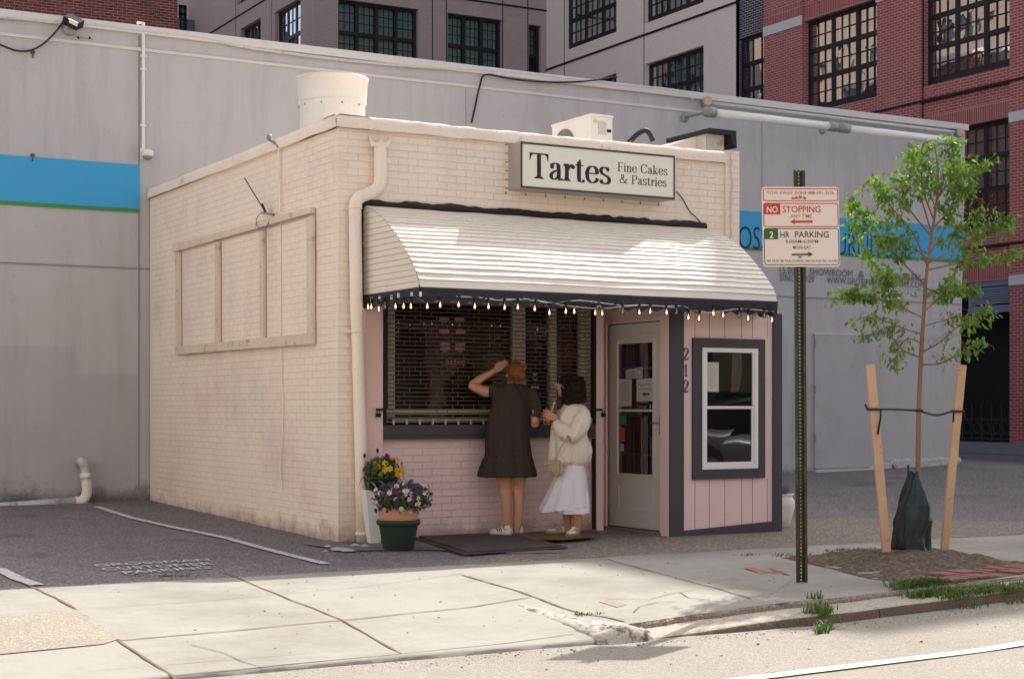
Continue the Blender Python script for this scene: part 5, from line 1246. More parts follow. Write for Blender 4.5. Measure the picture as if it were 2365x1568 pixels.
dnote('grey_sticker', ((1432,1025),(1441,1025),(1441,1042),(1432,1042)), mat('grey_sticker', (.35,.34,.36), .6, bump=0), o=.0004)
hd = MB(); c = PX(1524,985,XV-.01); hd.box(XV-.006, XV+dd+.0, c.y-.018, c.y+.018, PX(1524,1005,XV).z, PX(1524,958,XV).z); c2 = PX(1521,977,XV-.05); hd.tube([(XV, c.y, c2.z), (XV-.05, c.y, c2.z), (XV-.055, c.y+.09, c2.z)], .009, 8); hd.ell((XV-.012, c.y, c2.z-.10), (.012,.014,.014), 8, 6)
hd.build('door_handle', mat('aged_brass', (.35,.22,.13), .4, .2, 20, metal=.7, bump=0), do_, bevel=.003)
# door jamb + threshold
mb = MB(); yj0, yj1 = PX(1545,1000,XV).y, Y0d; mb.box(XV-.018, XV, YV+.004, Y0d-.004, -.06, ZV-.06); mb.box(XV-.02, XV+.0, Y0d-.004, Y1d+.03, zt_+.008, zt_+.045); mb.box(XV-.015, XV, Y1d+.006, Y1d+.045, -.02, zt_+.008); mb.build('door_jamb', M['rose_paint'], shop)
mb = MB(); mb.box(XV-.03, XV+.05, Y0d-.02, .28, -.05, zb_-.012); mb.build('threshold', M['kerbstone'], shop, bevel=.004)
mb = MB(); mb.box(xs[3]+.005, XV, .29, .32, -.05, ZV+.3); mb.build('recess_wall', M['pink_paint'], shop)
# ---- side wall boarded frame
def sx(px, py, o=.0): return PX(px, py, -o)
fb = MB()
def sb(P, o1, mi=0):
    pts = [PX(a,b,-.012) for a,b in P]; fb.prism(pts, (-o1,0,0), mi)
sb([(408,566),(728,479),(728,493),(408,583)], .05); sb([(412,800),(729,769),(729,795),(412,819)], .045)
sb([(410,583),(418,581),(420,799),(412,800)], .03); sb([(502,560),(510,558),(511,791),(503,792)], .03); sb([(605,533),(613,530),(614,781),(606,782)], .03); sb([(714,503),(729,499),(729,769),(715,770)], .03)
fo = fb.build('boarded_window_frame', M['wood_cream'], shop, bevel=.004)
fb = MB()
for pa, pb in (((419.5,582),(420.5,799)),((511,559),(512,790)),((614.5,531),(615.5,780)),((728.5,481),(729.5,794))):
    a, b = PX(*pa,-.045), PX(*pb,-.045); fb.tube([a, b], .005, 4)
fb.build('open_joint', M['groove'], fo)
pcn = MB()
for P in (((418,579),(502,557),(503,791),(420,799)),((510,556),(605,531),(606,781),(511,791)),((613,529),(714,502),(715,770),(614,780))): pcn.poly([PX(a,b,-.012) for a,b in P])
pcn.build('infill_panel', M['cream'], fo, fix=False)
def scable(name, pts, r, label, cat, m_='cream_paint', o=.03):
    P = spl([tuple(PX(a,b,-o)) for a,b in pts], 6); mb = MB(); mb.tube(P, r, 6); ob2 = mb.build(name, M[m_], None, smooth=True); return tag(ob2, label, cat)
scable('side_wall_pipe', [(645,322),(645,400),(647,488)], .011, 'thin painted pipe from the coping down to the boarded window frame on the side wall', 'pipe')
scable('side_wall_wire', [(648,500),(649,620),(650,780),(651,870),(654,960),(652,1020),(648,1080),(652,1128)], .007, 'thin loose wire running down the cream side wall below the boarded frame', 'wire', 'cream_paint', .02)
hh = root('conduit_head', PX(623,318,-.05), 'small grey knob on the side wall coping above the thin pipe', 'knob')
mb = MB(); mb.ell(PX(622,317,-.05), (.03,.03,.03), 8, 6); mb.tube([PX(622,322,-.05), PX(640,333,-.03), PX(645,340,-.03)], .018, 7); mb.build('head', M['grey_metal'], hh, smooth=True)
an = root('whip_antenna', PX(612,490,-.06), 'thin whip antenna leaning from a coil bracket on the side wall frame', 'antenna')
mb = MB(); mb.tube([PX(614,492,-.07), PX(565,412,-.12)], .006, 5); mb.tube([PX(614,492,-.07), PX(605,472,-.08)], .013, 6); mb.build('rod', M['cable'], an)
mb = MB(); mb.tube([PX(606+14*math.cos(t), 512+20*math.sin(t), -.075) for t in [k*.35 for k in range(16)]], .0045, 5, caps=False); mb.tube([PX(606,492,-.07), PX(622,494,-.07), PX(632,497,-.05)], .014, 6); mb.build('coil_bracket', M['grey_metal'], an)
# ---- rain pipe
rp = root('rain_pipe', PY(835,1256,-.08), 'cream painted rainwater pipe bending round the front corner of the shop', 'rain pipe')
yp = -.085
mb = MB(); c0 = PY(878,312,-.06); mb.add([PY(850,313,-.12),PY(866,330,-.13),PY(873,330,-.13),PY(881,322,-.13),PY(890,330,-.13),PY(905,318,-.12),PY(897,341,-.13),PY(858,339,-.13)]+[PY(850,313,-.0),PY(905,318,-.0),PY(897,341,-.0),PY(858,339,-.0)], [(0,1,2,3,4,5,6,7),(5,9,10,6),(0,7,11,8),(7,6,10,11)]); mb.build('funnel_head', M['cream_paint'], rp)
pth = [(878,338),(878,380),(878,415),(872,433),(855,446),(832,455),(821,470),(820,500)]
mb = MB(); mb.tube(spl([tuple(PY(a,b,yp)) for a,b in pth], 6), .058, 14); mb.build('swan_neck', M['cream_paint'], rp, smooth=True)
mb = MB(); mb.tube([PY(820,490,yp), PY(823,700,yp), PY(826,765,yp), PY(835,1100,yp), PY(837,1255,yp)], .058, 14)
for py, px in ((480,820),(766,826),(1232,836)): c = PY(px,py,yp); mb.tube([c-Vector((0,0,.012)), c+Vector((0,0,.012))], .064, 14)
mb.build('down_pipe', M['cream_paint'], rp, smooth=True)
mb = MB(); c = PY(826,766,yp); mb.box(c.x-.10,c.x+.07,yp+.03,yp+.07,c.z-.01,c.z+.01); mb.build('strap', M['cream_paint'], rp)
# ---- main sign
ysn = -.24; S0 = PY(1203,328,ysn); S1 = PY(1558,360,ysn); S2 = PY(1206,434,ysn)
zs1, zs0 = (S0.z+S1.z)/2, S2.z; sgn = root('shop_sign', ((S0.x+S1.x)/2, -.12, zs0), 'cream box sign over the awning reading Tartes Fine Cakes & Pastries', 'sign')
mb = MB(); f_ = .014
mb.box(S0.x, S1.x, ysn+.03, -.004, zs0, zs1); mb.box(S0.x-.004, S1.x+.004, ysn+.005, ysn+.03, zs0-.004, zs1+.004); mb.box(S0.x-.003,S0.x,-.11,-.10,zs0,zs1); mb.build('sign_box', M['alu'], sgn, bevel=.004)
mb = MB()
for b_ in ((S0.x,S0.x+f_,zs0,zs1),(S1.x-f_,S1.x,zs0,zs1),(S0.x+f_,S1.x-f_,zs1-f_*1.3,zs1),(S0.x+f_,S1.x-f_,zs0,zs0+f_*1.3)): mb.box(b_[0],b_[1],ysn-.006,ysn+.006,b_[2],b_[3])
mb.build('sign_rim', mat('brown_sign_rim', (.06,.04,.035), .5, .1, 3, bump=0), sgn)
mb = MB(); mb.box(S0.x+f_, S1.x-f_, ysn+.0, ysn+.004, zs0+f_*1.3, zs1-f_*1.3); face = mb.build('sign_face', M['signface'], sgn)
mb = MB(); yl = ysn-.0015
def zat(py, px): return PY(px, py, yl).z
xa, xb = PY(1223,380,yl).x, PY(1411,400,yl).x
put_serif(mb, 'Tartes', (xa, yl, zat(412,1232)), (1,0,0), (0,0,1), xb-xa, zat(353,1232)-zat(412,1232), B=.155, gap=.005)
xa, xb = PY(1426,390,yl).x, PY(1542.5,400,yl).x; capf = (zat(375.5,1430)-zat(397,1430))*.97; put_serif(mb, 'Fine Cakes', (xa, yl, zat(396,1430)), (1,0,0), (0,0,1), xb-xa, capf, B=.125, gap=.03)
xa, xb = PY(1431,410,yl).x, PY(1540,420,yl).x; put_serif(mb, '& Pastries', (xa, yl, zat(424,1440)), (1,0,0), (0,0,1), xb-xa, capf, B=.125, gap=.025)
mb.build('lettering', M['sign_black'], face, fix=False)
mb = MB()
for i in range(9): x = S0.x-.03+i*(S1.x-S0.x)/8; mb.box(x-.004, x+.004, -.012, .0, zs0-.035, zs0-.012)
for i in range(6): z = zs0+.02+i*(zs1-zs0)/5.2; mb.box(S0.x-.035, S0.x-.012, -.01, 0, z-.004, z+.004)
mb.build('fixing_screw', M['groove'], sgn)
mb = MB(); mb.tube(spl([tuple(PY(1562,443,-.03)),tuple(PY(1578,462,-.02)),tuple(PY(1592,487,-.02)),tuple(PY(1610,505,-.02)),tuple(PY(1628,529,-.02))], 6), .006, 5); tag(mb.build('sign_wire', M['cable'], None, smooth=True), 'thin dark wire from the right end of the shop sign down to the awning', 'wire')
# ---- roof things
zr = 3.45
dc_ = root('roof_duct', (.55, 1.25, zr), 'wide flared cream metal exhaust duct on the roof at the front left corner', 'duct')
cxd = PY(768,200,1.25); cc = (cxd.x, 1.25, 0); zt0 = PY(768,184,1.25).z; zt1 = PY(768,238,1.25).z; R_t = (PY(847,190,1.25)-PY(690,190,1.25)).length/2*.98
mb = MB(); mb.lathe(cc, [(R_t*.93, zt1-.0), (R_t*.985, zt0-.015), (R_t*1.0, zt0-.012), (R_t*1.0, zt0+.004), (R_t*.965, zt0+.002), (R_t*.90, zt1+.02), (.1, zt1-.1)], 40, caps=(False, True)); mb.build('flared_hood', M['galv'], dc_, smooth=True)
mb = MB(); mb.lathe(cc, [(R_t*.90, zr), (R_t*.90, zt1-.012), (R_t*.94, zt1-.010), (R_t*.94, zt1+.004), (R_t*.9, zt1+.006)], 40, caps=(False, False)); mb.build('lower_drum', M['galv'], dc_, smooth=False)
mb = MB()
for k in range(10):
    a = k*.628+.2; mb.ell((cc[0]+R_t*.91*math.cos(a), 1.25+R_t*.91*math.sin(a), zt1-.05), (.010,.010,.010), 6, 4)
mb.build('rivet', M['grey_metal'], dc_)
ac = root('condenser_unit', PY(1363,300,1.0), 'white air conditioner outdoor unit on the roof behind the shop sign', 'air conditioner')
c = PY(1363,265,1.0); xw = PY(1415,268,1.0).x-c.x; yl2 = .78; zt2 = c.z
mb = MB(); mb.box(c.x, c.x+xw, 1.0, 1.0+yl2, zr+.05, zt2-.012); cs = mb.build('casing', M['plastic_white'], ac, bevel=.008)
mb = MB(); mb.box(c.x-.008, c.x+xw+.008, .992, 1.0+yl2+.008, zt2-.012, zt2+.010); mb.build('lid', M['plastic_white'], cs, bevel=.004)
mb = MB(); fc_ = PX(1310,300,c.x-.006); rr_ = .22; cy_, cz_ = 1.52, zt2-.30
for k in range(1, 7): mb.tube([(c.x-.012, cy_+rr_*k/6*math.cos(t), cz_+rr_*k/6*math.sin(t)) for t in [j*math.pi/12 for j in range(25)]], .0035, 4, caps=False)
for k in range(8): t = k*math.pi/4; mb.tube([(c.x-.012, cy_, cz_), (c.x-.012, cy_+rr_*math.cos(t), cz_+rr_*math.sin(t))], .004, 4)
mb.build('fan_grille', M['grey_metal'], ac); mb = MB(); mb.tube([(c.x-.004, cy_, cz_), (c.x-.002, cy_, cz_)], rr_*1.02, 28); mb.build('fan_recess', mat('fan_shadow', (.20,.18,.16), .7, bump=0), ac)
mb = MB(); mb.box(c.x+.10, c.x+.20, .994, .999, zt2-.20, zt2-.06, 0); mb.box(c.x+.04, c.x+.09, .994, .999, zt2-.08, zt2-.05, 0); mb.box(c.x+.21,c.x+.26,.992,.999, zt2-.17, zt2-.14, 1); mb.build('rating_label', [mat('grey_label', (.50,.50,.50), .6, bump=0), M['black']], ac)
ch = root('roof_chimney', PY(1660,330,.6), 'short white rendered chimney with a black tin cap at the right end of the roof', 'chimney')
x0, x1 = PY(1648,320,.7).x, PY(1697,320,.7).x; zc = PY(1660,306,.7).z
x0 = PY(1632,320,.7).x; x1 = PY(1672,320,.7).x
mb = MB(); rough_wall(mb, 'y', .7, x0, x1, zr, zc-.03, -1, .01, .05); mb.box(x0, x1, .71, 1.35, zr, zc-.03); mb.build('stack', mat('peeling_white_render', (.55,.52,.48), .9, .15, 6, stain=(.30,.24,.20), stscale=6, st=(.52,.66), bump=.8, bscale=25), ch)
mb = MB(); mb.box(x0-.04, x1+.09, .60, 1.40, zc-.03, zc+.015); mb.prism([(x1+.02,.60,zc-.03),(x1+.09,.60,zc-.03),(x1+.10,.60,zc-.17),(x1+.04,.60,zc-.13)], (0,.8,0)); mb.build('tin_cap', M['tar'], ch)
wg = root('roof_wedge', PY(1590,330,.9), 'sloping white roof kerb rising to the left side of the chimney', 'roof kerb')
mb = MB(); a = PY(1542,333,.9); b = PY(1640,304,.9); c = PY(1640,345,.9); mb.prism([(a.x,.9,zr),(b.x,.9,zr),(b.x,.9,b.z),(a.x,.9,a.z-.02)], (0,.5,0)); mb.build('kerb_body', M['cream_paint'], wg)
mb = MB(); mb.tube(spl([tuple(PY(a,b,.8)) for a,b in ((1458,325),(1470,312),(1487,302),(1498,306),(1508,326))], 5), .028, 8); mb.tube(spl([tuple(PY(a,b,.84)) for a,b in ((1450,327),(1465,314),(1484,303))], 5), .014, 6); tag(mb.build('refrigerant_hose', M['cable'], None, smooth=True), 'looped black insulated hose poking above the shop coping', 'hose')
# ---- string lights
sl_ = root('string_light', ((XA0+XA1)/2, -1.18, 2.16), 'string of pear shaped filament bulbs hung along the awning valance', 'string light')
B5 = [(160,160,1),(178,160,1),(226,172,1),(258,158,0),(310,157,1),(358,157,1),(400,157,1),(490,157,1),(561,150,1),(658,148,1),(752,158,1),(829,158,1),(915,163,1),(988,162,1),(1078,170,1),(1160,192,1),(1250,185,1),(1297,185,1),(1415,193,1),(1450,195,1)]
B6 = [(292,187,0),(382,190,1),(443,185,1),(535,190,1),(589,190,0),(652,218,1),(708,224,1),(791,195,1),(842,205,1),(932,207,0),(978,222,1),(1070,207,0),(1113,232,1)]
bp_ = [(781.5+.4197*a, 641.6+.4197*b, c) for a,b,c in B5]+[(1316+.4197*a, 641.6+.4197*b, c) for a,b,c in B6]
m_, n_2, b_2 = newmat('bulb_glass'); b_2.inputs['Base Color'].default_value = (1,.9,.8,1)
M['bulb'] = glass_mat('bulb_glass', tint=(.95,.85,.75)); bpy.data.materials.remove(m_)
M['fil'] = emit_mat('lit_filament', (1.0,.55,.28), 3.0); M['fil_off'] = mat('unlit_filament', (.5,.45,.4), .5, bump=0)
bpts = []
for i, (px, py, on) in enumerate(bp_):
    if px < 962: c = PX(px, py, XA0-.03)
    else: c = PY(px, py, -1.19)
    bpts.append(c); tl = Vector((random.uniform(-.012,.012), random.uniform(-.01,.01), 0))
    sk_ = MB(); top = c+Vector((0,0,.045))+tl; sk_.tube([top+Vector((0,0,.034)), top], .0125, 8); so_ = sk_.build('socket', M['black'], sl_, smooth=True)
    mb = MB(); 
    prof_b = [(.009,.0),(.010,-.010),(.0145,-.026),(.0185,-.042),(.0195,-.052),(.016,-.064),(.009,-.071),(.002,-.073)]
    mb.lathe(tuple(top-tl*.5), prof_b, 10, caps=(False, True)); mb.lathe(tuple(top-tl*.5), [(.001,-.020),(.003,-.036),(.0065,-.046),(.0065,-.056),(.002,-.063)], 8, mi=1)
    mb.build('bulb', [M['bulb'], M['fil'] if on else M['fil_off']], so_, smooth=True)
mb = MB(); cp_ = []
for i, c in enumerate(bpts):
    cp_.append(c+Vector((0,0,.082)))
    if i < len(bpts)-1:
        m2_ = (c+bpts[i+1])/2; dd_ = (bpts[i+1]-c).length; cp_.append(m2_+Vector((0,-.0,.082-.02*dd_+.015*random.uniform(-1,1))))
mb.tube(spl([tuple(v) for v in cp_], 4), .0045, 5); mb.build('cable', M['cable'], sl_, smooth=True)
mb = MB(); mb.tube(spl([tuple(PY(a,b,-1.185)) for a,b in ((1054,685),(1090,686),(1130,690),(1180,691),(1230,694),(1270,700),(1300,698),(1340,694),(1400,701),(1440,706),(1480,704),(1530,707),(1575,707),(1600,716),(1640,722),(1700,714),(1750,716),(1786,720))], 5), .0042, 5)
mb.tube(spl([tuple(PY(a,b,-1.188)) for a,b in ((1120,689),(1160,694),(1210,690),(1260,697),(1310,706),(1370,712),(1384,706),(1395,712),(1440,708),(1500,705),(1560,711))], 5), .0035, 5); mb.build('spare_lead', M['plastic_white'], sl_, smooth=True)
# ================================================================= street furniture and plants
# ---- parking sign on its post (stands square to the camera's line of sight)
PB = PG(1852, 1346); FP = (PB-CAM).dot(Vector((sT, cT, 0))); SP_ = FPX/FP
ps_ = root('sign_post', PB, 'dark green perforated steel post holding the parking sign by the kerb', 'sign post', rz=-TH)
def lp(px, py): return ((px-1852)/SP_, (HY-py)/SP_+CAM.z-PB.z)   # local x, z on the post plane
mb = MB(); zt_p = lp(1846,394)[1]; lean = lp(1846,394)[0]
def lx(z): return lean*z/zt_p
wv = .018; n = int(zt_p/.0254)
def seg(x0, x1, y0, y1, z0, z1):
    a0, a1 = lx(z0), lx(z1); mb.add([(x0+a0,y0,z0),(x1+a0,y0,z0),(x1+a0,y1,z0),(x0+a0,y1,z0),(x0+a1,y0,z1),(x1+a1,y0,z1),(x1+a1,y1,z1),(x0+a1,y1,z1)], [(3,2,1,0),(4,5,6,7),(0,1,5,4),(1,2,6,5),(2,3,7,6),(3,0,4,7)])
seg(-.041,-.022,-.002,.003,-.05,zt_p); seg(.022,.041,-.002,.003,-.05,zt_p)          # flanges
mb.add([(-.022,-.002,-.05),(-.014,.028,-.05),(-.014+lean,.028,zt_p),(-.022+lean,-.002,zt_p)], [(0,1,2,3)]); mb.add([(.022,-.002,-.05),(.014,.028,-.05),(.014+lean,.028,zt_p),(.022+lean,-.002,zt_p)], [(0,1,2,3)])
seg(-.014,-.0055,.026,.030,-.05,zt_p); seg(.0055,.014,.026,.030,-.05,zt_p)
for i in range(n+1): z = i*.0254; seg(-.0055,.0055,.0262,.0298,z,z+.0135)
mb.build('post', M['post'], ps_, local=True)
sg = root('parking_sign', PB+Vector((0,0,1.9)), 'square white parking sign with red No Stopping and green 2 HR Parking panels', 'sign', rz=-TH)
def sl2(c, r, y=-.012):  # c,r pixel coords of the 4.75x crop of the photo
    px = (2120+c/4.75)*.8226; py = (450+r/4.7515)*.8226; x, z = lp(px, py); return Vector((x, y, z-1.9))
def rrect(mb, x0, y0, x1, y1, rad, y, mi=0, th=0, sk=22):
    pts = []
    for (cx, cy, a0) in ((x0+rad,y0+rad,180),(x1-rad,y0+rad,270),(x1-rad,y1-rad,0),(x0+rad,y1-rad,90)):
        for k in range(6): a = math.radians(a0+k*18); pts.append((cx+rad*math.cos(a), cy+rad*math.sin(a)))
    return pts
def skew(x, y_): return x + (y_-360)*22/1065.
def poly_c(mb, pts, y, mi=0): mb.poly([sl2(skew(a,b), b, y) for a,b in pts], mi)
mb = MB(); pts = rrect(mb, 82, 360, 1108, 1424, 48, 0); mb.prism([sl2(skew(a,b), b, -.012) for a,b in pts], (0,.004,0)); plate = mb.build('sign_plate', M['plate'], sg, local=True)
def ring(mb, x0, y0, x1, y1, rad, w_, y, mi=0):
    a = rrect(mb, x0, y0, x1, y1, rad, 0); b = rrect(mb, x0+w_, y0+w_, x1-w_, y1-w_, max(rad-w_, 2), 0); n = len(a)
    for i in range(n): poly_c(mb, [a[i], a[(i+1)%n], b[(i+1)%n], b[i]], y, mi)
def stext(mb, s, x0, x1, yb, cap, mi, y=-.0135, bold=.003):
    xs_ = skew(x0, yb); o_ = sl2(xs_, yb, y); e_ = sl2(skew(x1, yb), yb, y); c_ = sl2(xs_, yb-cap, y); put_text(mb, s, o_, (1,0,0), (0,0,1), e_.x-o_.x, c_.z-o_.z, mi, bold)
SM = [M['sred'], M['sgreen'], M['sdark'], M['plate'], M['grey_metal']]
mb = MB(); ring(mb, 98, 380, 1100, 552, 34, 12, -.013); stext(mb, 'TOW AWAY ZONE 888-591-3636', 150, 1045, 460, 42, 0)
poly_c(mb, [(468,515),(500,490),(505,507),(570,500),(570,520),(505,524),(500,530)], -.0135); poly_c(mb, [(515,505),(535,488),(552,486),(556,505)], -.0136); poly_c(mb, [(622,505),(650,490),(665,500),(678,522),(655,528),(640,515),(622,517)], -.0135)
mb.build('tow_away_panel', SM, plate, local=True, fix=False)
mb = MB(); ring(mb, 98, 575, 1100, 895, 36, 12, -.013); poly_c(mb, [(100,610),(112,588),(135,578),(325,578),(325,728),(100,728)], -.0134); stext(mb, 'NO', 145, 290, 702, 82, 3, -.0142, .02); stext(mb, 'STOPPING', 355, 862, 700, 85, 0, bold=.012); stext(mb, 'ANY TIME', 457, 745, 772, 45, 0)
poly_c(mb, [(452,825),(520,788),(520,810),(754,806),(754,838),(520,841),(520,862)], -.0135); mb.build('no_stopping_panel', SM, plate, local=True, fix=False)
mb = MB(); ring(mb, 98, 910, 1100, 1402, 38, 11, -.013, 2); poly_c(mb, [(100,945),(112,922),(135,914),(290,914),(290,1058),(100,1058)], -.0134, 1); stext(mb, '2', 176, 226, 1040, 84, 3, -.0142, .02); stext(mb, 'HR', 318, 442, 1038, 82, 2, bold=.012); stext(mb, 'PARKING', 512, 965, 1034, 82, 2, bold=.012)
stext(mb, '8:00AM-6:30PM', 388, 822, 1108, 44, 2); stext(mb, 'MON-SAT', 482, 726, 1188, 44, 2); poly_c(mb, [(464,1250),(685,1246),(685,1222),(755,1255),(688,1294),(688,1272),(464,1275)], -.0135, 1); stext(mb, 'FEE MUST BE PAID DURING ABOVE POSTED HOURS', 132, 1078, 1362, 32, 2, bold=0.)
mb.build('hour_parking_panel', SM, plate, local=True, fix=False)
mb = MB()
for c, r in ((598,495),(594,1286)): p = sl2(c, r, -.014); mb.ell(p, (.013,.007,.013), 10, 6); mb.ell(p+Vector((0,-.006,0)), (.005,.004,.005), 6, 4)
mb.build('bolt', M['grey_metal'], sg, local=True, smooth=True)
# ---- young tree
def depth_of(p): return (p-CAM).dot(Vector((sT, cT, 0)))
TBp = PG(2116, 1284); FT = depth_of(TBp)
RV = Vector((cT, -sT, 0)); FV = Vector((sT, cT, 0))
tr = root('young_street_tree', TBp, 'slender young street tree with fresh green drooping leaves between two stakes', 'tree')
def TP(px, py, dd=0.): return PD(px, py, FT+dd)
tk = [(2117,1290),(2119,1180),(2120,1085),(2122,946),(2127,829),(2132,750),(2137,666),(2141,624),(2152,540),(2160,489),(2166,426),(2164,372),(2157,332)]
tkp = spl([tuple(TP(*p)) for p in tk], 5); nT = len(tkp)
mb = MB(); mb.tube(tkp, [.0235*(1-.80*(i/nT)**1.1)*(1+.08*nz((i,0,0),.7)) for i in range(nT)], 10); trunk = mb.build('trunk', M['bark'], tr, smooth=True)
def c7(a, b): return (1706.9+.4197*a, 287.9+.4197*b)
BR = [[(990,1278),(900,1240),(840,1170),(770,1140),(690,1172)],[(1000,1255),(1100,1200),(1180,1130),(1270,1070),(1350,1015)],[(1010,1320),(1100,1315),(1180,1280),(1260,1235),(1330,1195)],
 [(1005,1060),(900,1000),(830,900),(770,850)],[(960,1040),(860,990),(760,960),(640,945),(575,930)],[(1020,1025),(1100,965),(1200,930),(1285,900)],[(1030,885),(940,800),(850,700),(750,580),(680,490),(620,445)],
 [(1040,790),(960,600),(860,480),(790,380),(750,310)],[(1050,710),(1140,560),(1200,440),(1260,330),(1340,215)],[(1045,760),(1200,680),(1330,600),(1400,560),(1485,520)],[(1040,800),(1200,765),(1330,745),(1480,715)],
 [(1022,950),(1150,860),(1250,700),(1325,500)],[(1060,600),(1000,400),(950,270),(960,120)],[(1080,450),(1130,300),(1170,180),(1175,95)],[(1070,520),(1020,380),(1000,220),(1010,110)],[(1090,400),(1150,330),(1220,240)],
 [(1030,850),(900,850),(780,800),(700,710),(640,540)],[(1000,1150),(900,1120),(800,1080),(700,1060)],[(1010,1110),(1120,1080),(1200,1060),(1320,1090)],[(1040,740),(960,680),(860,640),(790,650)],[(1075,560),(1150,480),(1190,380),(1200,260)],
 [(1085,470),(1040,330),(1050,220)],[(1030,900),(1130,940),(1190,880)],[(1050,660),(1150,640),(1200,560)],[(1000,1200),(930,1180),(880,1230),(870,1330)],[(1062,620),(940,470),(900,380),(880,290)]]
bm_ = MB(); lf = MB(); rnd = random.Random(11)
def leaf(p, L, mi=0):
    az = rnd.uniform(0, 6.283); el = rnd.uniform(-1.45, -.2); d = Vector((math.cos(az)*math.cos(el), math.sin(az)*math.cos(el), math.sin(el)))
    s_ = d.cross(Vector((rnd.gauss(0,1), rnd.gauss(0,1), rnd.gauss(0,1)))).normalized(); n_ = d.cross(s_); W = L*rnd.uniform(.34,.46)
    a = p; b = p+d*L*.35+s_*W*.5+n_*L*.05; c = p+d*L*.35-s_*W*.5+n_*L*.05; m_ = p+d*L*.45; e = p+d*L-n_*L*.08
    b2 = p+d*L*.68+s_*W*.36+n_*L*.02; c2 = p+d*L*.68-s_*W*.36+n_*L*.02
    lf.add([a,b,b2,e,c2,c,m_], [(0,1,2,6),(6,2,3),(0,6,4,5),(6,3,4)], mi)
def twig(path, r0, r1): bm_.tube(path, [r0+(r1-r0)*i/(len(path)-1) for i in range(len(path))], 6)
for bi, B in enumerate(BR):
    off = rnd.uniform(-.42, .42); k = len(B)
    P = [TP(*c7(*b), off*(i/(k-1))**.8) for i, b in enumerate(B)]
    S = spl([tuple(p) for p in P], 6); L = sum((S[i+1]-S[i]).length for i in range(len(S)-1)); twig(S, .0085 if L > .5 else .006, .0018)
    for i in range(2, len(S)):
        f = i/(len(S)-1)
        if f < .28: continue
        for _ in range(2 if f < .6 else 3):
            az = rnd.uniform(0, 6.283); dv = (Vector((math.cos(az), math.sin(az), rnd.uniform(-.3,1.0)))).normalized()*rnd.uniform(.04,.20); st = S[i]; en = st+dv+Vector((0,0,-.02))
            twig([st, st.lerp(en, .5)+Vector((0,0,.012)), en], .0022, .001)
            for _ in range(rnd.randint(1, 3) if st.z < 2.0 else rnd.randint(4, 9)): leaf(st.lerp(en, rnd.uniform(.25,1.05))+Vector((rnd.gauss(0,.016), rnd.gauss(0,.016), rnd.gauss(0,.016))), rnd.uniform(.022,.072))
    for _ in range(14): leaf(S[-1]+Vector((rnd.gauss(0,.03), rnd.gauss(0,.03), rnd.gauss(0,.03))), rnd.uniform(.035,.07))
bm_.build('branches', M['bark'], trunk, smooth=True); lf.build('crown', M['leaf'], tr, smooth=True, fix=False)
# stakes, tie, watering bag
def stake(a, b, wd, lb):
    pa = TP(*a, -.0); pb = PG(*b); pb.z -= .05; pa = TP(a[0], a[1], depth_of(pb)-FT)
    t = root('tree_stake', pb, lb, 'stake', 'wooden stakes beside the young tree')
    mb = MB(); mb.bar(pb, pa, wd, wd*.75, up=tuple(FV), w2=wd*1.08, h2=wd*.8); mb.build('timber', M['stake'], t, bevel=.003)
    return pa, pb
s1 = stake((2009,842),(2050,1292), .066, 'left of two rough pine stakes holding the young tree, leaning outwards'); s2 = stake((2222,843),(2179,1276), .062, 'right of two rough pine stakes, nearer the brick building side')
mb = MB(); zt = TP(2120,948).z; 
def onst(s, py): t = ((TP(2100,py).z)-s[1].z)/(s[0].z-s[1].z); return s[1].lerp(s[0], t)
a = onst(s1, 945); b = TP(2122,948); c = onst(s2, 950)
def loop(cn, r, z): return [cn+Vector((r*math.cos(t), r*math.sin(t), 0)) for t in [k*math.pi/5 for k in range(11)]]
mb.tube(loop(a, .052, 0), .010, 5, caps=False); mb.tube(loop(c, .050, 0), .010, 5, caps=False); mb.tube(loop(b, .028, 0), .010, 5, caps=False)
mb.tube(spl([tuple(a+RV*.045), tuple(a.lerp(b,.5)+Vector((0,0,.004))), tuple(b)], 5), .009, 5); mb.tube(spl([tuple(b), tuple(b.lerp(c,.45)+Vector((0,0,-.035))), tuple(c-RV*.04+Vector((0,0,.005)))], 5), .009, 5)
mb.tube([a+RV*.045-FV*.04, a+RV*.045-FV*.05+Vector((0,0,-.06)), a+RV*.02-FV*.05+Vector((0,0,-.20))], .008, 5); mb.tube([a-RV*.05, a-RV*.07+Vector((0,0,.04))], .008, 5); mb.tube([c-RV*.045-FV*.04, c-RV*.05-FV*.05+Vector((0,0,-.09))], .008, 5); mb.tube([c+RV*.045, c+RV*.07+Vector((0,0,-.06))], .006, 5)
tag(mb.build('tree_tie', M['strap'], None, smooth=True), 'black webbing strap tying the young tree trunk to both stakes', 'strap')
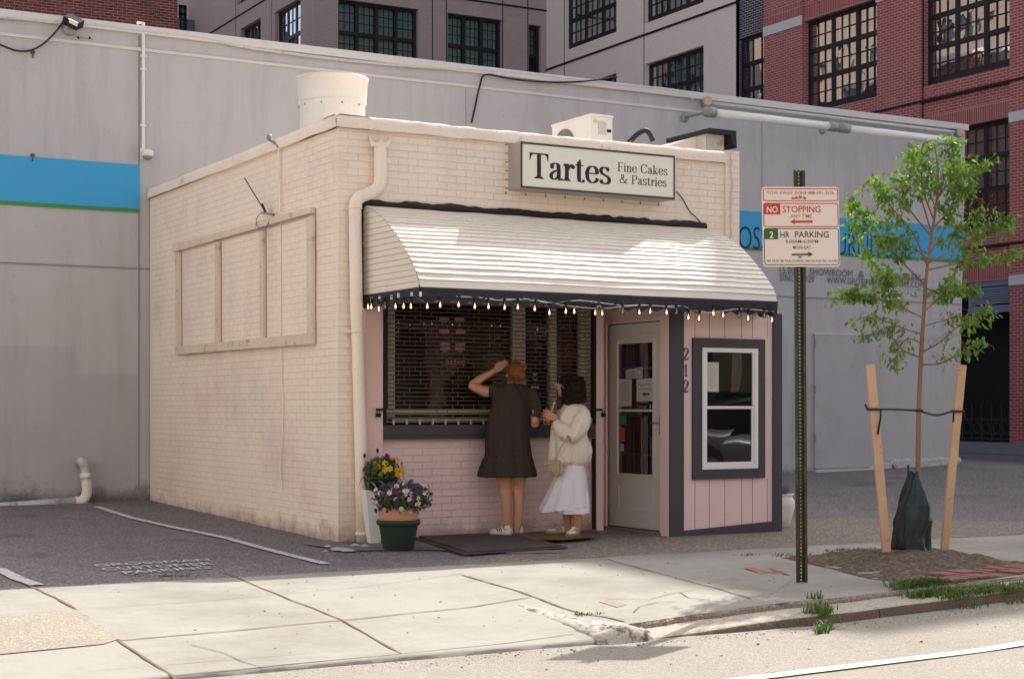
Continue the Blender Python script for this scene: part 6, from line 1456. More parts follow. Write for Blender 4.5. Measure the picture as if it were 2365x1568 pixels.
# bag
bc = PG(2106, 1284); zbg = bc.z; Hb = (1284-1085)/FPX*FT*1.0
wb = root('watering_bag', bc, 'dark teal woven plastic watering bag zipped round the foot of the young tree', 'bag')
def outl(h):  # left/right px of silhouette by height fraction
    T = [(0,2064,2150),(.06,2062,2152),(.14,2060,2147),(.30,2061,2146),(.45,2064,2151),(.60,2073,2148),(.75,2084,2140),(.88,2092,2132),(.95,2094,2124),(1.,2100,2122)]
    for a, b in zip(T[:-1], T[1:]):
        if a[0] <= h <= b[0]: t = (h-a[0])/(b[0]-a[0]); return a[1]+(b[1]-a[1])*t, a[2]+(b[2]-a[2])*t
    return 2100, 2122
def bagf(u, v):
    l, r = outl(v); c = (l+r)/2; hw = (r-l)/2/FPX*FT; a = 2*math.pi*u; cx_ = TP(c, 1200); z = zbg-.02+v*Hb
    fold = 1+.10*math.sin(a*3+v*5)+.06*math.sin(a*7-v*9)*(.4+v)+.16*nz((math.cos(a)*1.5, math.sin(a)*1.5, v*2.6), 1.3)+.05*nz((math.cos(a)*3, math.sin(a)*3, v*5), 2)
    if v > .8: fold *= 1+.18*math.sin(a*5+1)*(v-.8)*4
    p = Vector((bc.x, bc.y, 0))+RV*((c-2106)/FPX*FT)+RV*hw*fold*math.cos(a)+FV*hw*.78*fold*math.sin(a); p.z = z+.012*math.sin(a*4)*v; return p
mb = MB(); mb.grid(bagf, 56, 40); mb.build('bag_body', M['bag'], wb, smooth=True, fix=False)
mb = MB(); mb.tube(spl([tuple(bagf(.655+.02*math.sin(k),k/8)+(-FV)*.004) for k in range(1,9)], 3), .004, 5); mb.build('seam', M['strap'], wb)
mb = MB(); mb.grid(lambda u, v: bagf(.55+.1*u, .93)+Vector((0,0,.10*v))+RV*(.01*math.sin(u*5)), 4, 3); mb.build('carry_tab', M['bag'], wb, fix=False)
# ---- plants
def flowers(mb, lfm, c, rad, h, nl, nf, cols, size=.022, up=.3, seed=1):
    """dome of small leaves with pansy faces; mb flowers, lfm foliage"""
    r_ = random.Random(seed); c = Vector(c)
    for _ in range(nl):
        d = Vector((r_.gauss(0,1), r_.gauss(0,1), r_.gauss(0,.8)+up)).normalized(); k = r_.uniform(.45,1.0); p = c+Vector((d.x*rad[0]*k, d.y*rad[1]*k, max(-.9*h, d.z*h*k)))
        L = r_.uniform(.016,.034); n_ = Vector((r_.gauss(0,1), r_.gauss(0,1), r_.gauss(0,1))).normalized(); s_ = n_.cross(d).normalized()*L*.4; e = (n_*.8+d*.4).normalized()*L
        lfm.add([p-e*.5, p+s_, p+e*.5, p-s_], [(0,1,2,3)])
    for _ in range(nf):
        d = Vector((r_.gauss(0,1), r_.gauss(0,1)-.35, r_.gauss(0,.7)+.45)).normalized(); p = c+Vector((d.x*rad[0], d.y*rad[1], d.z*h))*r_.uniform(.92,1.10)
        mi = r_.choice(cols); f = (d+Vector((r_.gauss(0,.3), -.6+r_.gauss(0,.2), r_.gauss(0,.2)))).normalized(); u = f.cross(Vector((0,0,1))).normalized(); v = u.cross(f).normalized(); S = size*r_.uniform(.75,1.2)
        for a, rr in ((90,1.),(35,.9),(145,.9),(205,1.),(335,1.),(270,1.15)):
            ar = math.radians(a); q_ = p+(u*math.cos(ar)+v*math.sin(ar))*S*.5; tn = (-u*math.sin(ar)+v*math.cos(ar))*S*.40; o_ = (u*math.cos(ar)+v*math.sin(ar))*S*.5
            m2_ = mi if a in (90,35,145) or mi in (0,3) else (2 if mi == 1 else mi)
            mb.add([p+f*.001, q_+tn, q_+o_*rr+f*.002, q_-tn], [(0,1,2,3)], m2_)
        mb.add([p+f*.004+u*S*.14, p+f*.004+v*S*.14, p+f*.004-u*S*.14, p+f*.004-v*S*.16], [(0,1,2,3)], 4)
FM = [mat('petal_purple', (.07,.012,.10), .7, .2, 30, bump=0), mat('petal_lilac', (.55,.34,.44), .7, .15, 30, bump=0), mat('petal_cream', (.60,.50,.45), .7, .1, 30, bump=0), mat('petal_yellow', (.62,.36,.02), .7, .15, 30, bump=0), mat('petal_eye', (.20,.10,.01), .7, .1, bump=0)]
# green pot with terracotta insert
gp = PG(920, 1270); Fg = depth_of(gp); sg_ = Fg/FPX
pt = root('flower_pot', gp, 'dark green pot with a terracotta pot inside it, full of lilac and purple pansies', 'flower pot')
R0, R1_, Hg = 35*sg_, 48*sg_, 71*sg_
mb = MB(); mb.lathe(tuple(gp), [(R0*.96,0),(R0,.01),(R1_*.93,Hg*.78),(R1_*.95,Hg*.82),(R1_*1.03,Hg*.84),(R1_*1.07,Hg*.90),(R1_*1.05,Hg*.985),(R1_*1.0,Hg),(R1_*.95,Hg*.98),(R1_*.90,Hg*.8)], 36, caps=(True,False)); mb.build('outer_pot', M['greenpot'], pt, smooth=True)
zt_ = gp.z+(1270-1172)*sg_; mb = MB(); mb.lathe(tuple(gp), [(R1_*.80,Hg*.6),(R1_*.92,Hg*1.0),(R1_*.985,(zt_-gp.z)),(R1_*.92,(zt_-gp.z)+.004),(R1_*.85,(zt_-gp.z)-.03),(.01,(zt_-gp.z)-.03)], 36, caps=(False,True)); mb.build('inner_pot', M['terracotta'], pt, smooth=True)
fl_, le_ = MB(), MB(); cz = PD(930, 1152, Fg-.02); flowers(fl_, le_, cz, (72*sg_, 58*sg_, 0), 42*sg_, 4200, 95, [0,0,0,1,1,1,2], .024, seed=3)
pf = le_.build('foliage', M['foliage'], pt, fix=False); fl_.build('pansy_flowers', FM, pf, fix=False)
# tall white planter, dark pot on top with yellow pansies
tp_ = PG(866, 1258); Ft = depth_of(tp_)+.10; st_ = Ft/FPX
def tl(px, py, dd=0.): return PD(px, py, Ft+dd)
wp_ = root('tall_planter', tp_, 'tall white tapered square planter standing by the rain pipe at the shop corner', 'planter')
mb = MB(); hw0, hw1 = 13*st_, 22*st_; c0 = tl(864,1262); c1 = tl(857,1131)
def sqr(c, h_, tw): return [c+RV*h_*math.cos(a+tw)*1.3+FV*h_*math.sin(a+tw)*1.3 for a in (math.radians(k) for k in (235,325,55,145))]
b0 = sqr(c0, hw0, .25); b1 = sqr(c1, hw1, .25); mb.add(b0+b1, [(3,2,1,0),(0,1,5,4),(1,2,6,5),(2,3,7,6),(3,0,4,7),(4,5,6,7)]); mb.build('planter_body', M['plastic_white'], wp_, bevel=.006)
pp = root('pansy_pot', c1, 'round dark pot of yellow and purple pansies sitting on the tall white planter', 'flower pot')
mb = MB(); cc_ = tl(880,1131); mb.lathe(tuple(cc_), [(32*st_,0),(40*st_,26*st_),(42*st_,27*st_),(42*st_,31*st_),(38*st_,31*st_),(37*st_,20*st_)], 28, caps=(True,True)); mb.build('pot', M['greenpot'], pp, smooth=True)
fl_, le_ = MB(), MB(); flowers(fl_, le_, tl(882,1090), (44*st_, 38*st_, 0), 36*st_, 1700, 10, [0], .026, seed=5, up=.6); flowers(fl_, MB(), tl(896,1082), (38*st_, 34*st_, 0), 26*st_, 0, 22, [3], .032, seed=6)
for px, py in ((872,1040),(893,1052),(897,1055),(842,1052),(868,1072)): c = tl(px, py, -.05); fl_.ell(c, (.014,.014,.022), 7, 5, mi=0); le_.tube([c, tl(px+3, py+35)], .002, 4)
pf = le_.build('foliage', M['foliage'], pp, fix=False); fl_.build('pansy_flowers', FM, pf, fix=False)
mb = MB()
for a, b, c in (((858,1110),(838,1103),(826,1131)),((860,1112),(850,1115),(852,1132)),((862,1110),(880,1112),(890,1124)),((856,1112),(866,1122),(872,1134)),((905,1115),(930,1100),(938,1120)),((858,1110),(836,1104),(834,1112))):
    P = spl([tuple(tl(*a,-.12)), tuple(tl(*b,-.16)), tuple(tl(*c,-.17))], 5); 
    for i in range(len(P)-1): w0 = .009*(1-i/len(P)); w1 = .009*(1-(i+1)/len(P)); mb.quad(P[i]+RV*w0+Vector((0,0,w0)), P[i+1]+RV*w1+Vector((0,0,w1)), P[i+1]-RV*w1, P[i]-RV*w0)
mb.build('strap_leaf', leaf_mat('grey_green_leaf', (.10,.16,.08), (.18,.24,.13), .2), pp, fix=False)
# urn right of the shop
up_ = PG(1806, 1218); up_ = Vector((up_.x, up_.y, up_.z)); Fu = depth_of(up_); su = Fu/FPX
ur = root('white_urn', up_, 'rounded white pot with small spiky succulents standing at the right end of the shop', 'flower pot')
H = (1220-1142)*su; mb = MB(); mb.lathe(tuple(up_), [(14*su,0),(17*su,.01),(24*su,H*.35),(29*su,H*.62),(29*su,H*.78),(24*su,H*.90),(23*su,H*.93),(28*su,H*.97),(28*su,H),(24*su,H),(22*su,H*.9)], 28, caps=(True,True)); mb.build('pot', M['plastic_white'], ur, smooth=True)
mb = MB()
for _ in range(90):
    a = random.uniform(0,6.28); r = random.uniform(0,20)*su; h = random.uniform(.04,.13); c = up_+Vector((r*math.cos(a), r*math.sin(a), H)); d = Vector((math.cos(a)*.5, math.sin(a)*.5, 1)).normalized(); s_ = Vector((-math.sin(a), math.cos(a), 0))*.007
    mb.add([c-s_, c+s_, c+d*h], [(0,1,2)])
mb.build('succulent_leaves', M['foliage'], ur, fix=False)
# ---- door mats
def gmat(name, px, th, mt, lb, z0=.012, grp='mats in front of the shop'):
    pts = [PG(*p, z0) for p in px]; zt = max(p.z for p in pts); mb = MB(); mb.prism([Vector((p.x,p.y,p.z)) for p in pts], (0,0,th)); return tag(mb.build(name, mt, None, bevel=.003), lb, 'door mat', grp)
gmat('door_mat', [(958,1245),(1072,1282),(1312,1266),(1190,1236)], .012, M['mat_black'], 'large dark rubber mat lying lowest, its edge showing under the other dark mat')
gmat('door_mat', [(966,1240),(1082,1276),(1300,1262),(1180,1231)], .012, M['mat_black'], 'large dark rubber mat the two people stand on, on top of another', .025)
gmat('door_mat', [(1185,1234),(1225,1246),(1300,1247),(1376,1240),(1365,1230),(1290,1226)], .010, M['mat_brown'], 'small brown coir mat by the feet of the person in white', .038)
mb = MB()
for px, py, r in ((790,1272,.10),(778,1270,.06),(805,1275,.07),(757,1265,.04),(820,1262,.05),(842,1264,.04),(752,1276,.02)):
    c = PG(px, py); N_ = 12; pts = [c+Vector((r*math.cos(a)*(1+.35*nz((px,a,0),2)), r*.8*math.sin(a)*(1+.35*nz((px,a,4),2)), .013)) for a in [k*2*math.pi/N_ for k in range(N_)]]
    mb.add(pts+[c+Vector((0,0,.03))], [(i, (i+1) % N_, N_) for i in range(N_)])
struct(mb.build('plaster_patch', M['plaster'], None, smooth=True, fix=False))
# ================================================================= unseen buildings across the street and at left, for bounce light and reflections
def back_house(x0, x1, y0, y1, h, mt, lb, face, floors=3):
    b = root('street_house', ((x0+x1)/2, (y0+y1)/2, -.1), lb, 'building', 'buildings on the camera side of the street'); mb = MB(); holes = []
    if face == 'y':
        n = int((x1-x0)/3); 
        for i in range(n):
            for f in range(floors): holes.append((x0+1+i*3, x0+2.1+i*3, .9+f*3.1, 2.7+f*3.1))
        wall_holes(mb, 'y', y1, x0, x1, -.2, h, holes, -.2); mb.quad((x0,y0,-.2),(x0,y1,-.2),(x0,y1,h),(x0,y0,h)); mb.quad((x1,y0,-.2),(x1,y1,-.2),(x1,y1,h),(x1,y0,h)); pl_ = ('y', y1-.22)
    else:
        n = int((y1-y0)/3)
        for i in range(n):
            for f in range(floors): holes.append((y0+1+i*3, y0+2.1+i*3, .9+f*3.1, 2.7+f*3.1))
        wall_holes(mb, 'x', x1, y0, y1, -.2, h, holes, -.2); mb.quad((x0,y1,-.2),(x1,y1,-.2),(x1,y1,h),(x0,y1,h)); mb.quad((x0,y0,-.2),(x1,y0,-.2),(x1,y0,h),(x0,y0,h)); pl_ = ('x', x1-.22)
    mb.quad((x0,y0,h),(x1,y0,h),(x1,y1,h),(x0,y1,h)); mb.build('wall', mt, b)
    q = MB()
    for (a, c, za, zb) in holes: pbox(q, pl_[0], pl_[1], a, c, 0, .02, za, zb)
    q.build('window', M['void'], b)
tanb = brick_mat('warm_tan_brick', (.52,.41,.33), (.47,.37,.29), (.45,.38,.32), wob=0); orb = brick_mat('orange_brick', (.42,.20,.12), (.36,.16,.10), (.42,.34,.28), wob=0)
dkb = brick_mat('dark_brown_brick', (.16,.10,.075), (.12,.08,.06), (.2,.16,.14), wob=0); orb2 = brick_mat('far_orange_brick', (.20,.125,.09), (.16,.10,.075), (.24,.2,.17), wob=0); wst = mat('warm_white_stucco', (.80,.74,.67), .9, .05, 1)
back_house(-30, -8, -26, -18, 12.5, wst, 'warm white stucco house row across the street behind the camera', 'y'); back_house(-7.9, 8, -26, -18, 13, wst, 'pale plastered house row across the street behind the camera', 'y'); back_house(8.1, 40, -26, -18, 9.5, dkb, 'long dark brown brick block across the street, farthest right', 'y')  # pale rows made tall so they throw sunlight back at the shop
back_house(-40, -24.5, 41, 112, 31, orb2, 'unseen tall orange brown brick block added for the mill windows to reflect', 'x', 9)  # added out of view so the far panes mirror brick, not sky
back_house(-16, -6.6, -2.3, 5.6, 7.5, wst, 'unseen white house added beyond the parking lot to bounce sunlight onto the shop side', 'x', 2)  # added out of view as a reflector for the side wall and lot
back_house(-40, -24, -10, 40, 12, orb, 'unseen orange brick block added at the left for warm bounce light and reflections', 'x')  # added out of view for warm bounce and window reflections

# parked car on the far side (only its reflection is seen)
car = root('parked_car', (11.2, -10.4, rz_(11)), 'dark grey parked car across the street, seen only as a reflection in the vestibule window', 'car')
cm, n, pb = newmat('dark_car_paint'); pb.inputs['Base Color'].default_value = (.42,.42,.45,1); pb.inputs['Metallic'].default_value = .5; pb.inputs['Roughness'].default_value = .15; pb.inputs['Coat Weight'].default_value = 1.
def car_grid(sec, x0, x1, nx=30, ny=12):
    q = MB()
    def fn(u, v):
        x = x0+(x1-x0)*u; zl, zh, hw = sec(u); a = math.pi*v; return (11.2+x, -10.4+hw*math.cos(a)/max(abs(math.cos(a)), abs(math.sin(a)))**.55, zl+(zh-zl)*min(1, (math.sin(a)*1.15)**.6 if math.sin(a) > 0 else 0)+rz_(11))
    q.grid(fn, nx, ny); q.poly([fn(0, k/ny) for k in range(ny+1)]); q.poly([fn(1, k/ny) for k in reversed(range(ny+1))]); return q
car_grid(lambda u: (.25, .78+.12*math.sin(math.pi*clamp(u*1.1)), .80+.08*math.sin(math.pi*u)), -2.2, 2.2).build('body', cm, car, smooth=True)
cb = car_grid(lambda u: (.85, .88+.56*math.sin(math.pi*clamp(u))**.55, .66+.04*math.sin(math.pi*u)), -1.55, 1.25).build('cabin', glass_mat('car_glass', tint=(.05,.05,.05), ior=1.6), car, smooth=True)
q = MB(); q.grid(lambda u, v: (11.2-.75+1.2*u, -10.4-.60+1.2*v, 1.455+rz_(11)+.02*math.sin(math.pi*u)), 8, 4); q.build('roof', cm, car, smooth=True)
for x in (-1.4, 1.35):
    for y in (-.80, .80):
        q = MB(); q.tube([(11.2+x, -10.4+y-.10, .32+rz_(11)), (11.2+x, -10.4+y+.10, .32+rz_(11))], .32, 20); wh = q.build('wheel', M['black'], car, smooth=False); q = MB(); q.tube([(11.2+x, -10.4+y-.11, .32+rz_(11)), (11.2+x, -10.4+y+.11, .32+rz_(11))], .20, 16); q.build('rim', M['grey_metal'], wh)
# ================================================================= the two people
def fuse(mb, name, mt, parent, vox=.007, it=4, fac=.5, disp=None):
    """union of overlapping closed pieces -> one continuous smooth surface"""
    me = bpy.data.meshes.new(name); me.from_pydata([tuple(v) for v in mb.v], [], mb.f); 
    bm = bmesh.new(); bm.from_mesh(me); bmesh.ops.recalc_face_normals(bm, faces=bm.faces); bm.to_mesh(me); bm.free()
    tmp = bpy.data.objects.new('tmp', me); COL.objects.link(tmp)
    r = tmp.modifiers.new('r', 'REMESH'); r.mode = 'VOXEL'; r.voxel_size = vox; r.adaptivity = 0
    s_ = tmp.modifiers.new('s', 'SMOOTH'); s_.factor = fac; s_.iterations = it
    bpy.context.view_layer.update(); dg = bpy.context.evaluated_depsgraph_get()
    out = bpy.data.meshes.new_from_object(tmp.evaluated_get(dg)); bpy.data.objects.remove(tmp); out.name = name
    if disp:
        for v in out.vertices: v.co = disp(v.co, v.normal)
    out.polygons.foreach_set('use_smooth', [True]*len(out.polygons)); out.materials.clear(); out.materials.append(mt)
    o = bpy.data.objects.new(name, out); COL.objects.link(o); o.parent = parent; return o
def loft(mb, rings, n=28, fold=None, mi=0):
    """rings: (cx, cy, z, half width x, half depth y)"""
    b = len(mb.v); k = len(rings)
    for i, (cx, cy, z, hw, hd) in enumerate(rings):
        for j in range(n):
            a = 2*math.pi*j/n; f = 1+(fold(a, i/(k-1)) if fold else 0); dz = 0
            mb.v.append(Vector((cx+hw*f*math.cos(a), cy+hd*f*math.sin(a), z+dz)))
    for i in range(k-1):
        for j in range(n): mb.f.append([b+i*n+j, b+i*n+(j+1) % n, b+(i+1)*n+(j+1) % n, b+(i+1)*n+j]); mb.m.append(mi)
    mb.f.append([b+j for j in reversed(range(n))]); mb.m.append(mi); mb.f.append([b+(k-1)*n+j for j in range(n)]); mb.m.append(mi)
def dense(r, n=5):
    P = spl([Vector(x[:3]) for x in r], n); Q = spl([Vector((x[3], x[4], 0)) for x in r], n); return [(p.x, p.y, p.z, q_.x, q_.y) for p, q_ in zip(P, Q)]
def limb(mb, pts, rr, n=12): 
    P = spl(pts, 5); R_ = [v.x for v in spl([(r, 0, 0) for r in rr], 5)]; mb.tube(P, R_, n)
def hand(mb, wrist, palm_dir, up_dir, curl, L=.17, side=1, spread=.12):
    """palm with four fingers of different length and a side thumb; curl in radians per joint"""
    d = Vector(palm_dir).normalized(); u = Vector(up_dir); u = (u-d*u.dot(d)).normalized(); s_ = d.cross(u)*side   # u = back of hand, s_ = towards thumb
    w_ = Vector(wrist); pl_ = L*.48
    for k in range(-2, 3): 
        o_ = s_*(k*.0145); mb.tube([w_+o_*.55-d*.01, w_+d*pl_*.5+o_*.95+u*.002, w_+d*pl_+o_*1.05], [.0115, .0125, .0105], 8)
    for k, ln in zip((1.5, .5, -.5, -1.5), (.86, 1.0, .93, .74)):
        p = w_+d*pl_+s_*(k*.0185); dd = (d+s_*k*spread*.5).normalized(); pts = [p-d*.012]; ang = 0
        for sl_k, f in ((.44, .6), (.31, 1.0), (.25, .8)):
            pts.append(p); ang += curl*f*(1+.12*k*0); nd = dd*math.cos(ang)-u*math.sin(ang); p = p+nd*(L*.50*ln*sl_k)
        pts.append(p); mb.tube(pts, [.0095, .0090, .0083, .0078, .0060], 8)
    t0 = w_+d*.018+s_*.020; t1 = w_+d*.055+s_*.046-u*.008; t2 = t1+(d*.8+s_*.3-u*.35*curl).normalized()*.030; t3 = t2+(d*.9-s_*.1-u*.5*curl).normalized()*.024; mb.tube([t0, t1, t2, t3], [.0125, .0110, .0095, .0068], 8)
def shoe(par, heel, ang, L, mts, stripe=True, nm='shoe'):
    """low trainer: upper, pale sole and three dark side stripes. heel on the ground, ang = toe heading in local xy"""
    d = Vector((math.cos(ang), math.sin(ang), 0)); s_ = Vector((-d.y, d.x, 0)); h = Vector(heel)
    def wv(t): return (.028+.010*sst(0,.25,t)+.006*sst(.4,.7,t))*(1-.55*sst(.82,1.02,t))
    def hv(t): return (.062+.010*math.sin(math.pi*clamp(t/.25)))*(1-sst(.30,.80,t)*.50)*(1-.42*sst(.85,1.0,t))
    def P(t, a, off=0.): 
        w_, hh = wv(t)+off, hv(t)+off; sq = abs(math.sin(a))**.75
        return h+d*(L*(t*.98))+s_*(w_*math.cos(a)*(1-.28*sq*(1 if t < .6 else .4)))+Vector((0,0,.016+hh*sq))
    up = MB(); up.grid(lambda u, v: P(v, math.pi*u), 14, 22); up.poly([P(0, math.pi*k/14) for k in range(15)]); up.poly([P(1, math.pi*k/14) for k in reversed(range(15))])
    so_ = up.build(nm, mts[0], par, smooth=True, local=True)
    sl_m = MB(); n = 30; ringb = []
    for z, e in ((.0, .000), (.003, .004), (.020, .004), (.023, .000)):
        row = []
        for k in range(n):
            a = 2*math.pi*k/n; c_ = math.cos(a); t = .5-.5*c_*1.02; t = clamp(t, 0, 1); w_ = (wv(t)+.002+e)*math.sin(a)*(1 if abs(math.sin(a)) > .3 else 1)
            ends = abs(math.sin(a))**.35; row.append(h+d*(L*(.5-.5*c_*1.03))+s_*(wv(t)+.002+e)*(ends if math.sin(a) >= 0 else -ends)+Vector((0,0,z)))
        ringb.append(row)
    base = len(sl_m.v)
    for r in ringb: sl_m.v += r
    for i in range(3):
        for k in range(n): sl_m.f.append([base+i*n+k, base+i*n+(k+1) % n, base+(i+1)*n+(k+1) % n, base+(i+1)*n+k]); sl_m.m.append(0)
    sl_m.f.append([base+k for k in range(n)][::-1]); sl_m.m.append(0); sl_m.f.append([base+3*n+k for k in range(n)]); sl_m.m.append(0); sl_m.build('sole', mts[1], so_, local=True, smooth=False)
    st_ = MB()
    if stripe:
        for sd in (0, 1):
            for i in range(3):
                for j in range(5):
                    def q_(f, w2):
                        a = .12+.95*f; a = a if sd == 0 else math.pi-a; return P(.34+.085*i+.13*f+w2, a, .0018)
                    st_.quad(q_(j/5, 0), q_((j+1)/5, 0), q_((j+1)/5, .042), q_(j/5, .042))
        st_.build('stripes', mts[2], so_, local=True, fix=False)
    hb = MB(); hb.grid(lambda u, v: P(-.005+.06*v, math.pi*(.25+.5*u), .003), 6, 3); hb.build('heel_tab', mts[2], so_, local=True, fix=False)
    lc = MB()
    for i in range(4): t = .40+.065*i; lc.tube([P(t, 1.0, .003), P(t+.01, math.pi/2, .006), P(t, math.pi-1.0, .003)], .0030, 5)
    lc.build('laces', mts[3], so_, local=True); return so_
def skin_mat(name, c):
    m, n, b = newmat(name); cc = mixc(n, nzn(n, 9, 4), tuple(x*.88 for x in c), tuple(min(1, x*1.10) for x in c)); lnk(n, cc, b.inputs['Base Color']); b.inputs['Roughness'].default_value = .55
    b.inputs['Subsurface Weight'].default_value = .12; b.inputs['Subsurface Radius'].default_value = (.02, .008, .004); b.inputs['Subsurface Scale'].default_value = .5; return m
def cloth_mat(name, c, fold=.5, sc=14., weave=260., rough=.9, var=.1):
    m, n, b = newmat(name); cc = mixc(n, nzn(n, 3, 5), tuple(x*(1-var) for x in c), tuple(min(1, x*(1+var)) for x in c)); cc = mixc(n, 1., cc, mixc(n, nzn(n, weave, 2), (.85,)*3, (1.15,)*3), 'MULTIPLY'); lnk(n, cc, b.inputs['Base Color']); b.inputs['Roughness'].default_value = rough; b.inputs['Specular IOR Level'].default_value = .15
    mp = n.nodes.new('ShaderNodeMapping'); mp.inputs['Scale'].default_value = (1, 1, .28); lnk(n, posn(n), mp.inputs[0])
    bp = node(n, 'ShaderNodeBump'); bp.inputs['Strength'].default_value = fold; bp.inputs['Distance'].default_value = .03; lnk(n, nzn(n, sc, 4, .55, mp.outputs[0]), bp.inputs['Height']); lnk(n, bp.outputs[0], b.inputs['Normal']); return m
def hair_mat(name, c, c2):
    m, n, b = newmat(name); mp = n.nodes.new('ShaderNodeMapping'); mp.inputs['Scale'].default_value = (1, 1, .15); tc = n.nodes.new('ShaderNodeTexCoord'); lnk(n, tc.outputs['Object'], mp.inputs[0])
    lnk(n, mixc(n, ramp(n, nzn(n, 90, 5, .7, mp.outputs[0], .4), .35, .65), c, c2), b.inputs['Base Color']); b.inputs['Roughness'].default_value = .6; b.inputs['Specular IOR Level'].default_value = .15
    bp = node(n, 'ShaderNodeBump'); bp.inputs['Strength'].default_value = .7; bp.inputs['Distance'].default_value = .006; lnk(n, nzn(n, 120, 4, .6, mp.outputs[0], .3), bp.inputs['Height']); lnk(n, bp.outputs[0], b.inputs['Normal']); return m
def head(mb, c, yaw, pitch=0., s=1.):
    """skull, jaw, nose, lips, brow and ears; yaw = heading of the face in local xy"""
    c = Vector(c); R_ = Matrix.Rotation(yaw-math.pi/2, 3, 'Z') @ Matrix.Rotation(pitch, 3, 'X')
    def e(p, r): mb.ell(c+R_ @ (Vector(p)*s), tuple(x*s for x in r), 14, 10, rot=R_)
    e((0,-.005,.020), (.074,.092,.088)); e((0,.030,-.030), (.056,.058,.072)); e((0,.055,-.075), (.030,.028,.024)); e((0,.088,-.012), (.013,.018,.024)); e((0,.098,-.026), (.013,.013,.010)); e((0,.076,-.050), (.022,.014,.0075)); e((0,.074,-.060), (.018,.012,.007))
    e((0,.070,.024), (.050,.018,.012)); 
    for sx_ in (-1, 1): e((sx_*.045,.050,-.018), (.022,.028,.022)); e((sx_*.074,-.008,-.004), (.010,.018,.030))
    return R_
def eyes(par, c, R_, s=1.):
    q = MB(); c = Vector(c)
    for sx_ in (-1, 1):
        q.ell(c+R_ @ Vector((sx_*.031*s,.079*s,.006*s)), (.011*s,.007*s,.006*s), 10, 6, 0, R_); q.ell(c+R_ @ Vector((sx_*.031*s,.0845*s,.006*s)), (.005*s,.003*s,.005*s), 8, 5, 1, R_)
    q.build('eyes', [M['plastic_white'], M['black']], par, local=True, smooth=True)
    q = MB(); 
    for sx_ in (-1, 1): q.tube([c+R_ @ Vector((sx_*x*s,y*s,z*s)) for x, y, z in ((.016,.088,.021),(.030,.088,.026),(.045,.076,.021))], .003*s, 5)
    q.ell(c+R_ @ Vector((0,.088*s,-.054*s)), (.019*s,.004*s,.004*s), 8, 5, 0, R_); q.build('brows_and_lips', mat('lip_brow_tone', (.22,.08,.06), .6, bump=0), par, local=True)
shoe_w = mat('white_trainer_leather', (.66,.64,.62), .5, .05, 20, bump=.05); shoe_s = mat('off_white_sole', (.55,.52,.46), .6, .08, 20, bump=0); gum = mat('gum_sole', (.30,.17,.09), .6, .1, 20, bump=0); stripe_k = M['black']; stripe_b = mat('brown_stripe', (.13,.06,.06), .6, bump=0); lace = M['plastic_white']
# ---- person in the dark dress
G1 = PG(1178, 1243); G1.z = gh(G1.x, G1.y)+.037; F1 = depth_of(G1); k1 = FPX/F1
p1 = root('person', G1, 'person in a loose dark brown dress shading the eyes with one raised arm', 'person', 'people at the shop window', rz=-TH)
bz1 = CAM.z-G1.z
def q1(px, py, y=0.): 
    f = (F1+y)/FPX; return Vector(((px-1178)*F1/FPX+ (px-HX)*y/FPX, y, (HY-py)*f+bz1))
sk1 = skin_mat('tanned_skin', (.50,.25,.165))
b = MB()
# torso, neck
loft(b, dense([(*q1(1181,1095,0), .125,.10),(*q1(1179,1040,0), .15,.11),(*q1(1180,985,0), .125,.09),(*q1(1183,935,0), .15,.10),(*q1(1184,905,0), .165,.085),(*q1(1184,890,0), .07,.06),(*q1(1184,878,.01), .050,.052),(*q1(1187,862,.015), .048,.05)]), 20)
limb(b, [q1(1163,1095,.0), q1(1166,1128,.01), q1(1169,1158,-.01), q1(1171,1200,.0), q1(1171,1228,.0), q1(1170,1239,.02)], [.078,.064,.052,.050,.033,.034]); 
limb(b, [q1(1196,1095,.03), q1(1196,1128,.04), q1(1198,1158,.02), q1(1196,1200,.03), q1(1193,1224,.03), q1(1192,1235,.05)], [.078,.062,.050,.048,.032,.034])
limb(b, [q1(1142,905,.0), q1(1118,903,.02), q1(1092,892,.05), q1(1086,889,.06)], [.058,.050,.041,.034]); limb(b, [q1(1088,890,.06), q1(1108,876,.08), q1(1130,863,.10), q1(1143,855,.11)], [.038,.040,.031,.024])
hand(b, q1(1141,857,.11), (.72,-.06,.52), (-.35,-.9,.25), .25, .175, side=-1)
limb(b, [q1(1226,905,.0), q1(1234,940,-.02), q1(1236,978,-.03)], [.055,.047,.040]); limb(b, [q1(1236,977,-.03), q1(1228,974,.10), q1(1208,966,.22)], [.041,.036,.024]); hand(b, q1(1208,966,.22), (-.8,.5,-.1), (0,-.2,1), .5, .16)
hc1 = q1(1189,862,.02); R1h = head(b, hc1, math.radians(118), -.05, 1.02)
body1 = fuse(b, 'body', sk1, p1, .0055, 3); eyes(body1, hc1, R1h, 1.02)
def fold1(a, t): return (1-t)**.9*(.055*math.sin(a*7+2*t)+.035*math.sin(a*13+1+t*3))+.012*math.sin(a*4)
b = MB(); loft(b, dense([(*q1(1170,1101,0), .268,.19),(*q1(1171,1088,0), .262,.185),(*q1(1172,1062,0), .232,.165),(*q1(1172,1050,0), .215,.155),(*q1(1172,1000,0), .208,.15),(*q1(1176,955,0), .190,.135),(*q1(1182,925,0), .185,.12),(*q1(1184,903,0), .178,.10),(*q1(1184,892,0), .135,.085),(*q1(1184,886,0), .075,.065)], 6), 72, fold1)
limb(b, [q1(1150,908,.0), q1(1140,904,.005), q1(1129,903,.01)], [.075,.070,.066]); limb(b, [q1(1222,902,.0), q1(1233,925,-.01), q1(1238,950,-.015), q1(1238,963,-.015)], [.062,.062,.062,.060])
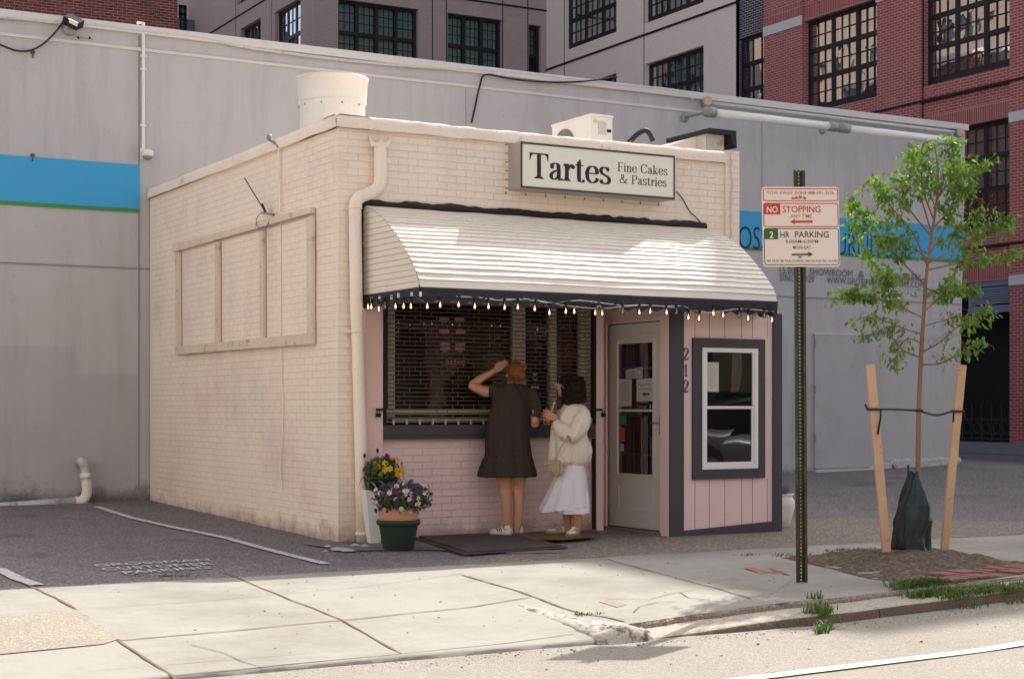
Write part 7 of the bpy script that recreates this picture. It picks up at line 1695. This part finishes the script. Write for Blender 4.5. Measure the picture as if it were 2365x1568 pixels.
dress = fuse(b, 'dress', cloth_mat('dark_brown_crepe', (.046,.032,.028), .9, 13, 220), p1, .0075, 2, disp=lambda co, n: co+n*(.009*nz((co.x*1.5, co.y*1.5, co.z*.35), 11)+.004*nz((co.x, co.y, co.z*.5), 30)))
q = MB(); q.grid(lambda u, v: Vector((q1(1172,1052).x+.2165*math.cos(2*math.pi*u)*(1+.025*math.sin(14*math.pi*u)), .157*math.sin(2*math.pi*u)*(1+.025*math.sin(14*math.pi*u)), q1(0,1052).z-.012*v)), 60, 2); q.build('ruffle_seam', M['black'], dress, local=True, fix=False)
q = MB(); q.tube(spl([tuple(q1(1186,884,-.075)), tuple(q1(1196,898,-.105)), tuple(q1(1208,920,-.130)), tuple(q1(1218,948,-.145)), tuple(q1(1224,985,-.12))], 6), .0055, 6); tag(q.build('bag_strap', M['black'], p1, local=True, smooth=True))
# hair: swept up with a clipped bun
b = MB(); hcc = hc1+Vector((.012,-.028,.020)); b.ell(hcc, (.086,.090,.094), 18, 14); b.ell(hc1+Vector((.010,-.045,-.040)), (.060,.055,.050), 14, 10); b.ell(q1(1203,866,-.05), (.045,.05,.05), 12, 8)
for t in range(10): a = t*.628; b.ell(q1(1207,847,-.08)+Vector((.024*math.cos(a), .004*math.sin(a*2), .024*math.sin(a))), (.015,.018,.015), 8, 6)
hair1 = fuse(b, 'hair', hair_mat('auburn_hair', (.11,.035,.012), (.24,.10,.035)), p1, .006, 2, disp=lambda co, n: co+n*.004*nz((co.x, co.y, co.z*.5), 40))
q = MB()
rnd = random.Random(4)
for _ in range(70):
    a = rnd.uniform(-1.5, 1.7); st = hcc+Vector((.080*math.sin(a), -.04-.03*math.cos(a), -.05+rnd.uniform(-.02,.01))); q.tube(spl([tuple(st), tuple(st+Vector((rnd.gauss(0,.01), -.01, -.025))), tuple(st+Vector((rnd.gauss(0,.02), -.012, -.05)))], 3), [.0016]*6+[.0008], 4)
q.tube(spl([tuple(hc1+R1h @ Vector(v)) for v in ((-.088,.02,.070),(-.090,.0,.04),(-.088,-.01,.0),(-.080,-.02,-.03))], 4), .004, 5); q.build('loose_strands', hair_mat('auburn_strand', (.11,.035,.012), (.24,.10,.035)), hair1, local=True)
mt1 = (shoe_w, shoe_s, stripe_k, lace); z0_ = Vector((0,0,0))
h = q1(1181,1243,-.03); shoe(p1, (h.x, -.03, 0), math.radians(148), .235, mt1); h = q1(1206,1243,.02); shoe(p1, (h.x-.01, .04, 0), math.radians(122), .235, mt1)
q = MB()
for x_, y_ in ((1172,-.01),(1193,.04)): c = q1(x_,1232,y_); q.lathe((c.x, c.y, .055), [(.036,0),(.036,.022),(.034,.03),(.033,.022)], 16, caps=(False,False))
q.build('ankle_sock', M['plastic_white'], p1, local=True, smooth=True)
# ---- person in white
G2 = PG(1318, 1246); G2.z = gh(G2.x, G2.y)+.047; F2 = depth_of(G2)
p2 = root('person', G2, 'person with long black curly hair in a cream jacket and long white skirt', 'person', 'people at the shop window', rz=-TH)
bz2 = CAM.z-G2.z
def q2(px, py, y=0.):
    f = (F2+y)/FPX; return Vector(((px-1318)*F2/FPX+(px-HX)*y/FPX, y, (HY-py)*f+bz2))
sk2 = skin_mat('olive_skin', (.46,.215,.13)); b = MB()
loft(b, dense([(*q2(1322,1090,.05), .12,.13),(*q2(1322,1040,.05), .115,.12),(*q2(1324,1000,.05), .10,.11),(*q2(1326,965,.05), .11,.13),(*q2(1322,942,.05), .09,.13),(*q2(1316,930,.05), .05,.06),(*q2(1312,915,.05), .046,.05),(*q2(1311,900,.05), .045,.05)]), 20)
limb(b, [q2(1306,1100,.12), q2(1308,1150,.12), q2(1311,1195,.12), q2(1311,1217,.12), q2(1309,1228,.12)], [.05,.05,.043,.033,.035]); limb(b, [q2(1328,1120,.02), q2(1330,1155,.01), q2(1333,1195,.0), q2(1332,1226,.0), q2(1330,1236,-.01)], [.05,.05,.045,.033,.035])
limb(b, [q2(1284,968,-.08), q2(1290,974,-.08), q2(1300,985,-.08)], [.024,.028,.032]); hand(b, q2(1283,966,-.08), (-.80,.10,.42), (-.1,-1,.1), .42, .165, side=-1, spread=.35)
limb(b, [q2(1284,975,.14), q2(1300,985,.15)], [.024,.03]); hand(b, q2(1284,974,.14), (-.85,-.2,.25), (0,.6,.8), .7, .15)
hc2 = q2(1309,893,.05); R2h = head(b, hc2, math.radians(152), .12, .98)
body2 = fuse(b, 'body', sk2, p2, .0055, 3); eyes(body2, hc2, R2h, .98)
q = MB()
def gp_(x, y, z): return hc2+R2h @ (Vector((x,y,z))*.98)
for sx_ in (-1, 1):
    q.tube([gp_(sx_*.033+.022*math.cos(t), .100, .006+.017*math.sin(t)) for t in [k*math.pi/6 for k in range(13)]], .0022, 5, caps=False); q.tube([gp_(sx_*.056,.098,.010), gp_(sx_*.078,.05,.012), gp_(sx_*.080,-.01,.010)], .0024, 5)
q.tube([gp_(-.011,.102,.010), gp_(.011,.102,.010)], .002, 5); q.build('glasses', M['plastic_white'], p2, local=True)
# hair
b = MB(); b.ell(hc2+Vector((.022,-.012,.030)), (.094,.096,.092), 18, 12); b.ell(q2(1325,895,.0), (.090,.10,.10), 16, 12); b.ell(q2(1328,915,.01), (.088,.10,.085), 14, 10); b.ell(q2(1316,925,-.035), (.055,.05,.05), 12, 8)
hair2 = fuse(b, 'hair', hair_mat('black_hair', (.008,.006,.005), (.022,.014,.010)), p2, .009, 1, disp=lambda co, n: co+n*(.016*nz(tuple(co), 22)+.007*nz(tuple(co), 60, 2)))
q = MB(); rnd = random.Random(9)
for _ in range(300):
    th = rnd.uniform(-.4, 3.9)+math.pi*.9; c0 = q2(1325,886,.02); rr_ = rnd.uniform(.062,.100); st = c0+Vector((rr_*math.cos(th), rr_*math.sin(th)*1.05, rnd.uniform(-.02,.07))); L = rnd.uniform(.10,.20)
    if st.x < hc2.x-.03 and st.y > -.06: continue
    pts = []; ph = rnd.uniform(0,6.28); am = rnd.uniform(.007,.018)
    for i in range(9):
        t = i/8; zz = st.z-L*t; pts.append(Vector((st.x+.015*t*math.cos(th)+am*math.cos(ph+t*13), st.y+.015*t*math.sin(th)+am*math.sin(ph+t*13), max(zz, q2(0,943).z+rnd.uniform(-.01,.02)))))
    q.tube(pts, [.0050]*3+[.0044]*3+[.003,.002,.001], 5)
q.build('curls', hair_mat('black_curls', (.008,.006,.005), (.028,.018,.012)), hair2, local=True, smooth=True)
# jacket
jm = cloth_mat('cream_textured_cotton', (.66,.59,.50), .9, 16, 120, var=.15)
def foldj(a, t): return .035*math.sin(a*6+t*4)+.03*math.sin(a*11+2*t)
b = MB(); loft(b, dense([(*q2(1312,1073,.04), .165,.14),(*q2(1314,1062,.04), .19,.16),(*q2(1316,1036,.04), .192,.165),(*q2(1313,1005,.04), .165,.15),(*q2(1318,975,.04), .165,.155),(*q2(1325,952,.04), .145,.15),(*q2(1325,938,.04), .10,.12),(*q2(1322,929,.04), .055,.07)], 6), 56, foldj)
limb(b, [q2(1343,950,-.05), q2(1343,972,-.10), q2(1330,998,-.13), q2(1314,1008,-.14)], [.072,.084,.080,.072], 16); limb(b, [q2(1316,1006,-.14), q2(1302,996,-.12), q2(1290,984,-.10), q2(1284,973,-.085)], [.072,.074,.060,.038], 16)
limb(b, [q2(1310,950,.16), q2(1300,975,.18), q2(1290,985,.16)], [.06,.06,.04], 12)
def jd(co, n): return co+n*(.009*nz((co.x*1.2, co.y, co.z*.7), 11)+.004*nz(tuple(co), 34)+.0025*nz(tuple(co), 90))
jacket = fuse(b, 'jacket', jm, p2, .0075, 1, disp=jd)
# skirt with sheer overlay
sm_ = cloth_mat('white_cotton_skirt', (.84,.81,.84), .5, 9, 300, var=.03)
def folds_(a, t): return (1-t)*(.05*math.sin(a*6+1)+.035*math.sin(a*11))+.01*math.sin(a*5)
b = MB(); loft(b, dense([(*q2(1322,1186,.04), .150,.15),(*q2(1323,1150,.04), .140,.14),(*q2(1322,1120,.04), .125,.13),(*q2(1322,1090,.04), .115,.125),(*q2(1322,1062,.04), .105,.115)], 6), 60, folds_); skirt = fuse(b, 'skirt', sm_, p2, .0075, 1)
mS = bpy.data.materials.new('sheer_white_voile'); mS.use_nodes = True; n = mS.node_tree; pb = n.nodes['Principled BSDF']; pb.inputs['Base Color'].default_value = (.82,.77,.82,1); pb.inputs['Roughness'].default_value = .9; tb = node(n, 'ShaderNodeBsdfTransparent'); mx = node(n, 'ShaderNodeMixShader'); mx.inputs[0].default_value = .72; lnk(n, tb.outputs[0], mx.inputs[1]); lnk(n, pb.outputs[0], mx.inputs[2]); lnk(n, mx.outputs[0], n.nodes['Material Output'].inputs[0])
q = MB()
def ov(u, v):
    a = 2*math.pi*u; hw = .115+.115*v**1.1; hd = .125+.075*v; f = 1+(v)*(.06*math.sin(a*7+.5)+.035*math.sin(a*12)); c = q2(1321-19*v**1.2, 0, .04); z = q2(0,1066).z+(q2(0,1179).z-q2(0,1066).z)*v+.012*math.sin(a*3)*v+.02*v*math.cos(a+.4)*0
    return Vector((c.x+hw*f*math.cos(a), .04+hd*f*math.sin(a), z+(.035*v if math.cos(a) > .5 else 0)))
q.grid(ov, 100, 14); q.build('sheer_overskirt', mS, skirt, local=True, smooth=True, fix=False)
mt2 = (mat('cream_trainer', (.50,.44,.38), .6, .08, 20, bump=.05), gum, stripe_b, lace)
shoe(p2, (q2(1319,0,.13).x, .13, 0), math.radians(172), .235, mt2); shoe(p2, (q2(1334,0,.0).x, .045, 0), math.radians(247), .235, (shoe_w, gum, stripe_b, lace))
# what they hold
gl = root('drinking_glass', G2+Vector((0,0,0)), 'small glass of pale drink with a white straw held by the person in white', 'glass', rz=-TH)
c = q2(1266,968,-.05); q = MB(); q.lathe((c.x, c.y, c.z-.035), [(.024,0),(.030,.005),(.033,.075),(.0315,.075),(.028,.008)], 18, caps=(True,False)); q.build('tumbler', glass_mat('tumbler_glass', tint=(.85,.85,.8)), gl, local=True, smooth=True)
q = MB(); q.lathe((c.x, c.y, c.z-.030), [(.026,0),(.029,.040)], 16); q.build('drink', mat('pale_yellow_drink', (.42,.38,.14), .3, bump=0), gl, local=True)
q = MB(); q.tube([q2(1269,965,-.05), q2(1281,926,-.05)], .0035, 6); q.build('straw', M['plastic_white'], gl, local=True)
hb = root('handbag', G2, 'small cream crochet drawstring bag hanging at the hip of the person in white', 'bag', rz=-TH)
q = MB(); loft(q, dense([(*q2(1285,1100,-.10), .02,.03),(*q2(1283,1095,-.10), .045,.04),(*q2(1281,1084,-.10), .062,.05),(*q2(1281,1074,-.10), .055,.045),(*q2(1281,1067,-.10), .06,.045),(*q2(1281,1063,-.10), .055,.04)], 4), 28, lambda a, t: .05*math.sin(a*6))
fuse(q, 'pouch', cloth_mat('straw_crochet', (.42,.33,.20), 1., 40, 90, var=.2), hb, .006, 1, disp=lambda co, n: co+n*.004*nz(tuple(co), 70)); q = MB()
q.tube(spl([tuple(q2(1294,1070,-.15)), tuple(q2(1298,1079,-.15)), tuple(q2(1295,1090,-.15)), tuple(q2(1289,1088,-.15)), tuple(q2(1290,1076,-.15))], 4), .006, 6); q.tube([q2(1281,1069,-.12), q2(1264,1070,-.13), q2(1256,1071,-.13)], .007, 6); q.tube([q2(1281,1062,-.1), q2(1296,1030,-.15), q2(1318,1008,-.2)], .005, 5); q.build('cord', mat('cord_cream', (.50,.42,.30), .8, bump=0), hb, local=True)
